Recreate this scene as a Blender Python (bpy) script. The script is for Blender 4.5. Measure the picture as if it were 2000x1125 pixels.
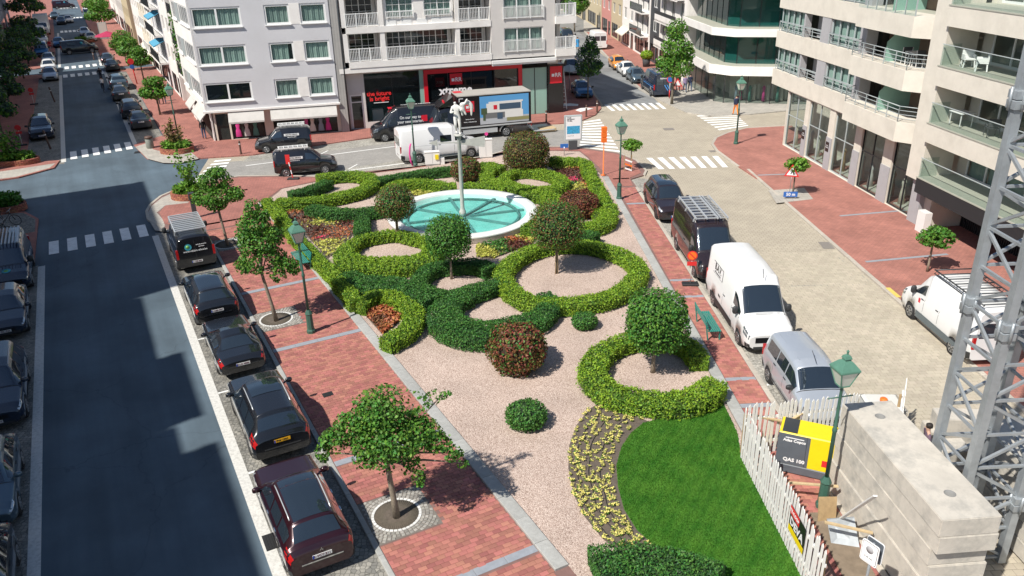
import bpy, bmesh, math, random
import numpy as np
from mathutils import Vector, Matrix, Quaternion
R = math.radians
PI = math.pi
random.seed(7)
rng = np.random.default_rng(11)
for o in list(bpy.data.objects):
    bpy.data.objects.remove(o, do_unlink=True)
S = bpy.context.scene
COL = S.collection

# ------------------------------------------------------------------ camera
FPX, PITCH, ROLL, CAMH = 1558.0, R(24.28), R(1.494), 15.765
_R = Vector((1, 0, 0)); _F = Vector((0, math.cos(PITCH), -math.sin(PITCH))); _D = Vector((0, -math.sin(PITCH), -math.cos(PITCH)))
CR = _R * math.cos(ROLL) + _D * math.sin(ROLL)
CD = -_R * math.sin(ROLL) + _D * math.cos(ROLL)
cam_d = bpy.data.cameras.new('camera'); cam = bpy.data.objects.new('camera', cam_d); COL.objects.link(cam)
mw = Matrix((CR, -CD, -_F)).transposed().to_4x4(); mw.translation = (0, 0, CAMH)
cam.matrix_world = mw
cam_d.sensor_width = 36; cam_d.lens = 36 * FPX / 2000
cam_d.clip_end = 3000; cam_d.clip_start = .2
S.camera = cam

# ------------------------------------------------------------------ light
SUN_AZ, SUN_EL = R(227), R(50)
w = bpy.data.worlds.new('World'); S.world = w; w.use_nodes = True
nt = w.node_tree
bg = nt.nodes['Background']
sky = nt.nodes.new('ShaderNodeTexSky'); sky.sky_type = 'NISHITA'; sky.sun_disc = False
sky.sun_elevation = SUN_EL; sky.sun_rotation = SUN_AZ; sky.air_density = 1.0; sky.dust_density = .6; sky.ozone_density = 1.4
nt.links.new(sky.outputs[0], bg.inputs[0]); bg.inputs[1].default_value = .08
sd = bpy.data.lights.new('sun', 'SUN'); sd.energy = 5.0; sd.angle = R(.9); sd.color = (1, .955, .88)
sun = bpy.data.objects.new('sun', sd); COL.objects.link(sun)
sv = Vector((math.sin(SUN_AZ) * math.cos(SUN_EL), math.cos(SUN_AZ) * math.cos(SUN_EL), math.sin(SUN_EL)))
sun.rotation_euler = (-sv).to_track_quat('-Z', 'Y').to_euler(); sun.location = sv * 60
S.view_settings.view_transform = 'Standard'; S.view_settings.look = 'None'
S.view_settings.exposure = .34; S.view_settings.gamma = 1; S.view_settings.use_curve_mapping = False
S.render.engine = 'CYCLES'
S.cycles.max_bounces = 6; S.cycles.transparent_max_bounces = 12

# ------------------------------------------------------------------ survey: photo pixel (2000 wide) -> world point at height z
def g(u, v, z=0.0):
    d = CR * (u - 1000) + CD * (v - 562.5) + _F * FPX
    t = (z - CAMH) / d.z
    return Vector((d.x * t, d.y * t, z))
AZL, AZR = R(-27.5), R(-2)
DL = Vector((math.sin(AZL), math.cos(AZL), 0)); NL = Vector((math.cos(AZL), -math.sin(AZL), 0))
DR = Vector((math.sin(AZR), math.cos(AZR), 0)); NR = Vector((math.cos(AZR), -math.sin(AZR), 0))
def L(a, b, z=0.0):            # left street frame: a along, b to the right
    p = DL * a + NL * b; p.z = z; return p
def Q(a, b, z=0.0):            # right street frame
    p = DR * a + NR * b; p.z = z; return p
def dirz(v): return math.atan2(v.y, v.x)

# ------------------------------------------------------------------ materials
MATS = {}
def lin(c):
    if isinstance(c, str):
        c = [int(c[i:i + 2], 16) / 255 for i in (0, 2, 4)]
        c = [(x / 12.92 if x <= .04045 else ((x + .055) / 1.055) ** 2.4) for x in c]
    return (c[0], c[1], c[2], 1)
def newmat(name):
    m = bpy.data.materials.new(name); m.use_nodes = True; MATS[name] = m
    return m, m.node_tree, m.node_tree.nodes['Principled BSDF']
def N(t, typ, **kw):
    n = t.nodes.new(typ)
    for k, v in kw.items(): setattr(n, k, v)
    return n
def mat(name, col, rough=.6, metal=0, var=0, vs=3, bump=0, bs=60, coat=0, island=0, spec=.5, trans=0, dirt=0, ds=.6, dcol=None, alpha=1):
    if name in MATS: return MATS[name]
    m, t, b = newmat(name); lk = t.links
    c = lin(col); b.inputs['Base Color'].default_value = c
    b.inputs['Roughness'].default_value = rough; b.inputs['Metallic'].default_value = metal
    b.inputs['Specular IOR Level'].default_value = spec
    if coat: b.inputs['Coat Weight'].default_value = coat; b.inputs['Coat Roughness'].default_value = .04
    src = None
    if var or island or dirt:
        rgb = N(t, 'ShaderNodeRGB'); rgb.outputs[0].default_value = c; src = rgb.outputs[0]
    tc = N(t, 'ShaderNodeTexCoord')
    if var:
        nz = N(t, 'ShaderNodeTexNoise'); nz.inputs['Scale'].default_value = vs; nz.inputs['Detail'].default_value = 6; nz.inputs['Roughness'].default_value = .65
        lk.new(tc.outputs['Object'], nz.inputs[0])
        mr = N(t, 'ShaderNodeMapRange'); mr.inputs[1].default_value = .25; mr.inputs[2].default_value = .75; mr.inputs[3].default_value = 1 - var; mr.inputs[4].default_value = 1 + var
        lk.new(nz.outputs[0], mr.inputs[0])
        h = N(t, 'ShaderNodeHueSaturation'); lk.new(mr.outputs[0], h.inputs['Value']); lk.new(src, h.inputs['Color']); src = h.outputs[0]
    if island:
        ge = N(t, 'ShaderNodeNewGeometry'); oi = N(t, 'ShaderNodeObjectInfo')
        ad = N(t, 'ShaderNodeMath', operation='ADD'); lk.new(ge.outputs['Random Per Island'], ad.inputs[0]); lk.new(oi.outputs['Random'], ad.inputs[1])
        fr = N(t, 'ShaderNodeMath', operation='FRACT'); lk.new(ad.outputs[0], fr.inputs[0])
        mr = N(t, 'ShaderNodeMapRange'); mr.inputs[3].default_value = 1 - island; mr.inputs[4].default_value = 1 + island; lk.new(fr.outputs[0], mr.inputs[0])
        m2 = N(t, 'ShaderNodeMath', operation='MULTIPLY'); m2.inputs[1].default_value = 7.31; lk.new(fr.outputs[0], m2.inputs[0])
        f2 = N(t, 'ShaderNodeMath', operation='FRACT'); lk.new(m2.outputs[0], f2.inputs[0])
        mh = N(t, 'ShaderNodeMapRange'); mh.inputs[3].default_value = .5 - island * .05; mh.inputs[4].default_value = .5 + island * .05; lk.new(f2.outputs[0], mh.inputs[0])
        h = N(t, 'ShaderNodeHueSaturation'); lk.new(mr.outputs[0], h.inputs['Value']); lk.new(mh.outputs[0], h.inputs['Hue']); lk.new(src, h.inputs['Color']); src = h.outputs[0]
    if dirt:
        nz = N(t, 'ShaderNodeTexNoise'); nz.inputs['Scale'].default_value = ds; nz.inputs['Detail'].default_value = 8; nz.inputs['Roughness'].default_value = .7
        lk.new(tc.outputs['Object'], nz.inputs[0])
        mr = N(t, 'ShaderNodeMapRange'); mr.inputs[1].default_value = .45; mr.inputs[2].default_value = .7; mr.inputs[4].default_value = dirt; lk.new(nz.outputs[0], mr.inputs[0])
        mx = N(t, 'ShaderNodeMix', data_type='RGBA'); lk.new(mr.outputs[0], mx.inputs[0]); lk.new(src, mx.inputs[6])
        mx.inputs[7].default_value = lin(dcol) if dcol else (c[0] * .45, c[1] * .43, c[2] * .4, 1); src = mx.outputs[2]
    if src is not None: lk.new(src, b.inputs['Base Color'])
    if bump:
        nz = N(t, 'ShaderNodeTexNoise'); nz.inputs['Scale'].default_value = bs; nz.inputs['Detail'].default_value = 4
        lk.new(tc.outputs['Object'], nz.inputs[0])
        bp = N(t, 'ShaderNodeBump'); bp.inputs['Strength'].default_value = bump; bp.inputs['Distance'].default_value = .02
        lk.new(nz.outputs[0], bp.inputs['Height']); lk.new(bp.outputs[0], b.inputs['Normal'])
    if trans:
        tr = N(t, 'ShaderNodeBsdfTranslucent'); 
        if src is not None: lk.new(src, tr.inputs[0])
        else: tr.inputs[0].default_value = c
        ms = N(t, 'ShaderNodeMixShader'); ms.inputs[0].default_value = trans
        lk.new(b.outputs[0], ms.inputs[1]); lk.new(tr.outputs[0], ms.inputs[2]); lk.new(ms.outputs[0], t.nodes['Material Output'].inputs[0])
    return m
def glassmat(name, col, op, rough=.03, refl=.5, tint=(.86, .95, .93, 1)):
    """architectural pane: part see-through, part tinted mirror"""
    m, t, b = newmat(name); lk = t.links
    b.inputs['Base Color'].default_value = lin(col); b.inputs['Roughness'].default_value = rough; b.inputs['Specular IOR Level'].default_value = refl
    b.inputs['Coat Weight'].default_value = .6; b.inputs['Coat Roughness'].default_value = .02
    tr = N(t, 'ShaderNodeBsdfTransparent'); tr.inputs[0].default_value = tint
    ms = N(t, 'ShaderNodeMixShader'); ms.inputs[0].default_value = op
    lk.new(tr.outputs[0], ms.inputs[1]); lk.new(b.outputs[0], ms.inputs[2]); lk.new(ms.outputs[0], t.nodes['Material Output'].inputs[0])
    return m
def pavmat(name, c1, c2, cm, bw, bh, rot, mortar=.012, var=.2, rough=.85, patch=.25, bump=.5):
    """running-bond paving in world metres"""
    m, t, b = newmat(name); lk = t.links
    tc = N(t, 'ShaderNodeTexCoord'); mp = N(t, 'ShaderNodeMapping'); mp.inputs['Rotation'].default_value = (0, 0, rot)
    lk.new(tc.outputs['Object'], mp.inputs[0])
    br = N(t, 'ShaderNodeTexBrick'); br.inputs['Scale'].default_value = 1; br.inputs['Brick Width'].default_value = bw; br.inputs['Row Height'].default_value = bh
    br.inputs['Mortar Size'].default_value = mortar; br.inputs['Mortar Smooth'].default_value = .2; br.inputs['Bias'].default_value = 0
    br.inputs['Color1'].default_value = lin(c1); br.inputs['Color2'].default_value = lin(c2); br.inputs['Mortar'].default_value = lin(cm)
    lk.new(mp.outputs[0], br.inputs[0])
    nz = N(t, 'ShaderNodeTexNoise'); nz.inputs['Scale'].default_value = .55; nz.inputs['Detail'].default_value = 9; nz.inputs['Roughness'].default_value = .7
    lk.new(tc.outputs['Object'], nz.inputs[0])
    mr = N(t, 'ShaderNodeMapRange'); mr.inputs[1].default_value = .3; mr.inputs[2].default_value = .7; mr.inputs[3].default_value = 1 - patch; mr.inputs[4].default_value = 1 + patch
    lk.new(nz.outputs[0], mr.inputs[0])
    h = N(t, 'ShaderNodeHueSaturation'); lk.new(mr.outputs[0], h.inputs['Value']); lk.new(br.outputs[0], h.inputs['Color'])
    lk.new(h.outputs[0], b.inputs['Base Color']); b.inputs['Roughness'].default_value = rough
    bp = N(t, 'ShaderNodeBump'); bp.inputs['Strength'].default_value = bump; bp.inputs['Distance'].default_value = .008; bp.invert = True
    lk.new(br.outputs['Fac'], bp.inputs['Height']); lk.new(bp.outputs[0], b.inputs['Normal'])
    return m
def settmat(name, c1, c2, cm, scale, rough=.8):
    m, t, b = newmat(name); lk = t.links
    tc = N(t, 'ShaderNodeTexCoord')
    vo = N(t, 'ShaderNodeTexVoronoi'); vo.inputs['Scale'].default_value = scale; vo.inputs['Randomness'].default_value = .55; lk.new(tc.outputs['Object'], vo.inputs[0])
    v2 = N(t, 'ShaderNodeTexVoronoi', feature='DISTANCE_TO_EDGE'); v2.inputs['Scale'].default_value = scale; v2.inputs['Randomness'].default_value = .55; lk.new(tc.outputs['Object'], v2.inputs[0])
    sp = N(t, 'ShaderNodeSeparateColor'); lk.new(vo.outputs['Color'], sp.inputs[0])
    mx = N(t, 'ShaderNodeMix', data_type='RGBA'); mx.inputs[6].default_value = lin(c1); mx.inputs[7].default_value = lin(c2); lk.new(sp.outputs[0], mx.inputs[0])
    mr = N(t, 'ShaderNodeMapRange'); mr.inputs[2].default_value = .09; lk.new(v2.outputs['Distance'], mr.inputs[0])
    m2 = N(t, 'ShaderNodeMix', data_type='RGBA'); m2.inputs[6].default_value = lin(cm); lk.new(mr.outputs[0], m2.inputs[0]); lk.new(mx.outputs[2], m2.inputs[7])
    nz = N(t, 'ShaderNodeTexNoise'); nz.inputs['Scale'].default_value = .8; nz.inputs['Detail'].default_value = 8; lk.new(tc.outputs['Object'], nz.inputs[0])
    m3 = N(t, 'ShaderNodeMapRange'); m3.inputs[1].default_value = .3; m3.inputs[2].default_value = .7; m3.inputs[3].default_value = .75; m3.inputs[4].default_value = 1.2; lk.new(nz.outputs[0], m3.inputs[0])
    h = N(t, 'ShaderNodeHueSaturation'); lk.new(m3.outputs[0], h.inputs['Value']); lk.new(m2.outputs[2], h.inputs['Color'])
    lk.new(h.outputs[0], b.inputs['Base Color']); b.inputs['Roughness'].default_value = rough
    bp = N(t, 'ShaderNodeBump'); bp.inputs['Strength'].default_value = .6; bp.inputs['Distance'].default_value = .01; lk.new(mr.outputs[0], bp.inputs['Height']); lk.new(bp.outputs[0], b.inputs['Normal'])
    return m

def T(n): return MATS[n] if isinstance(n, str) else n

# ------------------------------------------------------------------ mesh + object helpers
class MB:
    """collects faces; .build() links ONE mesh object"""
    def __init__(s): s.v = []; s.f = []; s.m = []; s.sm = []
    def add(s, vs, fs, mi=0, sm=False):
        o = len(s.v); s.v += [tuple(v) for v in vs]
        for f in fs: s.f.append(tuple(i + o for i in f)); s.m.append(mi); s.sm.append(sm)
        return s
    def box(s, x0, x1, y0, y1, z0, z1, mi=0):
        v = [(x0, y0, z0), (x1, y0, z0), (x1, y1, z0), (x0, y1, z0), (x0, y0, z1), (x1, y0, z1), (x1, y1, z1), (x0, y1, z1)]
        return s.add(v, [(0, 3, 2, 1), (4, 5, 6, 7), (0, 1, 5, 4), (1, 2, 6, 5), (2, 3, 7, 6), (3, 0, 4, 7)], mi)
    def bbox(s, x0, x1, y0, y1, z0, z1, c=.01, mi=0):
        """box with chamfered top edges"""
        v = [(x0, y0, z0), (x1, y0, z0), (x1, y1, z0), (x0, y1, z0), (x0, y0, z1 - c), (x1, y0, z1 - c), (x1, y1, z1 - c), (x0, y1, z1 - c),
             (x0 + c, y0 + c, z1), (x1 - c, y0 + c, z1), (x1 - c, y1 - c, z1), (x0 + c, y1 - c, z1)]
        return s.add(v, [(0, 3, 2, 1), (8, 9, 10, 11), (0, 1, 5, 4), (1, 2, 6, 5), (2, 3, 7, 6), (3, 0, 4, 7), (4, 5, 9, 8), (5, 6, 10, 9), (6, 7, 11, 10), (7, 4, 8, 11)], mi)
    def bar(s, p, q, wd, ht=None, mi=0, up=(0, 0, 1)):
        p = Vector(p); q = Vector(q); ht = ht or wd
        d = (q - p).normalized(); u = Vector(up)
        if abs(d.dot(u)) > .98: u = Vector((1, 0, 0))
        a = d.cross(u).normalized() * wd / 2; b = a.cross(d).normalized() * ht / 2
        v = [p - a - b, p + a - b, p + a + b, p - a + b, q - a - b, q + a - b, q + a + b, q - a + b]
        return s.add(v, [(0, 1, 2, 3), (7, 6, 5, 4), (0, 4, 5, 1), (1, 5, 6, 2), (2, 6, 7, 3), (3, 7, 4, 0)], mi)
    def tube(s, pts, r, n=8, mi=0, cap=True, sm=True):
        pts = [Vector(p) for p in pts]; rr = r if hasattr(r, '__len__') else [r] * len(pts)
        o = len(s.v); prev = None
        for i, p in enumerate(pts):
            d = (pts[min(i + 1, len(pts) - 1)] - pts[max(i - 1, 0)]).normalized()
            if prev is None: u = Vector((0, 0, 1)) if abs(d.z) < .9 else Vector((1, 0, 0)); a = d.cross(u).normalized()
            else: a = (prev - d * prev.dot(d)).normalized()
            prev = a; b = d.cross(a)
            for k in range(n):
                t = 2 * PI * k / n; s.v.append(tuple(p + (a * math.cos(t) + b * math.sin(t)) * rr[i]))
        for i in range(len(pts) - 1):
            for k in range(n):
                s.f.append((o + i * n + k, o + i * n + (k + 1) % n, o + (i + 1) * n + (k + 1) % n, o + (i + 1) * n + k)); s.m.append(mi); s.sm.append(sm)
        if cap:
            s.f.append(tuple(o + k for k in range(n))[::-1]); s.m.append(mi); s.sm.append(False)
            s.f.append(tuple(o + (len(pts) - 1) * n + k for k in range(n))); s.m.append(mi); s.sm.append(False)
        return s
    def lathe(s, prof, n=16, c=(0, 0, 0), mi=0, sm=True, axis='z', cap=True):
        o = len(s.v)
        for r, z in prof:
            for k in range(n):
                t = 2 * PI * k / n; x, y = r * math.cos(t), r * math.sin(t)
                p = (x, y, z) if axis == 'z' else ((x, z, y) if axis == 'y' else (z, x, y))
                s.v.append((p[0] + c[0], p[1] + c[1], p[2] + c[2]))
        fl = axis == 'y'
        for i in range(len(prof) - 1):
            for k in range(n):
                f = (o + i * n + k, o + i * n + (k + 1) % n, o + (i + 1) * n + (k + 1) % n, o + (i + 1) * n + k)
                s.f.append(f[::-1] if fl else f); s.m.append(mi); s.sm.append(sm)
        for i, rev in ((0, True), (len(prof) - 1, False)):
            if cap and prof[i][0] > 1e-4:
                f = tuple(o + i * n + k for k in range(n)); s.f.append(f[::-1] if rev != fl else f); s.m.append(mi); s.sm.append(False)
        return s
    def prism(s, poly, z0, z1, mi=0, mside=None, top=True, bottom=False):
        """vertical prism of a counter-clockwise xy polygon"""
        poly = [(p[0], p[1]) for p in poly]
        ar = sum(poly[i][0] * poly[(i + 1) % len(poly)][1] - poly[(i + 1) % len(poly)][0] * poly[i][1] for i in range(len(poly)))
        if ar < 0: poly = poly[::-1]
        n = len(poly); o = len(s.v)
        s.v += [(x, y, z0) for x, y in poly] + [(x, y, z1) for x, y in poly]
        ms = mi if mside is None else mside
        for i in range(n):
            s.f.append((o + i, o + (i + 1) % n, o + n + (i + 1) % n, o + n + i)); s.m.append(ms); s.sm.append(False)
        if top: s.f.append(tuple(o + n + i for i in range(n))); s.m.append(mi); s.sm.append(False)
        if bottom: s.f.append(tuple(o + i for i in range(n))[::-1]); s.m.append(mi); s.sm.append(False)
        return s
    def mesh(s, name, mats):
        me = bpy.data.meshes.new(name); me.from_pydata(s.v, [], s.f)
        for m in (mats if isinstance(mats, (list, tuple)) else [mats]): me.materials.append(T(m))
        if s.f:
            me.polygons.foreach_set('material_index', s.m); me.polygons.foreach_set('use_smooth', s.sm)
        me.update(); return me
    def build(s, name, mats, parent=None, loc=None, rz=0):
        return link(name, s.mesh(name, mats), parent, loc, rz)
def link(name, data, parent=None, loc=None, rz=0):
    o = bpy.data.objects.new(name, data); COL.objects.link(o)
    if parent: o.parent = parent
    if loc is not None: o.location = loc
    if rz: o.rotation_euler = (0, 0, rz)
    return o
def tag(o, label, cat, group=None):
    o['label'] = label; o['category'] = cat
    if group: o['group'] = group
    return o
def thing(name, label, cat, loc=(0, 0, 0), rz=0, group=None):
    return tag(link(name, None, None, loc, rz), label, cat, group)
def struct(name, mb, mats, parent=None):
    o = mb.build(name, mats, parent)
    if parent is None: o['kind'] = 'structure'
    return o
def kids(o): return [c for c in bpy.data.objects if c.parent == o]
CH = {}
def copy_tree(o, label=None, loc=None, rz=None, group=None, swap=None, parent=None, children=None):
    c = o.copy(); COL.objects.link(c); c.parent = parent
    if label: c['label'] = label
    if group: c['group'] = group
    if loc is not None: c.location = loc
    if rz is not None: c.rotation_euler = (0, 0, rz)
    if swap and c.type == 'MESH':
        for i, sl in enumerate(c.material_slots):
            if sl.material and sl.material.name in swap:
                nm = swap[sl.material.name]; sl.link = 'OBJECT'; sl.material = T(nm)
    for k in o.children: copy_tree(k, swap=swap, parent=c)
    return c
def leafmesh(name, P, Nn, size, mats, aspect=1.5, jit=.35, mi=None):
    """P: (n,3) centres, Nn: (n,3) facing, size: (n,) - folded leaf of two triangles each"""
    n = len(P); Nn = Nn + rng.normal(size=(n, 3)) * jit; Nn /= np.linalg.norm(Nn, axis=1)[:, None] + 1e-9
    r = rng.normal(size=(n, 3)); U = np.cross(Nn, r); U /= np.linalg.norm(U, axis=1)[:, None] + 1e-9; V = np.cross(Nn, U)
    sz = size[:, None]
    a = P - U * sz * aspect * .5; c = P + U * sz * aspect * .5; b = P + V * sz * .5 + Nn * sz * .12; d = P - V * sz * .5 + Nn * sz * .12
    v = np.stack([a, b, c, d], 1).reshape(-1, 3)
    idx = np.arange(n)[:, None] * 4
    f = np.concatenate([idx + [0, 1, 2], idx + [0, 2, 3]], 1).reshape(-1)
    me = bpy.data.meshes.new(name); nf = 2 * n
    me.vertices.add(4 * n); me.vertices.foreach_set('co', v.reshape(-1))
    me.loops.add(3 * nf); me.loops.foreach_set('vertex_index', f.astype(np.int32))
    me.polygons.add(nf); me.polygons.foreach_set('loop_start', np.arange(nf, dtype=np.int32) * 3); me.polygons.foreach_set('loop_total', np.full(nf, 3, np.int32))
    for m in mats: me.materials.append(T(m))
    if mi is not None: me.polygons.foreach_set('material_index', np.repeat(mi, 2).astype(np.int32))
    me.update(calc_edges=True); return me
_txt = {}
def text(body, size, m, parent, loc, rot, name='lettering', align='CENTER', bold=0, ext=.002, sx=1):
    cu = bpy.data.curves.new('t', 'FONT'); cu.body = body; cu.size = size; cu.align_x = align; cu.align_y = 'CENTER'; cu.extrude = ext; cu.offset = bold
    cu.resolution_u = 2
    to = bpy.data.objects.new('t', cu); COL.objects.link(to)
    me = bpy.data.meshes.new_from_object(to); bpy.data.objects.remove(to); bpy.data.curves.remove(cu)
    me.materials.clear(); me.materials.append(T(m))
    o = link(name, me, parent, loc); o.rotation_euler = rot; o.scale = (sx, 1, 1); return o
# ================================================================== materials
def asphalt(name, c, lo=.75, hi=1.25):
    m, t, b = newmat(name); lk = t.links
    tc = N(t, 'ShaderNodeTexCoord'); mp = N(t, 'ShaderNodeMapping'); mp.inputs['Rotation'].default_value = (0, 0, AZL); lk.new(tc.outputs['Object'], mp.inputs[0])
    def noise(sc, det=8, src=tc.outputs['Object'], ro=.6):
        n = N(t, 'ShaderNodeTexNoise'); n.inputs['Scale'].default_value = sc; n.inputs['Detail'].default_value = det; n.inputs['Roughness'].default_value = ro; lk.new(src, n.inputs[0]); return n.outputs[0]
    def rng_(src, a0, a1, b0, b1):
        q = N(t, 'ShaderNodeMapRange'); q.inputs[1].default_value = a0; q.inputs[2].default_value = a1; q.inputs[3].default_value = b0; q.inputs[4].default_value = b1; lk.new(src, q.inputs[0]); return q.outputs[0]
    def mul(x, y): q = N(t, 'ShaderNodeMath', operation='MULTIPLY'); lk.new(x, q.inputs[0]); lk.new(y, q.inputs[1]); return q.outputs[0]
    ms = N(t, 'ShaderNodeMapping'); ms.inputs['Scale'].default_value = (1.1, .05, 1); lk.new(mp.outputs[0], ms.inputs[0])
    fine = noise(45, 4); v = mul(rng_(noise(.22), .3, .7, lo, hi), rng_(fine, .3, .7, .82, 1.18)); v = mul(v, rng_(noise(1.0, 6, ms.outputs[0]), .35, .65, .86, 1.12)); v = mul(v, rng_(noise(2.3, 10, ro=.75), .62, .75, 1, .8))
    vo = N(t, 'ShaderNodeTexVoronoi', feature='DISTANCE_TO_EDGE'); vo.inputs['Scale'].default_value = .16; w2 = N(t, 'ShaderNodeVectorMath', operation='ADD'); n3 = N(t, 'ShaderNodeTexNoise'); n3.inputs['Scale'].default_value = 1.2; n3.inputs['Detail'].default_value = 6; lk.new(tc.outputs['Object'], n3.inputs[0]); lk.new(tc.outputs['Object'], w2.inputs[0]); lk.new(n3.outputs['Color'], w2.inputs[1]); lk.new(w2.outputs[0], vo.inputs[0])
    v = mul(v, rng_(vo.outputs['Distance'], .0, .004, .72, 1))
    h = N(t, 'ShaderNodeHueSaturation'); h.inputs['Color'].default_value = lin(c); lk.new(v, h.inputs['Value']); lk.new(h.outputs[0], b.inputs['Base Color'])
    b.inputs['Roughness'].default_value = .8
    bp = N(t, 'ShaderNodeBump'); bp.inputs['Strength'].default_value = .4; bp.inputs['Distance'].default_value = .01; lk.new(fine, bp.inputs['Height']); lk.new(bp.outputs[0], b.inputs['Normal'])
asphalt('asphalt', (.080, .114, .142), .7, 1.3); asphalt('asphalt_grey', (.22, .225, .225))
mat('ground_grey', (.2, .2, .19), .9, var=.2, vs=.3)
pavmat('paver_red', (.38, .15, .118), (.31, .125, .10), (.20, .10, .085), .24, .16, -AZL, .012)
pavmat('paver_red_r', (.40, .168, .13), (.33, .14, .112), (.24, .12, .095), .24, .16, -AZR, .012)
pavmat('paver_pale', (.42, .372, .29), (.385, .34, .268), (.235, .20, .155), .30, .22, -AZR, .012, patch=.13)
pavmat('paver_grey', (.33, .315, .29), (.27, .26, .24), (.2, .19, .18), .22, .11, -R(13), .01, patch=.12)
pavmat('slab_pale', (.42, .39, .34), (.36, .34, .30), (.25, .23, .21), .4, .4, -AZR, .012, patch=.15)
settmat('setts', (.30, .285, .25), (.17, .165, .15), (.07, .07, .06), 7.5)
settmat('setts_pale', (.42, .40, .35), (.27, .26, .23), (.13, .12, .10), 7.5)
mat('brick_red', (.36, .142, .112), .85, island=.22, var=.15, vs=1.5, bump=.2, bs=90)
mat('block_pale', (.42, .372, .29), .85, island=.09, var=.1, vs=.6, bump=.2, bs=60)
mat('sett_stone', (.30, .285, .255), .8, island=.3, bump=.3, bs=50)
mat('sett_white', (.66, .65, .62), .7, island=.1)
mat('joint', (.20, .115, .10), .95, var=.2)
mat('joint_pale', (.17, .15, .13), .95, var=.2)
mat('kerb_stone', (.36, .36, .34), .75, var=.18, vs=6, island=.1, bump=.25, bs=40, dirt=.4)
mat('kerb_pale', (.44, .40, .34), .8, var=.18, vs=6, island=.1, bump=.25, bs=40, dirt=.3)
mat('band_blue', (.27, .29, .32), .7, var=.15, vs=5)
mat('paint', (.85, .85, .82), .65, var=.08, vs=8, dirt=.35, ds=2.2, dcol=(.3, .3, .29))
mat('paint_setts', (.62, .61, .57), .7, dirt=.55, ds=9, dcol=(.26, .25, .23), bump=.5, bs=25)
mat('paint_yellow', (.65, .5, .12), .7, dirt=.3)
mat('soil', (.115, .092, .072), .95, var=.35, vs=9, bump=.9, bs=35)
mat('grate', (.10, .085, .06), .8, var=.3, vs=20)
mat('iron', (.05, .05, .05), .6, metal=.6)
mat('drain_stone', (.22, .2, .18), .8)
def gravel():
    m, t, b = newmat('gravel'); lk = t.links
    tc = N(t, 'ShaderNodeTexCoord')
    vo = N(t, 'ShaderNodeTexVoronoi'); vo.inputs['Scale'].default_value = 40; lk.new(tc.outputs['Object'], vo.inputs[0])
    sp = N(t, 'ShaderNodeSeparateColor'); lk.new(vo.outputs['Color'], sp.inputs[0])
    cr = N(t, 'ShaderNodeValToRGB'); e = cr.color_ramp.elements
    e[0].position = 0; e[0].color = (.28, .195, .155, 1); e[1].position = 1; e[1].color = (.64, .53, .45, 1)
    x = e.new(.45); x.color = (.47, .36, .30, 1); x = e.new(.75); x.color = (.55, .43, .365, 1)
    lk.new(sp.outputs[0], cr.inputs[0])
    nz = N(t, 'ShaderNodeTexNoise'); nz.inputs['Scale'].default_value = .5; nz.inputs['Detail'].default_value = 8; lk.new(tc.outputs['Object'], nz.inputs[0])
    mr = N(t, 'ShaderNodeMapRange'); mr.inputs[1].default_value = .3; mr.inputs[2].default_value = .7; mr.inputs[3].default_value = .88; mr.inputs[4].default_value = 1.1; lk.new(nz.outputs[0], mr.inputs[0])
    h = N(t, 'ShaderNodeHueSaturation'); lk.new(mr.outputs[0], h.inputs['Value']); lk.new(cr.outputs[0], h.inputs['Color']); lk.new(h.outputs[0], b.inputs['Base Color'])
    b.inputs['Roughness'].default_value = .95
    bp = N(t, 'ShaderNodeBump'); bp.inputs['Strength'].default_value = .8; bp.inputs['Distance'].default_value = .02; lk.new(vo.outputs['Distance'], bp.inputs['Height']); bp.invert = True; lk.new(bp.outputs[0], b.inputs['Normal'])
gravel()
# generic
mat('white_paint', (.74, .73, .70), .5, var=.05, vs=2, dirt=.15, ds=1)
mat('white_gloss', (.78, .78, .76), .3)
mat('black_gloss', (.012, .012, .014), .2)
mat('black_matt', (.02, .02, .022), .7)
mat('dark_metal', (.05, .055, .06), .45, metal=.3)
mat('steel', (.45, .46, .47), .35, metal=.9)
mat('galv', (.40, .43, .45), .5, metal=.55, var=.2, vs=2, dirt=.35, ds=1.5, dcol=(.25, .26, .27))
mat('green_iron', (.045, .115, .085), .45, var=.12, vs=4, dirt=.2, ds=2)
mat('green_lamp', (.085, .20, .145), .5, var=.15, vs=4)
mat('wood', (.36, .25, .13), .7, var=.2, vs=6)
mat('wood_pale', (.50, .38, .22), .7, var=.2, vs=6)
mat('bark', (.16, .135, .10), .9, var=.3, vs=12, bump=.8, bs=30)
mat('bark_light', (.24, .20, .15), .9, var=.3, vs=12, bump=.8, bs=30)
mat('red_sign', (.62, .03, .03), .4); mat('blue_sign', (.03, .13, .42), .4); mat('orange', (.85, .17, .02), .45); mat('white_sign', (.8, .8, .8), .4)
mat('yellow', (.78, .60, .01), .4, dirt=.12, ds=2)

# ================================================================== ground
def sheet(name, pts, z, m, parent=None):
    mb = MB(); pts = [(p[0], p[1]) for p in pts]
    ar = sum(pts[i][0] * pts[(i + 1) % len(pts)][1] - pts[(i + 1) % len(pts)][0] * pts[i][1] for i in range(len(pts)))
    if ar < 0: pts = pts[::-1]
    mb.add([(x, y, z) for x, y in pts], [tuple(range(len(pts)))])
    return struct(name, mb, m, parent)
def G2(*uv, z=0): return [g(u, v, z) for u, v in uv]
def slab(name, pts, m, z0=-.05, z1=.1): return struct(name, MB().prism(pts, z0, z1), m)
def proj(p):
    d = Vector(p) - Vector((0, 0, CAMH)); wz = d.dot(_F)
    return 1000 + FPX * d.dot(CR) / wz, 562.5 + FPX * d.dot(CD) / wz, wz
def inframe(p, m=30):
    u, v, wz = proj(p); return wz > 0 and -m < u < 2000 + m and -m < v < 1125 + m

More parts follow.
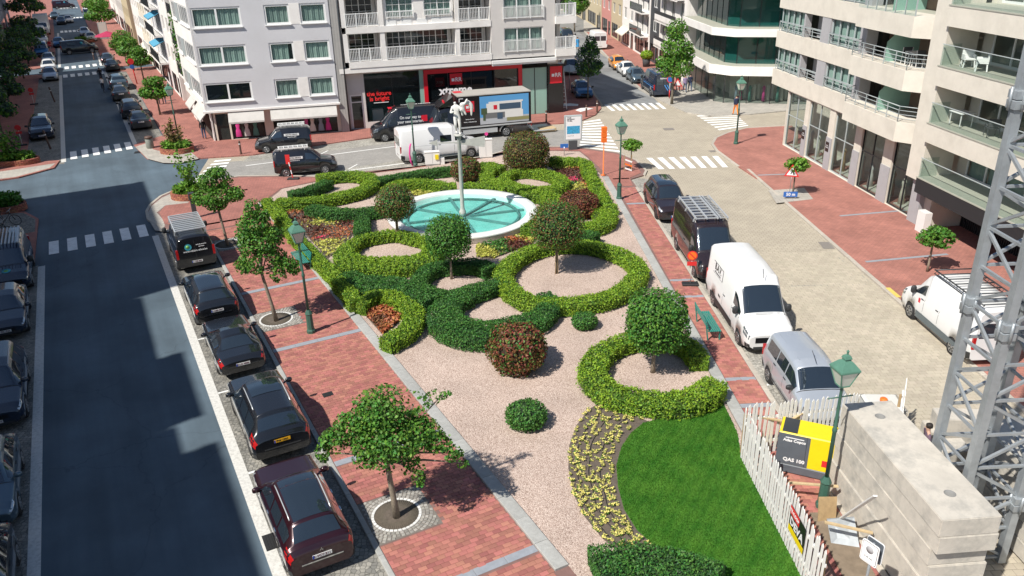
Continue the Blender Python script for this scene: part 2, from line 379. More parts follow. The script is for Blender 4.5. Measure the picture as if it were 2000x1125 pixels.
struct('ground', MB().add([(-900, -300, -.06), (900, -300, -.06), (900, 1800, -.06), (-900, 1800, -.06)], [(0, 1, 2, 3)]), 'ground_grey')
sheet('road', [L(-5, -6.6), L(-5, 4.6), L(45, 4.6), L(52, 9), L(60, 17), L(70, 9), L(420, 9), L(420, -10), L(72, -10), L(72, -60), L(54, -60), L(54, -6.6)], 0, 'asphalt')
# pale block paving of the cross street and of the right street
cross_pts = [g(372, 366), g(420, 290), g(560, 262), g(700, 235), g(1100, 190), g(1060, 120), g(1160, 90), g(1290, 90), g(1350, 200), g(1540, 190), Q(62, 60), Q(50, 60), Q(34, 23), Q(0, 27), Q(0, 9), Q(48, 9), g(1130, 330), g(700, 345), g(470, 372)]
sheet('cross_street', cross_pts, .004, 'paver_pale')
sheet('cross_street_lane', G2((410, 350), (425, 318), (500, 312), (720, 285), (960, 262), (1130, 252), (1160, 280), (1090, 300), (960, 305), (800, 325), (660, 342)), .008, 'paver_grey')
fs = [g(1180, 208), g(1290, 205), g(1253, 165), g(1168, 100), g(1130, 62), g(1080, 62), g(1120, 110), g(1150, 165)]
sheet('side_street', fs, .012, 'asphalt_grey')

# white stone gutter lines along the left street, parking lanes of granite setts
def stripe(name, p, q, wd, z, m, parent=None):
    d = (q - p).normalized(); n = Vector((d.y, -d.x, 0)) * wd / 2
    return sheet(name, [p - n, q - n, q + n, p + n], z, m, parent)
sheet('parking_lane', [L(5, 1.9), L(5, 4.5), L(46.3, 4.5), L(48.2, 3.2), L(48.6, 1.9)], .004, 'setts')
sheet('parking_lane', [L(5, -4.1), L(5, -6.6), L(46.6, -6.6), L(46.6, -4.1)], .004, 'setts')
sheet('parking_lane', [L(69.5, -2.5), L(69.5, -5.2), L(118, -4.6), L(118, -2)], .004, 'setts')
sheet('parking_lane', [L(73.5, 2.9), L(74.5, 5.2), L(117, 5.4), L(117, 3)], .004, 'setts')
sheet('parking_lane', [Q(0, 10.1), Q(0, 12.15), Q(50, 12.15), Q(52, 11.2), Q(52.5, 10.1)], .008, 'setts_pale')
sheet('parking_lane', [g(640, 345), g(668, 330), g(785, 313), g(935, 296), g(950, 308), g(800, 328)], .012, 'setts_pale')
sheet('parking_lane', [g(470, 318), g(490, 304), g(720, 270), g(860, 252), g(960, 245), g(960, 262), g(720, 285)], .012, 'setts_pale')
for a0, b0, a1, b1 in ((2, 1.88, 48.2, 1.87), (2, -4.05, 46.4, -3.95)):
    stripe('gutter_line', L(a0, b0), L(a1, b1), .34, .009, 'paint_setts')
stripe('gutter_line', L(70, -2.55), L(119, -2.2), .34, .009, 'paint_setts'); stripe('gutter_line', L(72.6, 2.85), L(119, 2.95), .34, .009, 'paint_setts')
stripe('gutter_line', L(127, -2.2), L(176, -1.9), .34, .009, 'paint_setts'); stripe('gutter_line', L(127, 2.95), L(176, 3.3), .34, .009, 'paint_setts')
stripe('lane_line', g(480, 308 + 16), g(965, 257 + 4), .14, .017, 'paint')
stripe('lane_line', g(668, 335), g(940, 300), .14, .017, 'paint'); stripe('lane_line', g(540, 343), g(640, 345), .14, .017, 'paint')
for u, v in ((623, 303), (680, 331)):
    p = g(u, v); stripe('bay_line', p, p + Vector((.45, 1.3, 0)), .1, .019, 'paint')
for a in (33.2, 28.2, 22.6): stripe('bay_line', L(a, 2.05), L(a, 2.75), .1, .013, 'paint')
for a in (39.5, 34.2, 28.9, 23): stripe('bay_line', L(a, -4.9), L(a, -5.6), .1, .013, 'paint')
stripe('bay_line', Q(25.2, 10.3), Q(25.2, 11.1), .1, .013, 'paint')

# zebra crossings: every stripe a mesh of its own
def zebra(cells):
    for c in cells: sheet('zebra_stripe', c, .021, 'paint')
def zrow(a0, a1, b0, b1, n, wd, skew=0, skb=0):
    out = []
    for i in range(n):
        b = b0 + (b1 - b0 - wd) * i / (n - 1); s = skew * i / (n - 1)
        out.append([L(a0 + s, b), L(a0 + s, b + wd), L(a1 + s, b + wd), L(a1 + s, b)])
    return out
zebra(zrow(48.05, 50.35, -3.6, 1.55, 6, .5, .3)); zebra(zrow(70.6, 73.4, -2.05, 2.55, 6, .48, .9))
zebra(zrow(116.5, 119.2, -1.9, 2.8, 6, .5, .4)); zebra(zrow(124.5, 127, -1.6, 3.2, 6, .5, .4)); zebra(zrow(176, 180, -1.5, 3.2, 7, .5)); zebra(zrow(206, 210, -1.5, 3.2, 7, .5)); zebra(zrow(238, 242, -1.5, 3.2, 7, .5))
def lerp(p, q, t): return p + (q - p) * t
def zquad(p0, p1, q0, q1, n, fill=.5):
    """stripes that run from the line p0-p1 to the line q0-q1"""
    out = []
    for i in range(n):
        t0 = i / (n - 1 + fill); t1 = (i + fill) / (n - 1 + fill)
        out.append([lerp(p0, p1, t0), lerp(p0, p1, t1), lerp(q0, q1, t1), lerp(q0, q1, t0)])
    return out
zebra(zquad(g(420, 314), g(372, 358), g(452, 311), g(424, 353), 7))
zebra(zquad(g(1131, 290), g(1140, 238), g(1212, 298), g(1172, 233), 11, .52))
zebra(zquad(g(1180, 205), g(1287, 201), g(1195, 217), g(1302, 213), 8, .5))
zebra(zquad(g(1360, 226), g(1405, 255), g(1440, 226), g(1462, 246), 7, .5))
zebra(zquad(g(1262, 309), g(1402, 305), g(1287, 331), g(1422, 327), 7, .52))
# manhole / gully covers
for i, (u, v, wd, ln, rz) in enumerate(((1306, 252, .8, .7, 0), (1394, 295, .6, .4, .2), (1614, 479, .9, .5, 1.5), (536, 1055, .5, .62, -AZL), (270, 297, .5, .6, .3), (640, 770, .3, .22, -AZL))):
    z = .02 if v != 770 else .106
    mb = MB()
    for k in range(7):
        x = -wd / 2 + wd * (k + .5) / 7; mb.box(x - wd / 20, x + wd / 20, -ln / 2, ln / 2, 0, .012)
    mb.box(-wd / 2 - .04, wd / 2 + .04, -ln / 2 - .04, ln / 2 + .04, -.012, .003)
    tag(mb.build('drain_cover', 'iron' if i > 2 else 'drain_stone', None, g(u, v, z), rz), ['large iron drain grating in the middle of the paved crossroads', 'small drain cover beside the rounded pavement corner', 'brown rectangular drain cover at the right pavement edge', 'iron gully grating in the white gutter beside the maroon car', 'dark gully grate at the far kerb corner', 'small square iron cover set in red paving'][i], 'drain cover')
# asphalt repair seams on the right street
for p, q, wd in (((1540, 559), (1700, 556), .09), ((1620, 490), (1700, 552), .05)):
    stripe('road_seam', g(*p), g(*q), wd, .014, 'asphalt')

# ------------------------------------------------------------------ raised pavements
KERBS = []
def kerb_run(parent, p, q, wd=.15, z=.12, ln=1.0, m='kerb_stone', h=.16, gap=.008):
    """row of separate kerb stones from p to q"""
    d = (q - p); n = max(1, round(d.length / ln)); st = d.length / n; rz = dirz(d)
    key = (round(st, 3), wd, h, m)
    if key not in _txt:
        _txt[key] = MB().bbox(-st / 2 + gap / 2, st / 2 - gap / 2, -wd / 2, wd / 2, -h, 0, .012).mesh('kerb_stone', m)
    for i in range(n):
        c = lerp(p, q, (i + .5) / n); link('kerb_stone', _txt[key], parent, (c.x, c.y, z + random.uniform(-.004, .004)), rz + random.uniform(-.004, .004))
def kerb_path(parent, pts, wd=.15, z=.12, m='kerb_stone'):
    mb = MB()
    for i in range(len(pts) - 1):
        p, q = pts[i], pts[i + 1]; d = (q - p).normalized()
        mb.bar(Vector((p.x, p.y, z - .08)) - d * .02, Vector((q.x, q.y, z - .08 + .0007 * (i % 3))) + d * .02, wd, .16)
    mb.build('kerb', m, parent)
# island with the park
P_corner = G2((303, 452), (290, 430), (287, 415), (294, 402), (315, 385), (340, 374), (366, 364), (392, 357), (468, 346), (545, 345), (640, 347), (668, 341), (800, 328), (950, 307), (1010, 288), (1090, 288), (1134, 290), (1207, 300), (1243, 315), (1262, 335), (1258, 344), (1232, 352))
P_out = [L(2, 4.5), L(45.6, 4.5), L(47.4, 3.6), L(48.3, 2.6)] + P_corner[1:] + [Q(50.5, 10.1), Q(0, 10.1)]
pav_island = slab('island_pavement', P_out, 'paver_red', -.05, .085)
sheet('pavement_corner', G2((303, 450), (291, 430), (289, 415), (296, 402), (316, 386), (341, 375), (366, 366), (388, 360), (380, 378), (368, 398), (322, 402), (306, 415), (318, 428), (322, 440), (318, 452), z=.089), .089, 'slab_pale')
kerb_run(pav_island, L(8, 4.5), L(45.5, 4.5), .16, .105, 1.0, 'kerb_stone')
kerb_path(pav_island, [L(45.5, 4.5), L(47.4, 3.6), L(48.3, 2.6)] + P_corner[1:8], .17, .105, 'kerb_pale')
kerb_path(pav_island, P_corner[7:21], .16, .105, 'kerb_pale')
kerb_run(pav_island, Q(14, 10.1), Q(50, 10.1), .2, .105, 1.0, 'kerb_pale')
kerb_run(pav_island, L(14, 8.58), L(50.8, 8.52), .42, .17, 1.1, 'kerb_stone', .3)
kerb_run(pav_island, Q(21.3, 8.62), Q(52.5, 8.42), .42, .15, 1.1, 'kerb_stone', .3)
# red paving bricks of the island (the nearest ones are parts, the rest one mesh)
PITS = [(g(445, 480), .95), (g(540, 627), .95), (g(775, 1010), .98)]
def Lab(p): return p.x * DL.x + p.y * DL.y, p.x * NL.x + p.y * NL.y
PAB = [Lab(p) for p, _ in PITS]
BANDS_A = [Lab(g(u, v))[0] for u, v in ((1000, 1094), (690, 900), (655, 660), (625, 545), (430, 437), (470, 375))]
BANDS_A = [a + 0 for a in BANDS_A]
bricks = []
def brick_field(a0, a1, b0, b1, fr, la, lb, skip, gap=.008):
    out = []; na = int((a1 - a0) / la); nb = int((b1 - b0) / lb) + 2
    for i in range(na):
        a = a0 + (i + .5) * la
        for j in range(nb):
            b = b0 + (j + (.5 if i % 2 else 0)) * lb
            l0 = max(b0, b - lb / 2); l1 = min(b1, b + lb / 2)
            if l1 - l0 < .04: continue
            bc = (l0 + l1) / 2
            if skip(a, bc): continue
            out.append((a, bc, la - gap, l1 - l0 - gap))
    return out
def skipL(a, b):
    for (pa, pb) in PAB:
        if abs(a - pa) < 1.0 and b < pb + 1.06: return True
    return any(abs(a - x) < .15 for x in BANDS_A)
def lay(fieldd, fr, rz, ztop, m, parent, limit, name='brick', h=.03):
    pts = []
    for a, b, sa, sb in fieldd:
        p = fr(a, b, ztop); u, v, wz = proj(p); vis = -20 < u < 2020 and -20 < v < 1145
        pts.append((wz if vis else wz + 1000, p, sa, sb))
    pts.sort(key=lambda t: t[0]); cache = {}; rest = MB()
    ca, sa_ = math.cos(rz), math.sin(rz)
    for k, (wz, p, sa, sb) in enumerate(pts):
        tz = random.uniform(-.004, .003)
        if k < limit:
            key = (round(sa, 2), round(sb, 2))
            if key not in cache: cache[key] = MB().bbox(-sb / 2, sb / 2, -sa / 2, sa / 2, -h, 0, .006).mesh(name, m)
            link(name, cache[key], parent, (p.x, p.y, ztop + tz), rz)
        elif wz < 1000:
            x0, x1, y0, y1 = -sb / 2, sb / 2, -sa / 2, sa / 2
            c = .006; z = ztop + tz
            q = [(x0, y0, z - .014), (x1, y0, z - .014), (x1, y1, z - .014), (x0, y1, z - .014), (x0 + c, y0 + c, z), (x1 - c, y0 + c, z), (x1 - c, y1 - c, z), (x0 + c, y1 - c, z)]
            rest.add([(p.x + x * ca - y * sa_, p.y + x * sa_ + y * ca, zz) for x, y, zz in q], [(4, 5, 6, 7), (0, 1, 5, 4), (1, 2, 6, 5), (2, 3, 7, 6), (3, 0, 4, 7)])
    o = rest.build(name, m, parent); o['kind'] = 'stuff'
    return o
pav_island.data.materials[0] = MATS['joint']
fb = brick_field(13.2, 47.2, 4.6, 8.36, L, .16, .24, skipL)
lay(fb, L, dirz(NL), .1, 'brick_red', pav_island, 300)
for a in BANDS_A:
    n = 4; wdt = (8.36 - 4.6) / n
    for k in range(n):
        p = L(a, 4.6 + wdt * (k + .5), .1); MB().bbox(-wdt / 2 + .004, wdt / 2 - .004, -.14, .14, -.05, 0, .006).build('band_stone', 'band_blue', pav_island, p, dirz(NL))
# right strip beside the park
RB = [DR.dot(g(u, v)) for u, v in ((1447, 797), (1425, 745), (1340, 583), (1315, 551), (1245, 400), (1200, 352))]
fb = brick_field(13.5, 50, 8.85, 9.98, Q, .16, .24, lambda a, b: any(abs(a - x) < .13 for x in RB))
strip_p = struct('strip_pavement', MB().prism([Q(8, 8.84), Q(50.2, 8.66), Q(50.2, 9.99), Q(8, 9.99)], .02, .0862), 'joint')
lay(fb, Q, dirz(NR), .1, 'brick_red', strip_p, 300)
for a in RB:
    for k in range(2):
        MB().bbox(-.278, .278, -.12, .12, -.05, 0, .006).build('band_stone', 'band_blue', strip_p, Q(a, 9.13 + .565 * k, .1), dirz(NR))
# red area at the head of the island (texture takes over: pieces below ten pixels)
sheet('island_head_pavement', [L(47.3, 4.62), L(47.3, 8.3), L(50.9, 8.6)] + G2((548, 371), (660, 348), (800, 331), (935, 312), (1010, 296), (1085, 296), (1133, 297), (1150, 310)) + [Q(52.6, 8.66), Q(50.3, 8.66), Q(50.3, 9.9)] + G2((1230, 350), (1252, 340), (1240, 319), (1205, 303), (1134, 293), (1090, 291), (1012, 291), (952, 310), (802, 332), (640, 350), (545, 348), (468, 349), (392, 361), (378, 380), (368, 399), (324, 404), (312, 418), (322, 440)), .1, 'paver_red')

# setts round the street trees: ring by ring, tree grate of radial bars
for i, (c, hs) in enumerate(PITS):
    mb = MB(); rz = dirz(NL); pa, pb = PAB[i]
    base = sheet('tree_pit_paving', [L(pa - 1.0, 4.58), L(pa - 1.0, pb + 1.05), L(pa + 1.0, pb + 1.05), L(pa + 1.0, 4.58)], .09, 'joint_pale')
    for rr in np.arange(.80, 1.95, .115):
        n = int(2 * PI * rr / .125)
        for k in range(n):
            t = 2 * PI * (k + .5 * (int(rr / .115) % 2)) / n; a = pa + rr * math.cos(t); b = pb + rr * math.sin(t)
            if abs(a - pa) > .96 or b > pb + 1.0 or b < 4.64: continue
            p = L(a, b); s = .05; th = t + rz; ca, sa_ = math.cos(-t + PI / 2 - AZL), math.sin(-t + PI / 2 - AZL); z = .104 + random.uniform(-.004, .004)
            ca, sa_ = math.cos(math.atan2(p.y - c.y, p.x - c.x)), math.sin(math.atan2(p.y - c.y, p.x - c.x))
            q = [(-s, -s, z - .012), (s, -s, z - .012), (s, s, z - .012), (-s, s, z - .012), (-s * .8, -s * .8, z), (s * .8, -s * .8, z), (s * .8, s * .8, z), (-s * .8, s * .8, z)]
            mb.add([(p.x + x * ca - y * sa_, p.y + x * sa_ + y * ca, zz) for x, y, zz in q], [(4, 5, 6, 7), (0, 1, 5, 4), (1, 2, 6, 5), (2, 3, 7, 6), (3, 0, 4, 7)])
    o = mb.build('sett', 'sett_stone', base); o['kind'] = 'stuff'
    ring = MB()
    for k in range(36):
        t0, t1 = 2 * PI * k / 36 + .015, 2 * PI * (k + 1) / 36 - .015
        v = [(c.x + r_ * math.cos(t), c.y + r_ * math.sin(t), z) for z in (.09, .11) for r_, t in ((.66, t0), (.74, t0), (.74, t1), (.66, t1))]
        ring.add(v, [(4, 5, 6, 7), (0, 1, 5, 4), (1, 2, 6, 5), (2, 3, 7, 6), (3, 0, 4, 7)])
    o = ring.build('ring_stone', 'sett_white', base); o['kind'] = 'stuff'
    MB().lathe([(.66, 0), (.66, .012), (.3, .03), (.001, .05)], 28, (c.x, c.y, .085)).build('pit_soil', 'soil', base)
    gr = MB()
    for k in range(60):
        t = 2 * PI * k / 60; d = Vector((math.cos(t), math.sin(t), 0)); cc = Vector((c.x, c.y, .107))
        gr.bar(cc + d * .22, cc + d * .65, .022, .01)
    gr.build('grate', 'grate', base)

# left pavements
slab('left_pavement', [L(-2, -6.6), L(46.3, -6.6), L(46.9, -4.3), L(55.2, -4.15), L(57.2, -4.9), L(58.4, -7.5), L(58.9, -14), L(58.9, -30), L(-2, -30)], 'paver_red')
sheet('left_corner_apron', [L(52.5, -4.3), L(55.1, -4.3), L(57, -5), L(58.2, -7.5), L(58.7, -14), L(54.5, -14), L(54, -7), L(52.5, -6)], .104, 'setts')
slab('left_pavement', [L(66.9, -60), L(66.6, -9), L(66.7, -5.5), L(68.2, -3.2), L(70.5, -2.8), L(71.2, -5.2), L(117, -4.6), L(119, -2.6), L(121, -5), L(121, -60)], 'paver_red')
sheet('left_corner_apron', [L(67.0, -14), L(66.9, -5.7), L(68.3, -3.5), L(69.6, -3.1), L(69.3, -6), L(68.8, -14)], .104, 'slab_pale')
slab('left_pavement', [L(128, -60), L(127, -5), L(129, -2.6), L(400, -2.4), L(400, -60)], 'paver_red')
# far right pavement (left street, right side) wrapping round the grey corner building
A_out = [L(119, 3.3), L(75, 3.4), L(74.6, 5.3)] + G2((262, 285), (273, 297), (287, 311), (318, 319), (350, 320), (390, 311), (496, 304), (600, 288), (720, 271), (860, 253), (1010, 245), (1092, 243), (1134, 238), (1163, 226), (1174, 213), (1172, 203), (1130, 150), (1100, 95), (1085, 60)) + [L(115, 60), L(119, 12)]
A_out[1:3] = [L(117, 5.4), L(74.9, 5.3), L(73.2, 3.2)]
slab('pavement', A_out, 'paver_red')
sheet('corner_apron', G2((264, 287), (275, 297), (288, 310), (318, 318), (350, 319), (388, 310), (372, 296), (330, 300), (300, 292), (285, 280), z=.1), .104, 'slab_pale')
slab('pavement', [L(122, 3.4), L(125, 3.2), L(400, 4.4), L(400, 60), L(123, 60)], 'paver_red')
D_out = G2((1140, 62), (1180, 108), (1248, 176), (1272, 189), (1298, 202), (1340, 221), (1383, 228), (1463, 225), (1545, 217), (1700, 205), (1700, 120), (1300, 40), (1140, 40))
slab('pavement', D_out, 'slab_pale')
sheet('red_pavement', G2((1145, 62), (1184, 106), (1252, 172), (1290, 178), (1340, 175), (1290, 120), (1220, 70), z=.1), .104, 'paver_red_r')
E_out = G2((1545, 247), (1457, 252), (1421, 261), (1398, 271), (1391, 283), (1400, 296), (1442, 327)) + [Q(50, 18.5), Q(5, 18.5), Q(5, 30), Q(58, 26)]
e_pav = slab('pavement', E_out, 'paver_red_r')
kerb_path(e_pav, G2((1545, 247), (1457, 252), (1421, 261), (1398, 271), (1391, 283), (1400, 296), (1442, 327)), .2, .108, 'kerb_pale')
kerb_run(e_pav, Q(53.2, 18.5), Q(14, 18.5), .2, .108, 1.0, 'kerb_pale')
for p, q in (((1640, 425), (1790, 412)), ((1480, 345), (1560, 342)), ((1690, 515), (1850, 500))):
    stripe('band', g(*p), g(*q), .2, .106, 'band_blue')
sheet('tree_pit_paving', G2((1500, 375), (1570, 370), (1588, 392), (1516, 400)), .106, 'slab_pale')
stripe('kerb_mark', g(1733, 566), g(1755, 585), .22, .113, 'paint_yellow')
# near right-street blocks as pieces
def skipQ(a, b): return not inframe(Q(a, b), 10)
road_blocks = sheet('block_paving', [Q(14, 12.2), Q(38, 12.2), Q(38, 18.35), Q(14, 18.35)], .0062, 'joint_pale')
fb = brick_field(14, 38, 12.2, 18.35, Q, .22, .30, lambda a, b: skipQ(a, b) or any(abs(a - x) < .0 for x in ()), .012)
lay(fb, Q, dirz(NR), .019, 'block_pale', road_blocks, 300, 'paving_block', .012)

# park floor
park_pts = [L(8, 8.78), L(50.6, 8.7)] + G2((552, 372), (660, 350), (800, 333), (935, 314), (1010, 299), (1085, 298), (1132, 299), (1148, 312)) + [Q(52.4, 8.22), Q(14, 8.42), Q(8, 8.4)]
sheet('park_gravel', park_pts, .118, 'gravel')
# ================================================================== planting
for n_, c_, isl, tr in (('leaf_lime', (.25, .40, .032), .35, .3), ('leaf_old', (.105, .215, .024), .45, .2), ('leaf_deep', (.038, .115, .028), .5, .2), ('leaf_dark', (.065, .185, .032), .45, .25), ('leaf_tree', (.085, .215, .028), .5, .3), ('leaf_holly', (.058, .17, .026), .5, .2),
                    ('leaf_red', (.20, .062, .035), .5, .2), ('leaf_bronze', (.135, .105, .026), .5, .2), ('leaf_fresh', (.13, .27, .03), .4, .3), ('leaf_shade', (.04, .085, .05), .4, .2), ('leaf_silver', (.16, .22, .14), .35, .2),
                    ('leaf_yellow', (.50, .50, .10), .35, .25), ('leaf_orange', (.42, .15, .06), .5, .2), ('leaf_plum', (.13, .045, .03), .5, .2), ('leaf_brown', (.20, .10, .05), .5, .1), ('petal_yellow', (.76, .68, .22), .2, .2), ('petal_pink', (.6, .06, .14), .3, .2)):
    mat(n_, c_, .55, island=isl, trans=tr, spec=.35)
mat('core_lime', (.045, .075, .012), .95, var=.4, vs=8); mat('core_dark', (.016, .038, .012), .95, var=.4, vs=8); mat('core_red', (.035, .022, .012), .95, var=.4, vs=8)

def wob(P, s=1.0, seed=0):
    """smooth pseudo-noise in -1..1 for (n,3) points"""
    r = np.random.default_rng(seed); out = np.zeros(len(P))
    for k in range(6):
        d = r.normal(size=3) * s * (1.0 + k * .6); out += np.sin(P @ d + r.uniform(0, 6.28)) / (1 + k * .5)
    return out / 3.0
def smooth_path(pts, closed=False, step=.14):
    P = [Vector((p[0], p[1], p[2] if len(p) > 2 else 0)) for p in pts]; n = len(P); out = []
    segs = n if closed else n - 1
    for i in range(segs):
        if closed: p0, p1, p2, p3 = P[(i - 1) % n], P[i], P[(i + 1) % n], P[(i + 2) % n]
        else: p0, p1, p2, p3 = P[max(i - 1, 0)], P[i], P[i + 1], P[min(i + 2, n - 1)]
        k = max(2, int((p2 - p1).length / step))
        for j in range(k):
            t = j / k
            out.append(.5 * ((2 * p1) + (p2 - p0) * t + (2 * p0 - 5 * p1 + 4 * p2 - p3) * t * t + (3 * p1 - p0 - 3 * p2 + p3) * t ** 3))
    if not closed: out.append(P[-1])
    return out
HN = [0]
def hedge(px, label, wd=.75, ht=.62, kind='lime', closed=False, dens=1150, lf=.044):
    """px: photo points along the middle of the hedge top, with optional width"""
    raw = [g(p[0], p[1], ht + .1) for p in px]; wds = [(p[2] if len(p) > 2 else wd) for p in px]
    pts = smooth_path([(p.x, p.y, wds[i]) for i, p in enumerate(raw)], closed)
    c = np.array([(p.x, p.y) for p in pts]); W = np.array([p.z for p in pts]); n = len(c)
    fd = c - np.array([-2.8, 44.9]); fr_ = np.linalg.norm(fd, axis=1); need = 4.6 + W / 2; c = np.where((fr_ < need)[:, None], np.array([-2.8, 44.9]) + fd / fr_[:, None] * need[:, None], c)   # keep clear of the basin
    if closed: tg = np.roll(c, -1, 0) - np.roll(c, 1, 0)
    else: tg = np.gradient(c, axis=0)
    tg /= np.linalg.norm(tg, axis=1)[:, None] + 1e-9; nm = np.stack([tg[:, 1], -tg[:, 0]], 1)
    root = thing('hedge', label, 'hedge', (c[:, 0].mean(), c[:, 1].mean(), .118), group='clipped hedges of the park'); HN[0] += 1
    org = np.array(root.location)
    # cross-section of the core
    sec = [(-.42, 0), (-.44, .55), (-.36, .86), (-.15, .93), (.15, .93), (.36, .86), (.44, .55), (.42, 0)]
    mb = MB(); vs = []
    for i in range(n):
        jw = 1 + .10 * math.sin(i * .9 + HN[0]); jh = 1 + .05 * math.sin(i * 1.7)
        for a, b in sec:
            q = c[i] + nm[i] * a * W[i] * jw * .9; vs.append((q[0] - org[0], q[1] - org[1], b * ht * jh * .9))
    k = len(sec); fs = []
    for i in range(n if closed else n - 1):
        j = (i + 1) % n
        for s_ in range(k - 1): fs.append((i * k + s_, j * k + s_, j * k + s_ + 1, i * k + s_ + 1))
    if not closed: fs.append(tuple(range(k))[::-1]); fs.append(tuple((n - 1) * k + s_ for s_ in range(k)))
    mb.add(vs, fs); mb.build('core', 'core_lime' if kind == 'lime' else 'core_dark', root)
    # leaves
    seg = np.linalg.norm(np.roll(c, -1, 0) - c, axis=1); 
    if not closed: seg[-1] = 0
    per = (W + 2 * ht * .9); wgt = seg * per; N_ = int(wgt.sum() * dens)
    idx = rng.choice(n, N_, p=wgt / wgt.sum()); t = rng.uniform(size=N_); j = (idx + 1) % n if closed else np.minimum(idx + 1, n - 1)
    cc = c[idx] * (1 - t)[:, None] + c[j] * t[:, None]; nn = nm[idx] * (1 - t)[:, None] + nm[j] * t[:, None]; ww = W[idx]
    u = rng.uniform(size=N_) * (ww + 2 * ht * .9) - (ww / 2 + ht * .9)
    side = np.abs(u) > ww / 2; x = np.where(side, np.sign(u) * ww / 2, u); z = np.where(side, ht - (np.abs(u) - ww / 2), ht)
    # round the shoulders
    ex = np.clip(np.abs(x) / (ww / 2), 0, 1); z = np.where(~side, ht * (1 - .13 * ex ** 4), z * .97)
    P = np.stack([cc[:, 0] + nn[:, 0] * x, cc[:, 1] + nn[:, 1] * x, z], 1)
    Nn = np.stack([nn[:, 0] * np.sign(x) * side, nn[:, 1] * np.sign(x) * side, np.where(side, .25, 1.)], 1)
    f = wob(P, 7.0, HN[0]); f2 = wob(P, 2.2, HN[0] + 50)
    f3 = wob(P, 19.0, HN[0] + 9); disp = f * .05 + f2 * .045 + f3 * (.10 if kind == 'lime' else .05) + rng.uniform(-.06, .035, N_)
    stray = rng.uniform(size=N_) < .02; disp = np.where(stray, np.abs(disp) + rng.uniform(.02, .1, N_), disp)
    P += Nn * disp[:, None]; new = (disp + rng.normal(size=N_) * .03) > .0
    if not closed:      # rounded ends
        for e, s_ in ((0, -1), (n - 1, 1)):
            m_ = int(W[e] * ht * dens * 1.0); yy = rng.uniform(-.5, .5, m_) * W[e]; zz = rng.uniform(0, 1, m_) * ht
            pe = np.stack([c[e, 0] + nm[e, 0] * yy + tg[e, 0] * s_ * .03, c[e, 1] + nm[e, 1] * yy + tg[e, 1] * s_ * .03, zz], 1)
            new = np.concatenate([new, rng.uniform(size=m_) < .5]); P = np.concatenate([P, pe]); Nn = np.concatenate([Nn, np.tile([tg[e, 0] * s_, tg[e, 1] * s_, .2], (m_, 1))])
    P[:, 2] = np.maximum(P[:, 2], .02)
    up = rng.uniform(size=len(P)) < (.45 if kind == 'lime' else .15)          # upright sprigs
    if kind == 'lime': Nn = Nn + np.where(up[:, None], rng.normal(size=(len(P), 3)) * .9, 0)
    P[:, 0] -= org[0]; P[:, 1] -= org[1]
    me = leafmesh('foliage', P, Nn, rng.uniform(.6, 1.4, len(P)) * lf, ['leaf_old', 'leaf_lime'] if kind == 'lime' else ['leaf_deep', 'leaf_dark'], 1.8, .6, new.astype(int))
    link('foliage', me, root)
    return root
H = hedge
H([(519, 388), (540, 409), (566, 446), (600, 482), (640, 520), (668, 553), (694, 586)], 'long straight lime hedge beside the left stone kerb of the park', .62)
H([(540, 391), (575, 391), (615, 388), (655, 381), (700, 370), (725, 356), (722, 344), (695, 338), (660, 339), (620, 345)], 'lime hedge curling round a small gravel spot behind the parked black car', .95)
H([(566, 376), (600, 368), (628, 358), (640, 352)], 'short dark green hedge inside the lime curl at the far left', .8, kind='dark')
H([(738, 350), (770, 343), (800, 338), (845, 331), (880, 327)], 'dark green hedge along the back pavement below the white van', .8, kind='dark')
H([(756, 369), (775, 358), (800, 353), (840, 355), (872, 362), (893, 371)], 'lime arc hedge hugging the far left rim of the fountain', .95)
H([(604, 402), (650, 410), (692, 411), (725, 407), (742, 405)], 'low dark green hedge behind the left flower bed', .95, kind='dark')
H([(708, 416), (707, 432), (706, 452)], 'short dark hedge stub running toward the camera left of the fountain', .8, kind='dark')
H([(672, 490, .9), (700, 465, .6), (740, 455, .6), (780, 452, .55), (815, 458, .6), (843, 473, .8), (842, 494, 1.2), (810, 508, 1.5), (770, 512, 1.6), (720, 512, 1.5), (685, 505, 1.3)], 'lime ring hedge round the bronze ball tree left of the fountain', closed=True)
H([(672, 533), (690, 545), (735, 548), (780, 553), (820, 566), (850, 580)], 'broad dark hedge between the two lime rings at the left', 1.3, kind='dark')
H([(815, 553, .8), (822, 535, .8), (850, 517, .8), (890, 512, .9), (930, 511, .9), (958, 522, .8)], 'dark hedge arc behind the green lollipop tree', kind='dark')
H([(830, 565, 1.0), (858, 574, 1.0), (885, 574, 1.), (925, 563, 1.), (962, 552, .9), (985, 545, .8)], 'dark hedge arc in front of the green lollipop tree', kind='dark')
H([(1062, 572, .7), (1075, 590, .9), (1050, 617, 1.1), (990, 636, 1.6), (930, 644, 1.8), (878, 628, 1.6), (868, 603, 1.4), (885, 583, 1.2), (915, 572, .9)], 'big dark green horseshoe hedge in front of the lollipop tree', kind='dark')
H([(982, 535, .8), (1000, 506, .8), (1045, 482, .75), (1110, 472, .7), (1180, 480, .75), (1235, 504, .8), (1247, 530, .85), (1215, 564, .9), (1160, 582, .9), (1100, 588, .9), (1040, 584, .8), (1003, 566, .8)], 'largest lime ring hedge round the bronze ball tree near the centre', closed=True)
H([(1366, 698, .7), (1352, 675, .7), (1310, 656, .7), (1250, 655, .75), (1190, 672, .85), (1160, 705, .95), (1166, 740, 1.0), (1205, 763, 1.0), (1265, 775, 1.0), (1325, 778, 1.0), (1372, 765, 1.0), (1398, 742, .9)], 'lime horseshoe hedge round the green tree beside the bench')
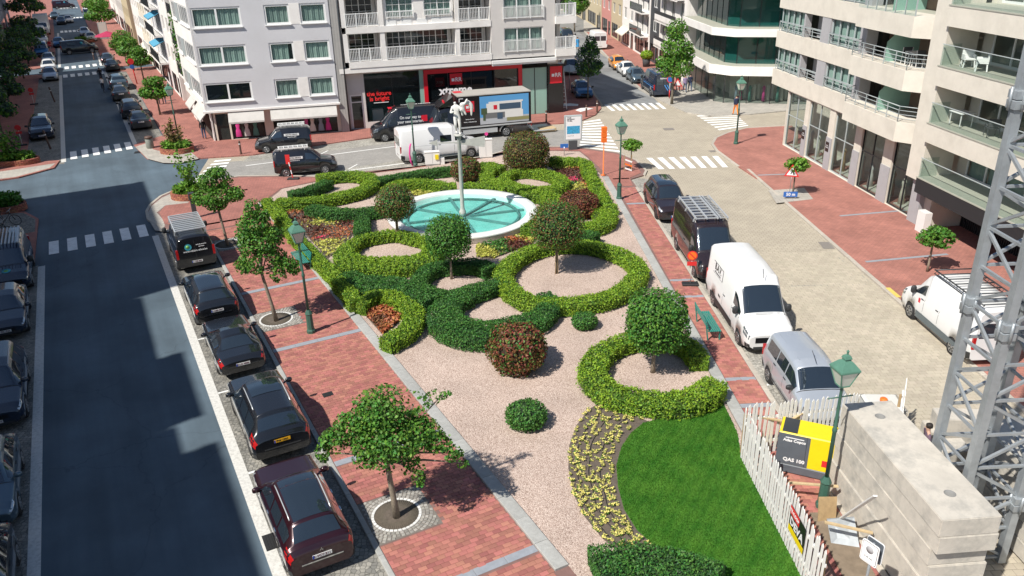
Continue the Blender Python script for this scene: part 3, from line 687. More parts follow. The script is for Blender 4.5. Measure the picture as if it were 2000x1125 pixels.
H([(702, 592, .6), (722, 576, .65), (757, 572, .7), (792, 587, .75), (808, 610, .8), (797, 636, .8), (768, 655, .8), (752, 664, .7)], 'small lime hedge curling round the orange bed at the kerb')
H([(940, 318), (962, 320), (982, 326)], 'short lime hedge under the big brown topiary', .7)
H([(984, 345, .7), (1000, 334, .6), (1030, 331, .6), (1060, 334, .8), (1090, 343, .9), (1098, 356, .9), (1078, 367, 1.0), (1040, 368, 1.0), (1005, 362, 1.1), (985, 355, .9)], 'lime ring hedge at the foot of the brown topiary', closed=True)
H([(962, 325, .7), (950, 338, .8), (958, 352, .9), (985, 366, 1.1), (935, 370, .8), (903, 371, .7)], 'wavy lime hedge between the fountain and the red shrub')
H([(1005, 373), (1040, 376), (1075, 380), (1083, 393), (1062, 402)], 'lime hedge on the far right rim of the fountain', 1.0)
H([(1075, 308), (1105, 310), (1140, 313), (1150, 331), (1164, 358), (1180, 387), (1193, 404)], 'long lime hedge along the right kerb of the park', .75)
H([(1164, 402, .7), (1172, 414, .7), (1190, 410, .9), (1182, 428, 1.0), (1160, 438, 1.), (1135, 441, 1.)], 'lime hook hedge below the red shrub at the right kerb')
H([(1086, 397), (1060, 408), (1040, 426), (1036, 446)], 'lime hedge bending round the right side of the fountain', 1.1)
H([(1120, 455), (1145, 458), (1160, 452)], 'small dark hedge link behind the largest lime ring', .8, kind='dark')
H([(1165, 1100), (1220, 1092), (1290, 1098), (1350, 1112), (1400, 1130)], 'dark clipped hedge at the bottom edge below the flower bed', 1.3, .6, 'dark', dens=1000, lf=.042)

def blob_pts(n, ctr, rad, shell=.22, power=2.0, seed=0, rough=.1, zcut=-1, freq=2.2):
    """points near the skin of a lumpy ellipsoid; also outward normals"""
    d = rng.normal(size=(n, 3)); d /= np.linalg.norm(d, axis=1)[:, None]
    if power != 2.0: d = d / (np.sum(np.abs(d) ** power, axis=1) ** (1 / power))[:, None]
    rr = 1 - shell * rng.uniform(size=n) ** 1.6 + rough * wob(d * 3, freq / 2, seed) + rng.normal(size=n) * .02
    P = d * rr[:, None] * np.array(rad); keep = d[:, 2] > zcut
    Nn = d / np.array(rad); Nn /= np.linalg.norm(Nn, axis=1)[:, None]
    return (P + np.array(ctr))[keep], Nn[keep]
def core_blob(root, ctr, rad, m, name='core', power=2.0, sc=.8):
    mb = MB(); nu, nv = 14, 9; vs = []
    for i in range(nv + 1):
        ph = PI * i / nv - PI / 2
        for j in range(nu):
            th = 2 * PI * j / nu; d = np.array([math.cos(ph) * math.cos(th), math.cos(ph) * math.sin(th), math.sin(ph)])
            if power != 2: d = d / (np.sum(np.abs(d) ** power)) ** (1 / power)
            k = sc * (1 + .06 * math.sin(3 * th + 2 * ph)); vs.append(tuple(np.array(ctr) + d * np.array(rad) * k))
    fs = [(i * nu + j, i * nu + (j + 1) % nu, (i + 1) * nu + (j + 1) % nu, (i + 1) * nu + j) for i in range(nv) for j in range(nu)]
    mb.add(vs, fs, 0, True); return mb.build(name, m, root)
def shrub(u, v, rad, label, leafs, n, lf=.07, core='core_dark', mixp=None, power=2.3, rough=.1, cat='shrub', name='shrub', jit=.6):
    p = g(u, v, .118); root = thing(name, label, cat, p)
    ctr = (0, 0, rad[2] * .92)
    P, Nn = blob_pts(n, ctr, rad, .2, power, int(u), rough); P[:, 2] = np.maximum(P[:, 2], .03)
    mi = None
    if len(leafs) > 1: mi = rng.choice(len(leafs), len(P), p=mixp)
    link('foliage', leafmesh('foliage', P, Nn, rng.uniform(.7, 1.3, len(P)) * lf, leafs, 1.6, jit, mi), root)
    core_blob(root, ctr, rad, core, power=power, sc=.84); return root
shrub(1014, 718, (1.12, 1.12, .95), 'loose red-leaved shrub standing alone on the pink gravel', ['leaf_red', 'leaf_bronze', 'leaf_dark'], 5200, .075, 'core_red', [.5, .3, .2], 2.2, .22)
shrub(911, 352, (1.02, 1.02, .82), 'reddish shrub behind the fountain column', ['leaf_red', 'leaf_bronze', 'leaf_dark'], 3600, .075, 'core_red', [.3, .4, .3])
shrub(1130, 422, (1.2, 1.15, .8), 'wide dark red shrub in the right flower bed', ['leaf_red', 'leaf_plum', 'leaf_bronze'], 4200, .075, 'core_red', [.45, .3, .25])
shrub(1029, 338, (1.62, 1.6, 1.52), 'large round brown-green topiary at the back of the park', ['leaf_bronze', 'leaf_dark', 'leaf_red'], 9500, .065, 'core_red', [.66, .22, .12], 2.5, .03)
shrub(1142, 640, (.55, .5, .36), 'small low green shrub on gravel beside the largest ring hedge', ['leaf_dark'], 1700, .055)
shrub(1028, 830, (.7, .66, .46), 'flat round green shrub on gravel nearest the camera', ['leaf_dark'], 2600, .055)

def tree(u, v, label, trunk, blobs, leaf, n, lf=.1, z=.1, tr=.07, lean=(0, 0), limbs=True, bark='bark', core=None, name='tree', mixm=None, cat='tree', jit=.6, stake=False, pos=None):
    """trunk: height of the crown base; blobs: list of (dx,dy,dz, rx,ry,rz, weight, power)"""
    p = pos or g(u, v, z); root = thing(name, label, cat, p)
    mb = MB(); top = Vector((lean[0], lean[1], trunk)); hi = max(b[2] for b in blobs)
    k = [Vector((0, 0, 0)), Vector((lean[0] * .3, lean[1] * .3, trunk * .35)), Vector((lean[0] * .7, lean[1] * .7, trunk * .7)), top, Vector((lean[0], lean[1], trunk + (hi - trunk) * .8))]
    mb.tube(k, [tr * 1.35, tr, tr * .92, tr * .85, tr * .3], 10); mb.build('trunk', bark, root)
    if limbs:
        lb = MB()
        for b in blobs:
            e = Vector(b[:3]); s = top + Vector((0, 0, random.uniform(-.1, .2)))
            lb.tube([s, lerp(s, e, .5) + Vector((0, 0, .1)), e], [tr * .5, tr * .35, tr * .15], 6)
        for i in range(7):
            b = random.choice(blobs); e = Vector(b[:3]) + Vector((random.uniform(-1, 1) * b[3], random.uniform(-1, 1) * b[4], random.uniform(-.5, .8) * b[5])) * .75
            s = lerp(top, Vector((lean[0], lean[1], hi)), random.uniform(0, .6)); lb.tube([s, lerp(s, e, .5) + Vector((0, 0, .12)), e], [tr * .35, tr * .22, tr * .08], 5)
        lb.build('limbs', bark, root)
    tw = sum(b[6] for b in blobs); PP = []; NN = []
    for q, b in enumerate(blobs):
        P, Nn = blob_pts(int(n * b[6] / tw), b[:3], b[3:6], .5 if core is None else .34, b[7] if len(b) > 7 else 2.0, int(u) + q, .16 if core is None else .09)
        PP.append(P); NN.append(Nn)
    P = np.concatenate(PP); Nn = np.concatenate(NN) + np.array([0, 0, .35])
    if core: k_ = rng.uniform(size=len(P)) < .05; P = P + Nn * np.where(k_, rng.uniform(.04, .16, len(P)), 0)[:, None]
    if core is None: k_ = wob(P, 3.0, int(u) + 3) > -.36; P = P[k_]; Nn = Nn[k_] + rng.normal(size=(k_.sum(), 3)) * .35
    lv = leaf if isinstance(leaf, list) else [leaf]; mi = rng.choice(len(lv), len(P), p=mixm) if len(lv) > 1 else None
    link('crown', leafmesh('crown', P, Nn, rng.uniform(.65, 1.3, len(P)) * lf, lv, 1.25, jit, mi), root)
    if core:
        for b in blobs: core_blob(root, b[:3], b[3:6], core, power=b[7] if len(b) > 7 else 2.0, sc=.76)
    if stake:
        s = MB()
        for dx, dy in ((.07, -.05), (-.06, -.07)): s.tube([(dx, dy, 0), (dx * .8, dy * .8, trunk * 1.05)], .022, 6)
        s.build('stake', 'wood_pale', root)
    return root
# the three street trees on the island pavement
def arm(x0, z0, dx, dy, dz, n, r0, r1):
    return [(x0 + dx * t, dy * t, z0 + dz * t - .35 * t * t, r0 + (r1 - r0) * t, r0 + (r1 - r0) * t, (r0 + (r1 - r0) * t) * .8, .35) for t in [i / (n - 1) for i in range(n)]]
tree(775, 1010, 'broad drooping street tree on the red pavement nearest the camera', 1.95,
     [(0, .1, 3.6, 1.0, .95, .75, 2.3), (.15, -.1, 3.0, 1.15, 1.0, .6, 2.4), (-.55, .1, 3.55, .7, .7, .55, 1.0), (-1.0, -.1, 3.2, .55, .5, .45, .7), (-1.5, -.15, 2.85, .42, .38, .38, .42), (-1.8, -.2, 2.5, .24, .24, .32, .2),
      (.75, .3, 3.7, .5, .45, .35, .5), (1.2, .55, 3.75, .36, .28, .2, .22), (1.55, .7, 3.75, .22, .2, .14, .1), (.9, -.1, 3.05, .6, .5, .42, .7), (1.35, -.2, 2.75, .42, .36, .32, .35), (1.8, -.25, 2.4, .3, .25, .24, .18), (2.05, -.3, 2.1, .18, .16, .18, .08),
      (.55, -.5, 2.45, .35, .35, .5, .35), (.85, -.7, 2.0, .2, .2, .4, .14), (-.6, -.5, 2.7, .4, .4, .55, .45), (.0, -.6, 2.6, .5, .45, .55, .6)], ['leaf_tree', 'leaf_fresh', 'leaf_holly'], 14000, .076, mixm=[.55, .2, .25], tr=.085, bark='bark_light', lean=(-.12, 0))
tree(540, 627, 'tall narrow street tree beside the green lamp post', 2.3,
     [(-.15, 0, 3.0, 1.0, .95, .6, 1.6), (-.2, .1, 3.75, .95, .9, .65, 1.5), (-.35, .1, 4.5, .72, .7, .55, .8), (-.25, .1, 5.2, .42, .42, .45, .3), (-.75, .1, 4.0, .45, .4, .4, .35), (.45, .0, 4.1, .45, .4, .4, .35), (.15, 0, 4.9, .3, .3, .3, .15), (.75, -.1, 2.75, .5, .45, .4, .45), (1.15, -.1, 2.6, .3, .3, .38, .2), (-.95, -.1, 2.75, .42, .4, .35, .35), (.5, -.3, 2.35, .35, .3, .35, .25)], ['leaf_tree', 'leaf_fresh', 'leaf_holly'], 7800, .092, mixm=[.55, .2, .25], tr=.075, lean=(-.3, .0), bark='bark_light')
tree(445, 480, 'lumpy street tree beside the black van with roof rack', 2.1,
     [(-.1, 0, 3.0, 1.15, 1.1, .6, 1.6), (-.1, .1, 3.7, .95, .9, .5, 1.2), (.1, .1, 4.15, .55, .5, .35, .4), (-1.0, -.1, 2.8, .5, .45, .4, .45), (.95, -.1, 3.0, .5, .45, .4, .45), (-.2, -.2, 2.45, .6, .5, .35, .45)], ['leaf_tree', 'leaf_fresh'], 5600, .1, mixm=[.75, .25], tr=.07, lean=(-.15, 0), bark='bark_light')
# clipped trees of the park
tree(778, 472, 'bronze ball tree in a gravel ring left of the fountain', 1.35, [(0, 0, 2.25, 1.08, 1.08, 1.0, 1, 2.2)], ['leaf_bronze', 'leaf_dark', 'leaf_red'], 6500, .065, .118, .045, core='core_dark', mixm=[.45, .47, .08], limbs=False, stake=True)
tree(1087, 534, 'bronze ball tree with stakes in the largest gravel ring', 1.3, [(0, 0, 2.52, 1.32, 1.32, 1.2, 1, 2.2)], ['leaf_bronze', 'leaf_dark', 'leaf_red'], 8500, .065, .118, .05, core='core_dark', mixm=[.4, .52, .08], limbs=False, stake=True)
tree(882, 545, 'glossy green lollipop tree in front of the fountain', 1.3, [(0, 0, 2.25, 1.08, 1.08, 1.05, 1, 2.6)], ['leaf_holly', 'leaf_tree'], 7000, .072, .118, .055, core='core_dark', mixm=[.6, .4], limbs=False, bark='bark_light')
tree(1275, 727, 'green block-shaped clipped tree beside the park bench', 1.15, [(.05, 0, 2.2, 1.12, 1.12, 1.12, 1, 3.0)], ['leaf_holly', 'leaf_fresh', 'leaf_tree'], 9000, .078, .118, .075, core='core_dark', mixm=[.4, .12, .48], limbs=False, bark='bark_light')
# small street trees
tree(1232, 331, 'little mop-headed tree with white guard at the crossroads', 1.35, [(0, 0, 1.75, .72, .72, .38, 1)], 'leaf_fresh', 900, .13, tr=.04)
tree(1548, 381, 'little mop-headed tree by the road works sign', 1.5, [(.05, 0, 1.95, .75, .72, .42, 1), (.3, 0, 2.1, .4, .4, .25, .3)], 'leaf_fresh', 1000, .13, tr=.045)
tree(1811, 530, 'little mop-headed tree behind the white van at right', 1.2, [(.1, 0, 1.75, .85, .85, .45, 1), (.0, 0, 2.05, .45, .45, .3, .3)], 'leaf_tree', 1400, .13, tr=.055, bark='bark_light')
tree(1312, 203, 'tall fresh green street tree before the glass corner building', 2.6, [(.1, 0, 3.5, 1.7, 1.6, 1.1, 1.5), (.2, .1, 5.2, 1.55, 1.5, 1.2, 1.4), (.1, .1, 6.8, 1.05, 1.05, .95, .8), (-.9, -.1, 3.9, .8, .8, .7, .5), (1.1, 0, 4.6, .8, .8, .7, .5)], ['leaf_fresh', 'leaf_tree'], 5200, .17, tr=.11, mixm=[.45, .55])
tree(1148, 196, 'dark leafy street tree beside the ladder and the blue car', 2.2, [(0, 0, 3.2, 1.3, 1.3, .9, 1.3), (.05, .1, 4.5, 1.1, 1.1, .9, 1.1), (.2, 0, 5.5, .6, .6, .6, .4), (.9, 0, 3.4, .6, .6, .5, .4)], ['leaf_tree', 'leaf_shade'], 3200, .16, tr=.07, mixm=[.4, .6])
tree(0, 0, 'leafy tree at the far end of the right side street', 2.4, [(0, 0, 4.0, 2.1, 2.1, 1.5, 1.3), (.6, .1, 5.8, 1.6, 1.6, 1.2, 1.), (1.3, 0, 4.4, 1.1, 1.1, .9, .5)], ['leaf_tree', 'leaf_fresh'], 3000, .24, tr=.12, mixm=[.7, .3], pos=g(1122, 62, .1))
for i, (u, v, h, r, lab) in enumerate(((313, 224, 3.6, 1.35, 'nearest street tree on the far pavement behind the far corner lamp'), (281, 157, 4.0, 1.35, 'second street tree along the far right pavement'), (262, 138, 4.2, 1.5, 'third street tree along the far right pavement'), (247, 122, 4.2, 1.6, 'fourth street tree beside the pink parasol'), (205, 72, 6.0, 2.3, 'large dense street tree where the far pavement meets the second crossing'), (195, 48, 6.5, 2.2, 'large street tree next beyond the dense one'), (186, 22, 6.5, 2.6, 'large street tree farthest along the left street'))):
    tree(u, v, lab, h * .5, [(-.1, 0, h * .62, r, r, h * .2, 1.2), (0, .1, h * .85, r * .75, r * .75, h * .17, .8), (-r * .7, 0, h * .58, r * .5, r * .5, h * .12, .4), (r * .7, 0, h * .6, r * .5, r * .5, h * .12, .4)], ['leaf_tree', 'leaf_fresh'], 2000, .20 if i < 4 else .28, tr=.08, mixm=[.75, .25])
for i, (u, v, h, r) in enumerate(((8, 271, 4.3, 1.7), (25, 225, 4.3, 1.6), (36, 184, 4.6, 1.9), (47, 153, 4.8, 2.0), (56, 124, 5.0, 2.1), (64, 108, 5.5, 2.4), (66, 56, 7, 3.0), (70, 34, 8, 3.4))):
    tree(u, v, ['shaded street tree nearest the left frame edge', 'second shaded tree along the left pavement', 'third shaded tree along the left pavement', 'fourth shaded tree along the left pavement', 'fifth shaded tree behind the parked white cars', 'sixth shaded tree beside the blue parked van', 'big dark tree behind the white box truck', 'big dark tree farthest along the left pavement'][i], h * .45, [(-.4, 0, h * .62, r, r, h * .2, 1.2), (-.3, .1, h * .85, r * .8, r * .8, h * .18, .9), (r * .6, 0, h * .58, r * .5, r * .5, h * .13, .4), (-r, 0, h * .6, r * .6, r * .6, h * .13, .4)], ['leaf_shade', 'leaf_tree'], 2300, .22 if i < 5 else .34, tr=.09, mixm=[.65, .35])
tree(0, 0, 'pale silvery green tree at the upper left frame edge', 3, [(0, 0, 6, 2.6, 2.6, 1.7, 1.3), (-.5, .1, 8, 1.9, 1.9, 1.3, .9), (1.6, 0, 5.5, 1.3, 1.3, 1, .5)], ['leaf_silver', 'leaf_tree'], 4200, .28, tr=.14, mixm=[.8, .2], pos=L(118, -9.6, .1))

# round brick planters
mat('planter_brick', (.34, .125, .075), .85, island=.3, bump=.3, bs=40)
def planter(u, v, rx, ry, label, plants, n=900, leaf='leaf_tree', hgt_=.42, sapling=None, pos=None, rz=0):
    p = pos or g(u, v, .1); root = thing('planter', label, 'planter', p, rz)
    mb = MB(); nb = 30
    for row in range(4):
        for k in range(nb):
            t = 2 * PI * (k + .5 * (row % 2)) / nb; c = Vector((rx * math.cos(t), ry * math.sin(t), 0)); d = Vector((-rx * math.sin(t), ry * math.cos(t), 0)); ln = d.length * 2 * PI / nb * .93; d.normalize(); nrm = Vector((d.y, -d.x, 0))
            z0 = row * hgt_ / 4; z1 = z0 + hgt_ / 4 - .012; q = []
            for z in (z0, z1):
                for sx, sy in ((-1, -1), (1, -1), (1, 1), (-1, 1)): q.append(c + d * ln / 2 * sx + nrm * .07 * sy + Vector((0, 0, z)))
            mb.add(q, [(4, 5, 6, 7), (0, 1, 5, 4), (1, 2, 6, 5), (2, 3, 7, 6), (3, 0, 4, 7)])
    o = mb.build('brick', 'planter_brick', root); o['kind'] = 'stuff'
    MB().lathe([(1, 0), (1, .3), (.5, .36), (.001, .38)], 28).build('soil', 'soil', root).scale = (rx * .98, ry * .98, 1)
    P = np.stack([rng.normal(size=n) * rx * .45, rng.normal(size=n) * ry * .45, rng.uniform(.35, .35 + plants, n)], 1); e = (P[:, 0] / rx) ** 2 + (P[:, 1] / ry) ** 2; P = P[e < .9]
    link('foliage', leafmesh('foliage', P, np.tile([0, 0, 1.], (len(P), 1)), rng.uniform(.08, .2, len(P)), [leaf], 2.2, .9), root)
    if sapling:
        h, r, m_, nl = sapling; st = MB()
        PP = []
        for i in range(7):
            t = random.uniform(0, 6.28); e = Vector((math.cos(t) * r * random.uniform(.3, 1), math.sin(t) * r * random.uniform(.3, 1), h * random.uniform(.6, 1))); st.tube([(0, 0, .3), e * .5 + Vector((0, 0, .25)), e], [.03, .02, .008], 5)
            for k in range(nl // 7):
                f = random.uniform(.35, 1.05); PP.append(np.array(e * f) + np.array([0, 0, .25 * (1 - f)]) + rng.normal(size=3) * r * .2)
        st.build('stem', 'bark', root); P = np.array(PP)
        link('crown', leafmesh('crown', P, np.tile([0, 0, 1.], (len(P), 1)), rng.uniform(.1, .2, len(P)), [m_], 1.6, .8), root)
    return root
planter(347, 296, 1.25, 1.0, 'round brick planter on the far corner before the grey building', .5, 1500, 'leaf_fresh', sapling=(2.6, .8, 'leaf_bronze', 420))
planter(30, 319, 1.75, 1.0, 'round brick planter on the shaded far left corner', .5, 1500, 'leaf_fresh', sapling=(2.4, 1.0, 'leaf_tree', 500), rz=.1)
planter(372, 384, 1.15, .95, 'round brick planter on the near island corner with a wispy sapling', .5, 1500, 'leaf_fresh', sapling=(3.0, .9, 'leaf_fresh', 420))
planter(8, 410, 1.35, .95, 'round brick planter at the left frame edge by the bicycle', .7, 1500, 'leaf_tree')
planter(165, 82, 1.6, 1.2, 'low planter with grass beside the far white and red vehicle', .5, 500, 'leaf_fresh')

# ------------------------------------------------------------------ beds
def inpoly(P, poly):
    x, y = P[:, 0], P[:, 1]; ins = np.zeros(len(P), bool); n = len(poly); j = n - 1
    for i in range(n):
        xi, yi, xj, yj = poly[i][0], poly[i][1], poly[j][0], poly[j][1]
        c = ((yi > y) != (yj > y)) & (x < (xj - xi) * (y - yi) / (yj - yi + 1e-12) + xi); ins ^= c; j = i
    return ins
def bed(name, label, px, patches, n, cat='plants', lf=.09):
    poly = [g(u, v, .12) for u, v in px]; sheet('bed_soil', poly, .124, 'soil')
    xs = [p.x for p in poly]; ys = [p.y for p in poly]
    P = np.stack([rng.uniform(min(xs), max(xs), n * 4), rng.uniform(min(ys), max(ys), n * 4), np.zeros(n * 4)], 1); P = P[inpoly(P, poly)][:n]
    clump = wob(P * np.array([1, 1, 0]), 4.5, 3); P[:, 2] = .13 + np.maximum(0, clump + .4) * .12 + rng.uniform(0, .12, len(P))
    P = P[clump > -.45]
    names = [p[2] for p in patches]; sc = np.stack([-np.hypot(P[:, 0] - g(*p[0]).x, P[:, 1] - g(*p[0]).y) / p[1] for p in patches], 1) + rng.normal(size=(len(P), len(patches))) * .25
    um = sorted(set(names)); mi = np.array([um.index(names[k]) for k in sc.argmax(1)])
    o = link(name, leafmesh(name, P, np.tile([0, 0, 1.], (len(P), 1)), rng.uniform(.6, 1.4, len(P)) * lf, um, 1.4, .7, mi))
    o['kind'] = 'stuff'; o['label'] = label; o['category'] = cat; return o
bed('bedding_plants', 'mixed plum, orange and lime bedding plants in the left bed', [(548, 401), (600, 408), (650, 419), (695, 420), (694, 455), (660, 490), (640, 505), (600, 462), (565, 425)],
    [((560, 405), 1, 'leaf_plum'), ((600, 425), .9, 'leaf_plum'), ((640, 437), .9, 'leaf_yellow'), ((600, 436), .4, 'leaf_brown'), ((655, 460), .8, 'leaf_orange'), ((680, 440), .6, 'leaf_plum'), ((620, 455), .8, 'leaf_plum'), ((635, 470), .3, 'petal_pink'), ((650, 485), .7, 'leaf_yellow'), ((575, 422), .45, 'leaf_orange'), ((630, 420), .7, 'leaf_plum')], 2900)
bed('bedding_plants', 'mixed red, lime and orange bedding plants in the right bed', [(1065, 318), (1130, 324), (1142, 342), (1160, 372), (1178, 400), (1160, 402), (1130, 380), (1105, 372), (1102, 350), (1085, 335)],
    [((1078, 322), .8, 'leaf_orange'), ((1100, 328), .8, 'leaf_yellow'), ((1125, 330), .7, 'leaf_orange'), ((1125, 345), 1.2, 'leaf_plum'), ((1115, 357), .5, 'petal_pink'), ((1130, 370), .8, 'leaf_yellow'), ((1147, 366), .6, 'leaf_orange'), ((1155, 385), .7, 'leaf_plum'), ((1110, 365), .7, 'leaf_dark'), ((1150, 350), .9, 'leaf_plum')], 2800)
bed('bedding_plants', 'low green and lime planting before the fountain rim', [(930, 482), (960, 474), (1000, 465), (1035, 455), (1048, 465), (1040, 478), (1000, 492), (965, 505), (930, 503)],
    [((940, 494), .8, 'leaf_yellow'), ((975, 485), .8, 'leaf_dark'), ((1005, 474), .5, 'leaf_orange'), ((1025, 465), .7, 'leaf_yellow'), ((1000, 485), .6, 'leaf_plum'), ((955, 482), .6, 'leaf_dark')], 2600)
bed('bedding_plants', 'yellow-green low planting behind the fountain', [(800, 380), (825, 370), (865, 366), (890, 374), (860, 376), (820, 386)], [((830, 375), 1, 'leaf_yellow'), ((860, 370), 1, 'leaf_lime')], 1100)
bed('bedding_plants', 'copper-orange bedding plants inside the small lime hedge curl', [(708, 610), (735, 598), (770, 594), (788, 606), (785, 622), (765, 642), (748, 655)], [((750, 612), 1, 'leaf_orange'), ((740, 630), .4, 'leaf_brown'), ((765, 605), .4, 'leaf_orange'), ((730, 608), .3, 'leaf_red')], 1900, lf=.1)
# yellow flower crescent with drip hoses
FB = [(1176, 783), (1150, 800), (1125, 832), (1112, 870), (1110, 915), (1120, 965), (1142, 1010), (1175, 1050), (1215, 1085), (1300, 1085), (1275, 1068), (1240, 1035), (1215, 995), (1203, 950), (1201, 905), (1212, 868), (1232, 840), (1262, 820), (1225, 808)]
sheet('flower_bed', [g(u + (14 if 9 <= i <= 17 else 0), v + (6 if i in (9, 17) else 0), .12) for i, (u, v) in enumerate(FB)], .126, 'soil')
fl = MB(); PP = []
for i in range(26): PP.append((random.gauss(0, .045), random.gauss(0, .045), random.uniform(.05, .13)))
P = np.array(PP); mi = (rng.uniform(size=len(P)) < .3).astype(int)
flower_mesh = leafmesh('yellow_flower', P, np.tile([0, 0, 1.], (len(P), 1)), rng.uniform(.045, .075, len(P)), ['petal_yellow', 'leaf_tree'], 1.2, .5, mi)
outer = smooth_path([g(u, v, .13) for u, v in FB[0:9]], step=.1); inner = smooth_path([g(u, v, .13) for u, v in (FB[18], FB[17], FB[16], FB[15], FB[14], FB[13], FB[12], FB[11], FB[9])], step=.1)
def between(t, f):
    a = outer[min(int(t * (len(outer) - 1)), len(outer) - 1)]; b = inner[min(int(t * (len(inner) - 1)), len(inner) - 1)]; return lerp(a, b, f)
for r in range(7):
    f = .06 + .14 * r; n = 40
    for k in range(n):
        if random.random() < .15: continue
        t = .03 + .94 * (k + random.uniform(-.35, .35)) / n; p = between(max(0, min(1, t)), f + random.uniform(-.05, .05))
        o = link('yellow_flower', flower_mesh, None, (p.x, p.y, .125), random.uniform(0, 6)); s = random.uniform(.5, .95); o.scale = (s, s, s)
        tag(o, 'small yellow flower clump in the crescent bed beside the lawn', 'flower', 'yellow flowers of the crescent bed')
for r, f in enumerate((.2, .45, .7)):
    hp = [between(t / 40, f + .015 * math.sin(t * .8)) + Vector((0, 0, .012)) for t in range(41)]
    tag(MB().tube(hp, .012, 5).build('drip_hose', 'black_matt'), ['black drip hose nearest the gravel in the flower crescent', 'black drip hose along the middle of the flower crescent', 'black drip hose nearest the lawn in the flower crescent'][r], 'hose')
# lawn
LP = [(1256, 826), (1232, 846), (1214, 872), (1204, 908), (1207, 950), (1219, 995), (1244, 1035), (1280, 1068), (1330, 1095), (1420, 1150), (1590, 1172), (1561, 1118), (1508, 1012), (1449, 897), (1440, 845), (1412, 785), (1390, 800), (1340, 808), (1300, 815)]
lawn_poly = [g(u, v, .13) for u, v in LP]
def lawnmat():
    m, t, b = newmat('lawn'); lk = t.links; tc = N(t, 'ShaderNodeTexCoord')
    mp = N(t, 'ShaderNodeMapping'); mp.inputs['Rotation'].default_value = (0, 0, R(30)); lk.new(tc.outputs['Object'], mp.inputs[0])
    wv = N(t, 'ShaderNodeTexWave'); wv.inputs['Scale'].default_value = .9; wv.inputs['Distortion'].default_value = .6; lk.new(mp.outputs[0], wv.inputs[0])
    nz = N(t, 'ShaderNodeTexNoise'); nz.inputs['Scale'].default_value = 1.6; nz.inputs['Detail'].default_value = 8; lk.new(tc.outputs['Object'], nz.inputs[0])
    a = N(t, 'ShaderNodeMath', operation='MULTIPLY_ADD'); a.inputs[1].default_value = .16; lk.new(wv.outputs[0], a.inputs[0]); lk.new(nz.outputs[0], a.inputs[2])
    cr = N(t, 'ShaderNodeValToRGB'); e = cr.color_ramp.elements; e[0].position = .35; e[0].color = (.030, .125, .010, 1); e[1].position = .9; e[1].color = (.075, .195, .020, 1); lk.new(a.outputs[0], cr.inputs[0])
    ge = N(t, 'ShaderNodeNewGeometry'); mr = N(t, 'ShaderNodeMapRange'); mr.inputs[3].default_value = .84; mr.inputs[4].default_value = 1.18; lk.new(ge.outputs['Random Per Island'], mr.inputs[0])
    h = N(t, 'ShaderNodeHueSaturation'); lk.new(mr.outputs[0], h.inputs['Value']); lk.new(cr.outputs[0], h.inputs['Color']); lk.new(h.outputs[0], b.inputs['Base Color']); b.inputs['Roughness'].default_value = .7; b.inputs['Specular IOR Level'].default_value = .25
lawnmat()
sheet('lawn', lawn_poly, .13, 'lawn')
nb = 150000; xs = [p.x for p in lawn_poly]; ys = [p.y for p in lawn_poly]
P = np.stack([rng.uniform(min(xs), max(xs), nb), rng.uniform(min(ys), max(ys), nb), np.full(nb, .13)], 1); P = P[inpoly(P, lawn_poly)][:70000]; nb = len(P)
t = rng.uniform(0, 6.28, nb); hh = rng.uniform(.025, .05, nb); wd = .012
dx = np.stack([np.cos(t) * wd, np.sin(t) * wd, np.zeros(nb)], 1); tip = P + np.stack([rng.normal(size=nb) * .018, rng.normal(size=nb) * .018, hh], 1)
v = np.stack([P - dx, P + dx, tip], 1).reshape(-1, 3); me = bpy.data.meshes.new('grass')
me.vertices.add(3 * nb); me.vertices.foreach_set('co', v.reshape(-1)); me.loops.add(3 * nb); me.loops.foreach_set('vertex_index', np.arange(3 * nb, dtype=np.int32))
me.polygons.add(nb); me.polygons.foreach_set('loop_start', np.arange(nb, dtype=np.int32) * 3); me.polygons.foreach_set('loop_total', np.full(nb, 3, np.int32)); me.materials.append(MATS['lawn']); me.update(calc_edges=True)
o = link('grass', me); o['kind'] = 'stuff'; o['label'] = 'short mown green grass of the curved lawn'; o['category'] = 'grass'

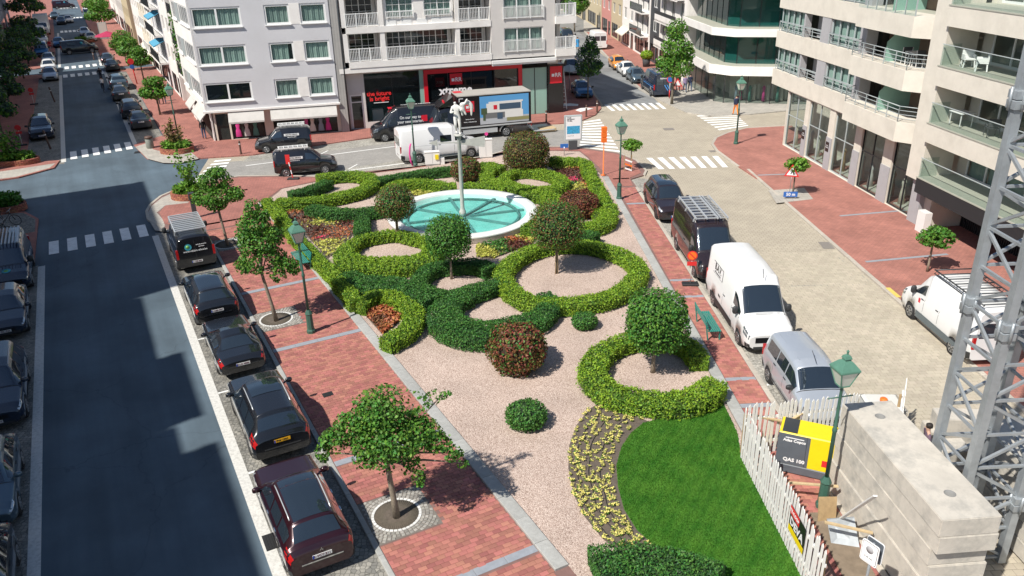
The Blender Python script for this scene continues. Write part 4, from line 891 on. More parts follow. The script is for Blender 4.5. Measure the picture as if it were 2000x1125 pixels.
# ------------------------------------------------------------------ fountain with column and statue
FC = Vector((-2.8, 44.9, .118)); FR = 4.32
mat('pool_white', (.72, .73, .70), .55, var=.06, vs=2, dirt=.25, ds=.9)
mat('pool_floor', (.27, .56, .51), .5, var=.22, vs=1.2, dirt=.35, ds=.8, dcol=(.25, .45, .40)); mat('pool_beam', (.11, .24, .23), .6, var=.2)
mat('stone_col', (.42, .42, .385), .8, var=.15, vs=4, bump=.2); mat('statue_white', (.72, .71, .67), .6, var=.1, vs=6, dirt=.25, ds=4)
def watermat():
    m, t, b = newmat('water'); lk = t.links; tc = N(t, 'ShaderNodeTexCoord')
    nz = N(t, 'ShaderNodeTexNoise'); nz.inputs['Scale'].default_value = 5; nz.inputs['Detail'].default_value = 3; lk.new(tc.outputs['Object'], nz.inputs[0])
    bp = N(t, 'ShaderNodeBump'); bp.inputs['Strength'].default_value = .25; bp.inputs['Distance'].default_value = .05; lk.new(nz.outputs[0], bp.inputs['Height'])
    gl = N(t, 'ShaderNodeBsdfGlossy'); gl.inputs['Roughness'].default_value = .03; lk.new(bp.outputs[0], gl.inputs['Normal'])
    tr = N(t, 'ShaderNodeBsdfTransparent'); tr.inputs[0].default_value = (.72, .96, .95, 1)
    fr = N(t, 'ShaderNodeFresnel'); fr.inputs[0].default_value = 1.33; lk.new(bp.outputs[0], fr.inputs['Normal'])
    ms = N(t, 'ShaderNodeMixShader'); lk.new(fr.outputs[0], ms.inputs[0]); lk.new(tr.outputs[0], ms.inputs[1]); lk.new(gl.outputs[0], ms.inputs[2]); lk.new(ms.outputs[0], t.nodes['Material Output'].inputs[0])
watermat()
fo = thing('fountain', 'round white-rimmed fountain basin with turquoise water in the park', 'fountain', FC)
MB().lathe([(FR - .06, 0), (FR, .04), (FR, .26), (FR + .1, .30), (FR + .1, .42), (FR + .07, .45), (FR - .5, .45), (FR - .53, .42), (FR - .53, .02)], 96).build('rim', 'pool_white', fo)
MB().lathe([(FR - .5, .05), (.001, .05)], 96, cap=False).build('basin_floor', 'pool_floor', fo)
for k in range(8):
    t = 2 * PI * (k + .35) / 8; d = Vector((math.cos(t), math.sin(t), 0)); MB().bar(d * .25 + Vector((0, 0, .12)), d * (FR - .56) + Vector((0, 0, .12)), .16, .10).build('beam', 'pool_beam', fo)
MB().lathe([(FR - 1.06, .19), (FR - .94, .19), (FR - .94, .06), (FR - 1.06, .06), (FR - 1.06, .19)], 72, cap=False).build('ring_pipe', 'pool_beam', fo)
MB().lathe([(FR - .5, .33), (.001, .33)], 96, cap=False).build('water_surface', 'water', fo)
def zat(x, y, v):
    lo, hi = 0, 40
    for _ in range(40):
        m_ = (lo + hi) / 2
        if proj((x, y, m_))[1] > v: lo = m_
        else: hi = m_
    return lo
ZD = zat(FC.x, FC.y, 263) - .118; ZT = zat(FC.x, FC.y, 194) - .118
co = thing('statue_column', 'tall pale column with white figure statue rising from the fountain', 'statue', FC)
MB().lathe([(.2, .06), (.2, .45), (.15, .55), (.12, .7), (.105, ZD - .25), (.14, ZD - .2), (.12, ZD - .1), (.27, ZD - .06), (.28, ZD + .02), (.001, ZD + .02)], 20).build('column', 'stone_col', co)
vane = MB(); y0 = 0
zv = ZD - .45
vane.bar((-1.35, 0, zv), (.1, 0, zv), .05, .07); vane.add([(-1.75, -.02, zv), (-1.2, -.03, zv + .2), (-1.3, -.03, zv), (-1.2, -.03, zv - .2), (-1.75, .02, zv), (-1.2, .03, zv + .2), (-1.3, .03, zv), (-1.2, .03, zv - .2)], [(0, 1, 2), (0, 2, 3), (6, 5, 4), (7, 6, 4), (0, 4, 5, 1), (0, 3, 7, 4), (1, 5, 6, 2), (2, 6, 7, 3)])
vane.add([(.12, -.02, zv - .12), (1.45, -.02, zv - .3), (1.5, -.02, zv + .34), (.12, -.02, zv + .12), (.12, .02, zv - .12), (1.45, .02, zv - .3), (1.5, .02, zv + .34), (.12, .02, zv + .12)], [(0, 1, 2, 3), (7, 6, 5, 4), (0, 4, 5, 1), (1, 5, 6, 2), (2, 6, 7, 3), (3, 7, 4, 0)])
vane.build('vane', 'stone_col', co)
def skin_mesh(name, V, E, rad, mats, sub=2, matfn=None):
    """continuous body grown from a joint graph"""
    me = bpy.data.meshes.new(name); me.from_pydata(V, E, []); me.update()
    o = bpy.data.objects.new(name, me); COL.objects.link(o)
    sk = o.modifiers.new('s', 'SKIN'); sk.use_smooth_shade = True
    lay = me.skin_vertices[0].data
    for i, r in enumerate(rad): lay[i].radius = (r, r) if not isinstance(r, tuple) else r
    lay[0].use_root = True
    ss = o.modifiers.new('u', 'SUBSURF'); ss.levels = sub; ss.render_levels = sub
    dg = bpy.context.evaluated_depsgraph_get(); out = bpy.data.meshes.new_from_object(o.evaluated_get(dg))
    bpy.data.objects.remove(o); bpy.data.meshes.remove(me); out.name = name; out.materials.clear()
    for m_ in mats: out.materials.append(T(m_))
    if matfn:
        for p in out.polygons: p.material_index = matfn(p.center)
    for p in out.polygons: p.use_smooth = True
    return out
sh = ZT - ZD - .05; k = sh / 1.75
V = [(0, 0, .92), (0, 0, 1.15), (-.02, 0, 1.4), (-.05, 0, 1.52), (-.08, 0, 1.66), (.17, 0, 1.38), (.28, -.12, 1.15), (.2, -.3, 1.3), (-.2, 0, 1.38), (-.3, -.1, 1.12), (-.12, -.3, 1.22), (.1, 0, .88), (.13, -.05, .48), (.12, 0, .06), (.14, -.12, .02), (-.1, 0, .88), (-.08, -.1, .5), (-.06, .1, .14), (-.06, .0, .06)]
E_ = [(0, 1), (1, 2), (2, 3), (3, 4), (2, 5), (5, 6), (6, 7), (2, 8), (8, 9), (9, 10), (0, 11), (11, 12), (12, 13), (13, 14), (0, 15), (15, 16), (16, 17), (17, 18)]
rd = [.125, .115, .14, .05, .085, .07, .055, .045, .08, .055, .045, .11, .075, .05, .04, .11, .075, .05, .04]
o = link('figure', skin_mesh('figure', [(x * k, y * k, z * k) for x, y, z in V], E_, [r * k for r in rd], ['statue_white']), co, (-.05, 0, ZD + .02))
V2 = [(0, 0, .3), (0, 0, .5), (0, 0, .62), (.16, -.02, .62), (.26, 0, .8), (-.12, -.1, .5), (.06, 0, .22), (.16, 0, -.02), (-.05, 0, .2), (-.02, 0, -.05), (.05, .1, .5), (.28, .15, .62), (.46, .15, .4), (.42, .15, -.1)]
o = link('child_figure', skin_mesh('child_figure', [(x * k, y * k, z * k) for x, y, z in V2], [(0, 1), (1, 2), (1, 3), (3, 4), (1, 5), (0, 6), (6, 7), (0, 8), (8, 9), (1, 10), (10, 11), (11, 12), (12, 13)], [r * k for r in (.12, .11, .1, .06, .05, .06, .07, .05, .07, .05, .07, (.13), (.11), .03)], ['statue_white']), co, (.3, -.05, ZD + .75 * k + .3))
# ================================================================== vehicles
def paint(name, c, rough=.25, metal=.0, coat=1.0):
    return mat(name, c, rough, metal=metal, coat=coat, spec=.5, var=.04, vs=1.5)
paint('paint_black', (.010, .011, .014), .22); paint('paint_navy', (.012, .022, .045), .25); paint('paint_maroon', (.030, .006, .010), .28, .3); paint('paint_white', (.70, .70, .69), .35, 0, .5)
paint('paint_silver', (.50, .54, .59), .32, .45, .8); paint('paint_greyblue', (.10, .15, .19), .3, .5, .8); paint('paint_blue', (.02, .12, .30), .3, .2, .8); paint('paint_darkgrey', (.035, .04, .045), .28, .3); paint('paint_orange', (.72, .27, .02), .3); paint('paint_brownblack', (.022, .014, .016), .22)
mat('car_glass', (.05, .072, .095), .03, metal=.65, coat=1.0, spec=.8); mat('car_glass_light', (.05, .075, .08), .05, coat=1.0, spec=.8)
mat('tyre', (.018, .018, .019), .85); mat('rim', (.42, .43, .44), .35, metal=.8); mat('rim_dark', (.05, .05, .055), .4, metal=.5); mat('plastic', (.028, .03, .032), .6); mat('chrome', (.75, .76, .77), .12, metal=1)
mat('lamp_red', (.42, .012, .012), .2, coat=.8); mat('lamp_smoked', (.16, .18, .20), .12, coat=1, metal=.3); mat('lamp_clear', (.60, .63, .66), .12, coat=1, metal=.4); mat('plate_white', (.75, .75, .73), .4); mat('plate_yellow', (.80, .42, .02), .4); mat('plate_ink', (.12, .02, .03), .5); mat('black_ink', (.01, .01, .01), .5); mat('plate_blue', (.02, .06, .35), .4)
mat('logo_red', (.60, .012, .03), .4); mat('rack_alu', (.62, .64, .65), .4, metal=.5)

class Body:
    def __init__(s, wb, fo, ro, W, keys, wr, zb=.22, crown=.04, n=90):
        s.wb, s.W, s.wr = wb, W, wr; s.xf = wb / 2 + fo; s.xr = -(wb / 2 + ro); s.Ln = s.xf - s.xr; s.crown = crown
        K = np.array(keys, float); s.K = K
        f = np.unique(np.concatenate([np.linspace(0, 1, n), K[:, 0]])); s.fs = f
        sm = lambda y: np.convolve(np.pad(y, 1, 'edge'), [.22, .56, .22], 'valid')
        s.zs = sm(np.interp(f, K[:, 0], K[:, 1])); s.zt = sm(np.interp(f, K[:, 0], K[:, 2])); s.ws = sm(np.interp(f, K[:, 0], K[:, 3])) * W / 2; s.wt = sm(np.interp(f, K[:, 0], K[:, 4])) * W / 2
        s.zb = np.interp(f, [0, .03, .1, .9, .97, 1], [zb + .12, zb + .05, zb, zb, zb + .06, zb + .14])
    def at(s, f):
        return [float(np.interp(f, s.fs, a)) for a in (s.zb, s.zs, s.zt, s.ws, s.wt)]
    def ring(s, f, arch=True):
        zb, zs, zt, ws, wt = s.at(f); x = s.xf - f * s.Ln
        d = max(zt - zs, .02); cr = s.crown * min(1, max(.25, d / .4))
        P = [(0, zb), (ws - .14, zb), (ws - .03, zb + .07), (ws, zb + .42 * (zs - zb)), (ws - .015, zs - .10 * (zs - zb)), (ws - .05, zs), (wt, zt - min(.11, d * .45)), (wt - min(.10, wt * .25), zt - .012), (wt * .5, zt + cr * .7), (0, zt + cr)]
        if arch:
            za = 0
            for xw in (s.wb / 2, -s.wb / 2):
                dx = x - xw; ra = s.wr * 1.16
                if abs(dx) < ra: za = max(za, s.wr + math.sqrt(ra * ra - dx * dx))
            if za: P = [(y, max(z, min(za, zs - .12 + .006 * i))) if i < 5 else (y, z) for i, (y, z) in enumerate(P)]
        return x, P
    def pt(s, f, k):
        x, P = s.ring(f, False); i = min(int(k), len(P) - 2); t = k - i
        y = P[i][0] * (1 - t) + P[i + 1][0] * t; z = P[i][1] * (1 - t) + P[i + 1][1] * t
        return Vector((x, y, z))
    def nrm(s, f, k):
        e = 1e-3; a = s.pt(min(1, f + e), k) - s.pt(max(0, f - e), k); b = s.pt(f, min(9, k + e * 5)) - s.pt(f, max(0, k - e * 5)); n = a.cross(b)
        if n.length < 1e-9: return Vector((0, 0, 1))
        n.normalize(); p = s.pt(f, k); 
        if n.dot(Vector((0, p.y, p.z - .5))) < 0: n = -n
        return n
    def mesh_body(s):
        mb = MB(); fs = list(s.fs)
        for xw in (s.wb / 2, -s.wb / 2):
            for q in np.linspace(-1.16, 1.16, 17): fs.append((s.xf - (xw + q * s.wr)) / s.Ln)
        fs = sorted(set(round(f, 5) for f in fs if 0 <= f <= 1)); vs = []; k = 18
        for f in fs:
            x, P = s.ring(f)
            vs += [(x, y, z) for y, z in P] + [(x, -y, z) for y, z in P[-2:0:-1]]
        n = len(fs); F = []
        for i in range(n - 1):
            for j in range(k): F.append((i * k + j, (i + 1) * k + j, (i + 1) * k + (j + 1) % k, i * k + (j + 1) % k))
        F.append(tuple(range(k))[::-1] if False else tuple(range(k))); F.append(tuple((n - 1) * k + j for j in range(k))[::-1])
        mb.add(vs, F, 0, True); mb.sm[-1] = mb.sm[-2] = False
        return mb
    def patch(s, mb, f0, f1, k0, k1, off=.006, nf=6, nk=4, f0b=None, f1b=None, mirror=True, mi=0, side=None):
        """surface patch between stations f0..f1 and ring positions k0..k1 (f0b/f1b: stations at k1)"""
        f0b = f0 if f0b is None else f0b; f1b = f1 if f1b is None else f1b
        for sg in ((1, -1) if mirror else (side or 1,)):
            vs = []
            for j in range(nk + 1):
                t = j / nk; k = k0 + (k1 - k0) * t; a = f0 + (f0b - f0) * t; b = f1 + (f1b - f1) * t
                for i in range(nf + 1):
                    f = a + (b - a) * i / nf; p = s.pt(f, k) + s.nrm(f, k) * off; vs.append((p.x, p.y * sg, p.z))
            F = []
            for j in range(nk):
                for i in range(nf):
                    q = (j * (nf + 1) + i, j * (nf + 1) + i + 1, (j + 1) * (nf + 1) + i + 1, (j + 1) * (nf + 1) + i); F.append(q if sg > 0 else q[::-1])
            mb.add(vs, F, mi, True)
        return mb
WHEELS = {}
def wheel_mesh(wr, wd, rim):
    key = (wr, wd, rim)
    if key not in WHEELS:
        t = MB().lathe([(wr * .6, -wd / 2), (wr * .9, -wd / 2), (wr * .985, -wd * .4), (wr, -wd * .25), (wr, wd * .25), (wr * .985, wd * .4), (wr * .9, wd / 2), (wr * .6, wd / 2)], 26, axis='y').mesh('wheel', 'tyre')
        r = MB(); r.lathe([(wr * .66, wd / 2 - .004), (wr * .66, wd / 2 + .006), (wr * .58, wd / 2 + .004), (wr * .55, wd / 2 - .05), (.001, wd / 2 - .06)], 24, axis='y')
        for k in range(7):
            a = 2 * PI * k / 7; r.bar((math.cos(a) * .04, wd / 2 - .012, math.sin(a) * .04), (math.cos(a) * wr * .6, wd / 2 - .004, math.sin(a) * wr * .6), wr * .17, .02, up=(0, 1, 0))
        r.lathe([(.07, wd / 2 - .02), (.06, wd / 2 + .006), (.001, wd / 2 + .008)], 12, axis='y')
        WHEELS[key] = (t, r.mesh('rim', rim))
    return WHEELS[key]
def rbox(mb, c, sx, sy, sz, mi=0):
    """rounded pebble for mirrors"""
    vs = []; nu, nv = 10, 6
    for i in range(nv + 1):
        ph = PI * i / nv - PI / 2
        for j in range(nu):
            th = 2 * PI * j / nu; d = np.array([math.cos(ph) * math.cos(th), math.cos(ph) * math.sin(th), math.sin(ph)]); d = d / (np.sum(np.abs(d) ** 3.2)) ** (1 / 3.2); vs.append((c[0] + d[0] * sx, c[1] + d[1] * sy, c[2] + d[2] * sz))
    mb.add(vs, [(i * nu + j, i * nu + (j + 1) % nu, (i + 1) * nu + (j + 1) % nu, (i + 1) * nu + j) for i in range(nv) for j in range(nu)], mi, True)
KEYS = {
 'suv': [(0, .70, .76, .80, .62), (.02, .82, .88, .91, .76), (.06, .92, .99, .97, .80), (.27, 1.03, 1.10, 1, .80), (.42, 1.07, 1.66, 1, .68), (.56, 1.08, 1.74, 1, .69), (.90, 1.10, 1.68, 1, .68), (.962, 1.10, 1.2, .98, .80), (.982, 1.02, 1.10, .95, .77), (1, .88, .96, .88, .68)],
 'coupesuv': [(0, .66, .72, .80, .62), (.02, .80, .86, .91, .76), (.06, .90, .96, .97, .80), (.26, 1.00, 1.06, 1, .80), (.43, 1.03, 1.58, 1, .67), (.54, 1.04, 1.65, 1, .68), (.865, 1.06, 1.56, 1, .66), (.953, 1.10, 1.18, .98, .78), (.98, 1.04, 1.12, .95, .76), (1, .86, .94, .88, .68)],
 'hatch': [(0, .58, .64, .78, .60), (.02, .70, .76, .90, .74), (.07, .80, .86, .96, .80), (.27, .92, .98, 1, .80), (.43, .95, 1.40, 1, .66), (.56, .96, 1.47, 1, .67), (.82, .99, 1.42, 1, .64), (.945, 1.0, 1.08, .97, .74), (.98, .92, 1.0, .92, .72), (1, .74, .82, .84, .62)],
 'saloon': [(0, .56, .62, .78, .60), (.02, .68, .74, .90, .74), (.06, .78, .84, .96, .80), (.28, .90, .96, 1, .80), (.43, .93, 1.37, 1, .64), (.55, .94, 1.43, 1, .65), (.71, .96, 1.37, 1, .62), (.845, .98, 1.04, .99, .76), (.975, .96, 1.01, .93, .74), (1, .76, .84, .84, .62)],
 'roadster': [(0, .50, .55, .76, .60), (.02, .62, .68, .89, .74), (.06, .73, .79, .96, .80), (.36, .88, .93, 1, .80), (.49, .90, 1.24, 1, .62), (.58, .91, 1.29, 1, .62), (.68, .92, 1.24, 1, .60), (.82, .93, .98, 1, .76), (.97, .91, .95, .94, .74), (1, .70, .78, .86, .62)],
 'van': [(0, .80, .86, .80, .62), (.015, .95, 1.03, .91, .78), (.05, 1.08, 1.18, .97, .83), (.155, 1.22, 1.36, 1, .86), (.29, 1.26, 2.34, 1, .80), (.36, 1.28, 2.56, 1, .84), (.6, 1.28, 2.61, 1, .86), (.97, 1.28, 2.58, .99, .86), (1, 1.28, 2.50, .97, .84)],
 'midvan': [(0, .70, .76, .80, .62), (.02, .85, .92, .91, .78), (.06, .98, 1.06, .97, .82), (.19, 1.10, 1.20, 1, .84), (.34, 1.14, 1.84, 1, .78), (.42, 1.15, 1.95, 1, .80), (.6, 1.15, 1.97, 1, .81), (.97, 1.15, 1.94, .99, .80), (1, 1.15, 1.86, .97, .78)],
 'smallvan': [(0, .64, .70, .80, .62), (.02, .78, .85, .91, .76), (.07, .90, .98, .97, .80), (.25, 1.05, 1.12, 1, .82), (.39, 1.09, 1.70, 1, .74), (.47, 1.10, 1.80, 1, .76), (.6, 1.10, 1.83, 1, .77), (.95, 1.10, 1.78, .98, .75), (1, 1.08, 1.62, .95, .72)],
}
DIM = {'suv': (2.9, .95, .97, 1.94, .37), 'coupesuv': (2.8, .92, .92, 1.87, .37), 'hatch': (2.6, .85, .75, 1.78, .32), 'saloon': (2.8, .85, 1.0, 1.82, .33), 'roadster': (2.58, .95, 1.05, 1.86, .34), 'van': (3.66, 1.0, 1.28, 2.02, .35), 'midvan': (3.1, .95, .98, 1.95, .34), 'smallvan': (2.72, .87, .78, 1.83, .32)}
def vehicle(name, label, cat, kind, col, plate=None, plate_f=None, ycol='plate_white', glassroof=False, rails=None, rack=None, rim='rim', cladding=True, hs=1.0, wb=None, ro=None, fo=None, group=None, rearwin=True, sidewin=True, wd=None, far=False, dark_roof=None, panelvan=False):
    d = list(DIM[kind]); 
    if wb: d[0] = wb
    if fo: d[1] = fo
    if ro: d[2] = ro
    if wd: d[3] = wd
    keys = [(k[0], k[1], k[2] * hs if k[2] > 1.2 else k[2], k[3], k[4]) for k in KEYS[kind]]
    B = Body(d[0], d[1], d[2], d[3], keys, d[4], zb=.24 if 'van' in kind else .2, n=90 if not far else 46)
    van = kind in ('van', 'midvan'); box = van or kind == 'smallvan'
    root = thing(name, label, cat, (0, 0, 0), 0, group)
    B.mesh_body().build('body', col, root)
    W = d[3]; wr = d[4]; xf, xr = B.xf, B.xr
    fc = {'suv': (.28, .415, .905, .957, .92), 'coupesuv': (.27, .425, .87, .947, .90), 'hatch': (.28, .425, .83, .935, .86), 'saloon': (.29, .425, .72, .84, .80), 'roadster': (.37, .485, .69, .815, .76), 'van': (.165, .285, 0, 0, .35), 'midvan': (.2, .335, 0, 0, .42), 'smallvan': (.26, .385, 0, 0, .93)}[kind]
    B.patch(MB(), fc[0], fc[1], 6.9 if not box else 6.5, 9, nf=6, nk=6).build('windscreen', 'car_glass', root)
    gl = 'car_glass'
    # side windows
    if kind in ('suv', 'coupesuv', 'hatch'): cuts = [fc[0] + .03, .56, .735, fc[4]]
    elif kind == 'saloon': cuts = [fc[0] + .03, .555, .70, fc[4]]
    elif kind == 'roadster': cuts = [fc[0] + .03, .60, fc[4] - .02]
    elif kind == 'smallvan': cuts = [fc[0] + .03, .5, .70, .93] if sidewin == 3 else [fc[0] + .03, .5]
    else: cuts = [fc[0] + .02, fc[4]] if sidewin != 2 else [fc[0] + .02, fc[4], fc[4] + .22]
    for i in range(len(cuts) - 1):
        pil = .008
        for sg in (1, -1): B.patch(MB(), cuts[i] + pil, cuts[i + 1] - pil, 5.14, 5.86 if not van else 5.62, nf=8, nk=4, mirror=False, side=sg).build('side_window', gl, root)
    if fc[2]: B.patch(MB(), fc[2] + .008, fc[3], 6.9, 9, nf=6, nk=6).build('rear_window', gl, root)
    elif rearwin:
        mb = MB(); zt = B.at(1)[2]; z0 = B.at(1)[1] + .02; z1 = zt - .2 if not van else z0 + .62
        for sg in (1, -1): mb.box(xr - .008, xr, sg * .06, sg * (W / 2 - .22), z0, z1)
        mb.build('rear_window', gl, root)
    if van or (box and not fc[2]):
        s_ = MB().box(xr - .004, xr, -.008, .008, .5, B.at(1)[2] - .12); s_.build('door_seam', 'plastic', root)
    if glassroof: B.patch(MB(), fc[1] + .03, fc[2] - .01, 7.15, 9, nf=8, nk=5, off=.008).build('glass_roof', 'car_glass', root)
    if dark_roof: B.patch(MB(), fc[1] + .01, fc[2], 6.6, 9, nf=8, nk=5, off=.004).build('roof_panel', dark_roof, root)
    # lamps, bumpers, grille
    if kind in ('suv', 'coupesuv', 'hatch', 'saloon', 'roadster'):
        for sg in (1, -1):
            B.patch(MB(), .012, .075, 4.1, 5.2, off=.008, nf=5, nk=2, f1b=.095, mirror=False, side=sg).build('headlight', 'lamp_clear', root)
            B.patch(MB(), .94 if kind != 'saloon' else .95, .998, 3.7, 5.4, off=.009, nf=4, nk=2, f0b=.925, mirror=False, side=sg).build('tail_light', 'lamp_red', root)
        MB().box(xr - .012, xr + .02, -W * .30, W * .30, .62 if kind in ('suv', 'coupesuv') else .58, .66 if kind in ('suv', 'coupesuv') else .61).build('trim', 'chrome' if kind == 'coupesuv' else 'plastic', root)
    else:
        for sg in (1, -1):
            B.patch(MB(), .008, .075, 3.6, 5.1, off=.008, nf=5, nk=2, f1b=.09, mirror=False, side=sg).build('headlight', 'lamp_smoked', root)
            z0 = .85 if van else .8; MB().box(xr - .012, xr + .07, sg * (W / 2 - .03), sg * (W / 2 - .15), z0, z0 + (.5 if van else .42)).build('tail_light', 'lamp_red', root)
    zg = B.at(0)[1]
    MB().box(xf - .03, xf + .012, -W * (.30 if van else .24), W * (.30 if van else .24), zg - (.24 if van else .16), zg - .01).build('grille', 'black_gloss', root); MB().box(xf - .05, xf + .008, -W * .33, W * .33, .30, .42).build('lower_grille', 'plastic', root)
    both(B, root, 'front_bumper', 'plastic' if box or cladding else col, .0, .04, 1.2, 2.9, off=.01, nf=4, nk=2)
    both(B, root, 'rear_bumper', 'plastic' if box or cladding else col, .955, 1, 1.2, 2.9, off=.012, nf=4, nk=2)
    if cladding: both(B, root, 'side_cladding', 'plastic', (xf - (d[0] / 2 - wr * 1.2)) / B.Ln, (xf - (-d[0] / 2 + wr * 1.2)) / B.Ln, 1.05, 2.3, off=.008, nf=8, nk=2)
    # seams and handles
    sm = MB(); seams = {'suv': (.33, .565, .74), 'coupesuv': (.33, .565, .75), 'hatch': (.33, .565, .74), 'saloon': (.33, .56, .72), 'roadster': (.37, .62), 'van': (.19, .355, .56), 'midvan': (.22, .42, .66), 'smallvan': (.3, .5, .73)}[kind]
    for f in seams: B.patch(sm, f - .0015, f + .0015, 2.4, 5.0, off=.003, nf=1, nk=6)
    B.patch(sm, fc[0] - .01, fc[0] - .004, 5.4, 9, off=.003, nf=1, nk=5)
    sm.build('door_seam', 'plastic', root)
    hd = MB()
    for f in seams[1:]:
        for sg in (1, -1):
            p = B.pt(f - .03, 4.5); hd.bar((p.x - .09, p.y * sg + .012 * sg, p.z), (p.x + .09, p.y * sg + .012 * sg, p.z), .025, .03)
    hd.build('door_handle', 'chrome' if kind == 'coupesuv' else 'plastic', root)
    for sg in (1, -1):
        p = B.pt(fc[0] + .045 if not van else fc[0] + .05, 5.15); mb = MB(); rbox(mb, (p.x, sg * (p.y + .15), p.z + (.06 if not van else .15)), .07, .12, .09 if not van else .17); mb.bar((p.x, sg * (p.y - .02), p.z), (p.x, sg * (p.y + .1), p.z + .04), .05, .05); mb.build('mirror', 'plastic' if box or far else col, root)
    # wheels
    wdth = .21 if not van else .22
    tm, rm = wheel_mesh(wr, wdth, rim)
    for xw in (d[0] / 2, -d[0] / 2):
        al = MB().lathe([(wr * 1.13, -(W / 2 - .04)), (wr * 1.13, W / 2 - .04)], 24, (xw, 0, wr), axis='y'); al.build('wheel_arch', 'black_matt', root)
        for sg in (1, -1):
            wo = link('wheel', tm, root, (xw, sg * (W / 2 - wdth / 2 - .012), wr), 0 if sg > 0 else PI); link('rim', rm, wo)
    # plates
    for end, txt in ((-1, plate), (1, plate_f or plate)):
        if txt is None and far: continue
        x = (xr - .02 if end < 0 else xf + .016); z = (.80 if kind in ('hatch', 'saloon') else .88 if kind == 'suv' else .80) if end < 0 else .48
        if kind == 'roadster' and end < 0: z = .66
        if box and end < 0: z = .62
        pl = MB().box(x - .006, x + .006, -.26, .26, z - .055, z + .055).build('number_plate', ycol, root)
        MB().box(x - .0075 if end < 0 else x + .006, x - .006 if end < 0 else x + .0075, *((.215, .26) if end < 0 else (-.26, -.215)), z - .055, z + .055).build('plate_band', 'plate_blue', pl)
        if txt: text(txt, .105, 'plate_ink' if ycol == 'plate_white' else 'black_ink', pl, (x + end * .008, 0, z), (R(90), 0, R(90 if end > 0 else -90)), bold=.002, sx=.95)
    if rails:
        for sg in (1, -1):
            f0, f1 = rails; p = [B.pt(f0 + (f1 - f0) * i / 8, 6.6) + Vector((0, 0, .035 if 0 < i < 8 else 0)) for i in range(9)]; MB().tube([(q.x, q.y * sg, q.z) for q in p], .018, 6).build('roof_rail', 'rack_alu', root)
    root['h'] = float(max(B.zt)); root['xf'] = xf; root['xr'] = xr; root['wbx'] = d[0]; root['wd'] = W
    return root, B
def both(B, root, name, m, *a, **k):
    for sg in (1, -1): B.patch(MB(), *a, mirror=False, side=sg, **k).build(name, m, root)
def head(v): return dirz(v)
def put(root, wheel_uv, axle, side, hdg, z=.012):
    """stand the vehicle so that the wheel (axle +1 front/-1 rear, side +1 left/-1 right) touches the road at that photo point"""
    p = g(wheel_uv[0], wheel_uv[1], z); h = hdg.normalized(); l = Vector((-h.y, h.x, 0))
    c = p - h * (axle * root['wbx'] / 2) - l * (side * (root['wd'] / 2 - .1))
    root.location = (c.x, c.y, z); root.rotation_euler = (0, 0, head(h)); return root
def put_mid(root, uv, axle, hdg, z=.012):
    p = g(uv[0], uv[1], z); h = hdg.normalized(); c = p - h * (axle * root['wbx'] / 2); root.location = (c.x, c.y, z); root.rotation_euler = (0, 0, head(h)); return root
def at(root, p, hdg, z=.012):
    root.location = (p.x, p.y, z); root.rotation_euler = (0, 0, head(hdg)); return root
def frontat(root, uv, hdg, z=.012):
    """front bumper foot at the photo point"""
    p = g(uv[0], uv[1], 0); c = p - hdg.normalized() * root['xf']; root.location = (c.x, c.y, z); root.rotation_euler = (0, 0, head(hdg)); return root
def rearat(root, uv, hdg, z=.012):
    p = g(uv[0], uv[1], 0); c = p - hdg.normalized() * root['xr']; root.location = (c.x, c.y, z); root.rotation_euler = (0, 0, head(hdg)); return root
def ladder_rack(root, B, f0, f1, bars, z, m='rack_alu', rails=True, wdt=.62, cross=.04):
    mb = MB(); x0 = B.xf - f0 * B.Ln; x1 = B.xf - f1 * B.Ln; W = B.W * wdt / 1.24
    for sg in (1, -1): mb.bar((x0, sg * W, z), (x1, sg * W, z), .05, .06)
    for i in range(bars):
        x = x0 + (x1 - x0) * i / (bars - 1); mb.bar((x, -W, z + .004), (x, W, z + .004), cross, .04)
    for i in range(3):
        x = x0 + (x1 - x0) * (i + .5) / 3
        for sg in (1, -1): mb.bar((x, sg * W, z), (x, sg * (W + .03), z - .16), .04, .04)
    return mb.build('roof_rack', m, root)

# --- row parked along the island, seen from behind
bs = 3.22
v, B = vehicle('panel_van', 'black panel van with silver slatted roof rack and www lettering on its rear doors', 'van', 'midvan', 'paint_black', '1-TEF-809', rearwin=False, wb=3.1)
mb = MB(); zr = 2.12
for sg in (1, -1): mb.bar((.85, sg * .74, zr), (-1.95, sg * .74, zr), .05, .07)
for i in range(10): x = .8 - 2.7 * i / 9; mb.bar((x, -.74, zr + .03), (x, .74, zr + .03), .10, .05)
for x in (.6, -.5, -1.7):
    for sg in (1, -1): mb.bar((x, sg * .74, zr), (x, sg * .77, 1.86), .05, .05)
mb.build('roof_rack', 'rack_alu', v)
mat('globe_blue', (.05, .35, .45), .4); mat('globe_green', (.2, .5, .1), .4)
em = MB().lathe([(.17, 0), (.17, .006), (.001, .006)], 24, axis='x').build('emblem', 'globe_blue', v, (B.xr - .012, .32, 1.42)); MB().lathe([(.09, -.004), (.09, -.008), (.001, -.008)], 8, (0, .02, .02), axis='x').build('emblem_leaf', 'globe_green', em)
for tx, y, z, s_ in (('tech & energie', -.32, 1.5, .085), ('duurzaam', -.32, 1.39, .07), ('www.vddon-elios.be', 0, 1.2, .14)): text(tx, s_, 'white_sign', v, (B.xr - .012, y, z), (R(90), 0, R(-90)), bold=.003)
put_mid(v, (384.5, 519), -1, DL)
v, B = vehicle('sports_utility_car', 'black sloping-roof sports utility car parked second behind the black van', 'car', 'coupesuv', 'paint_black', '1-UEP-997', wd=1.92, rim='rim_dark', dark_roof='car_glass')
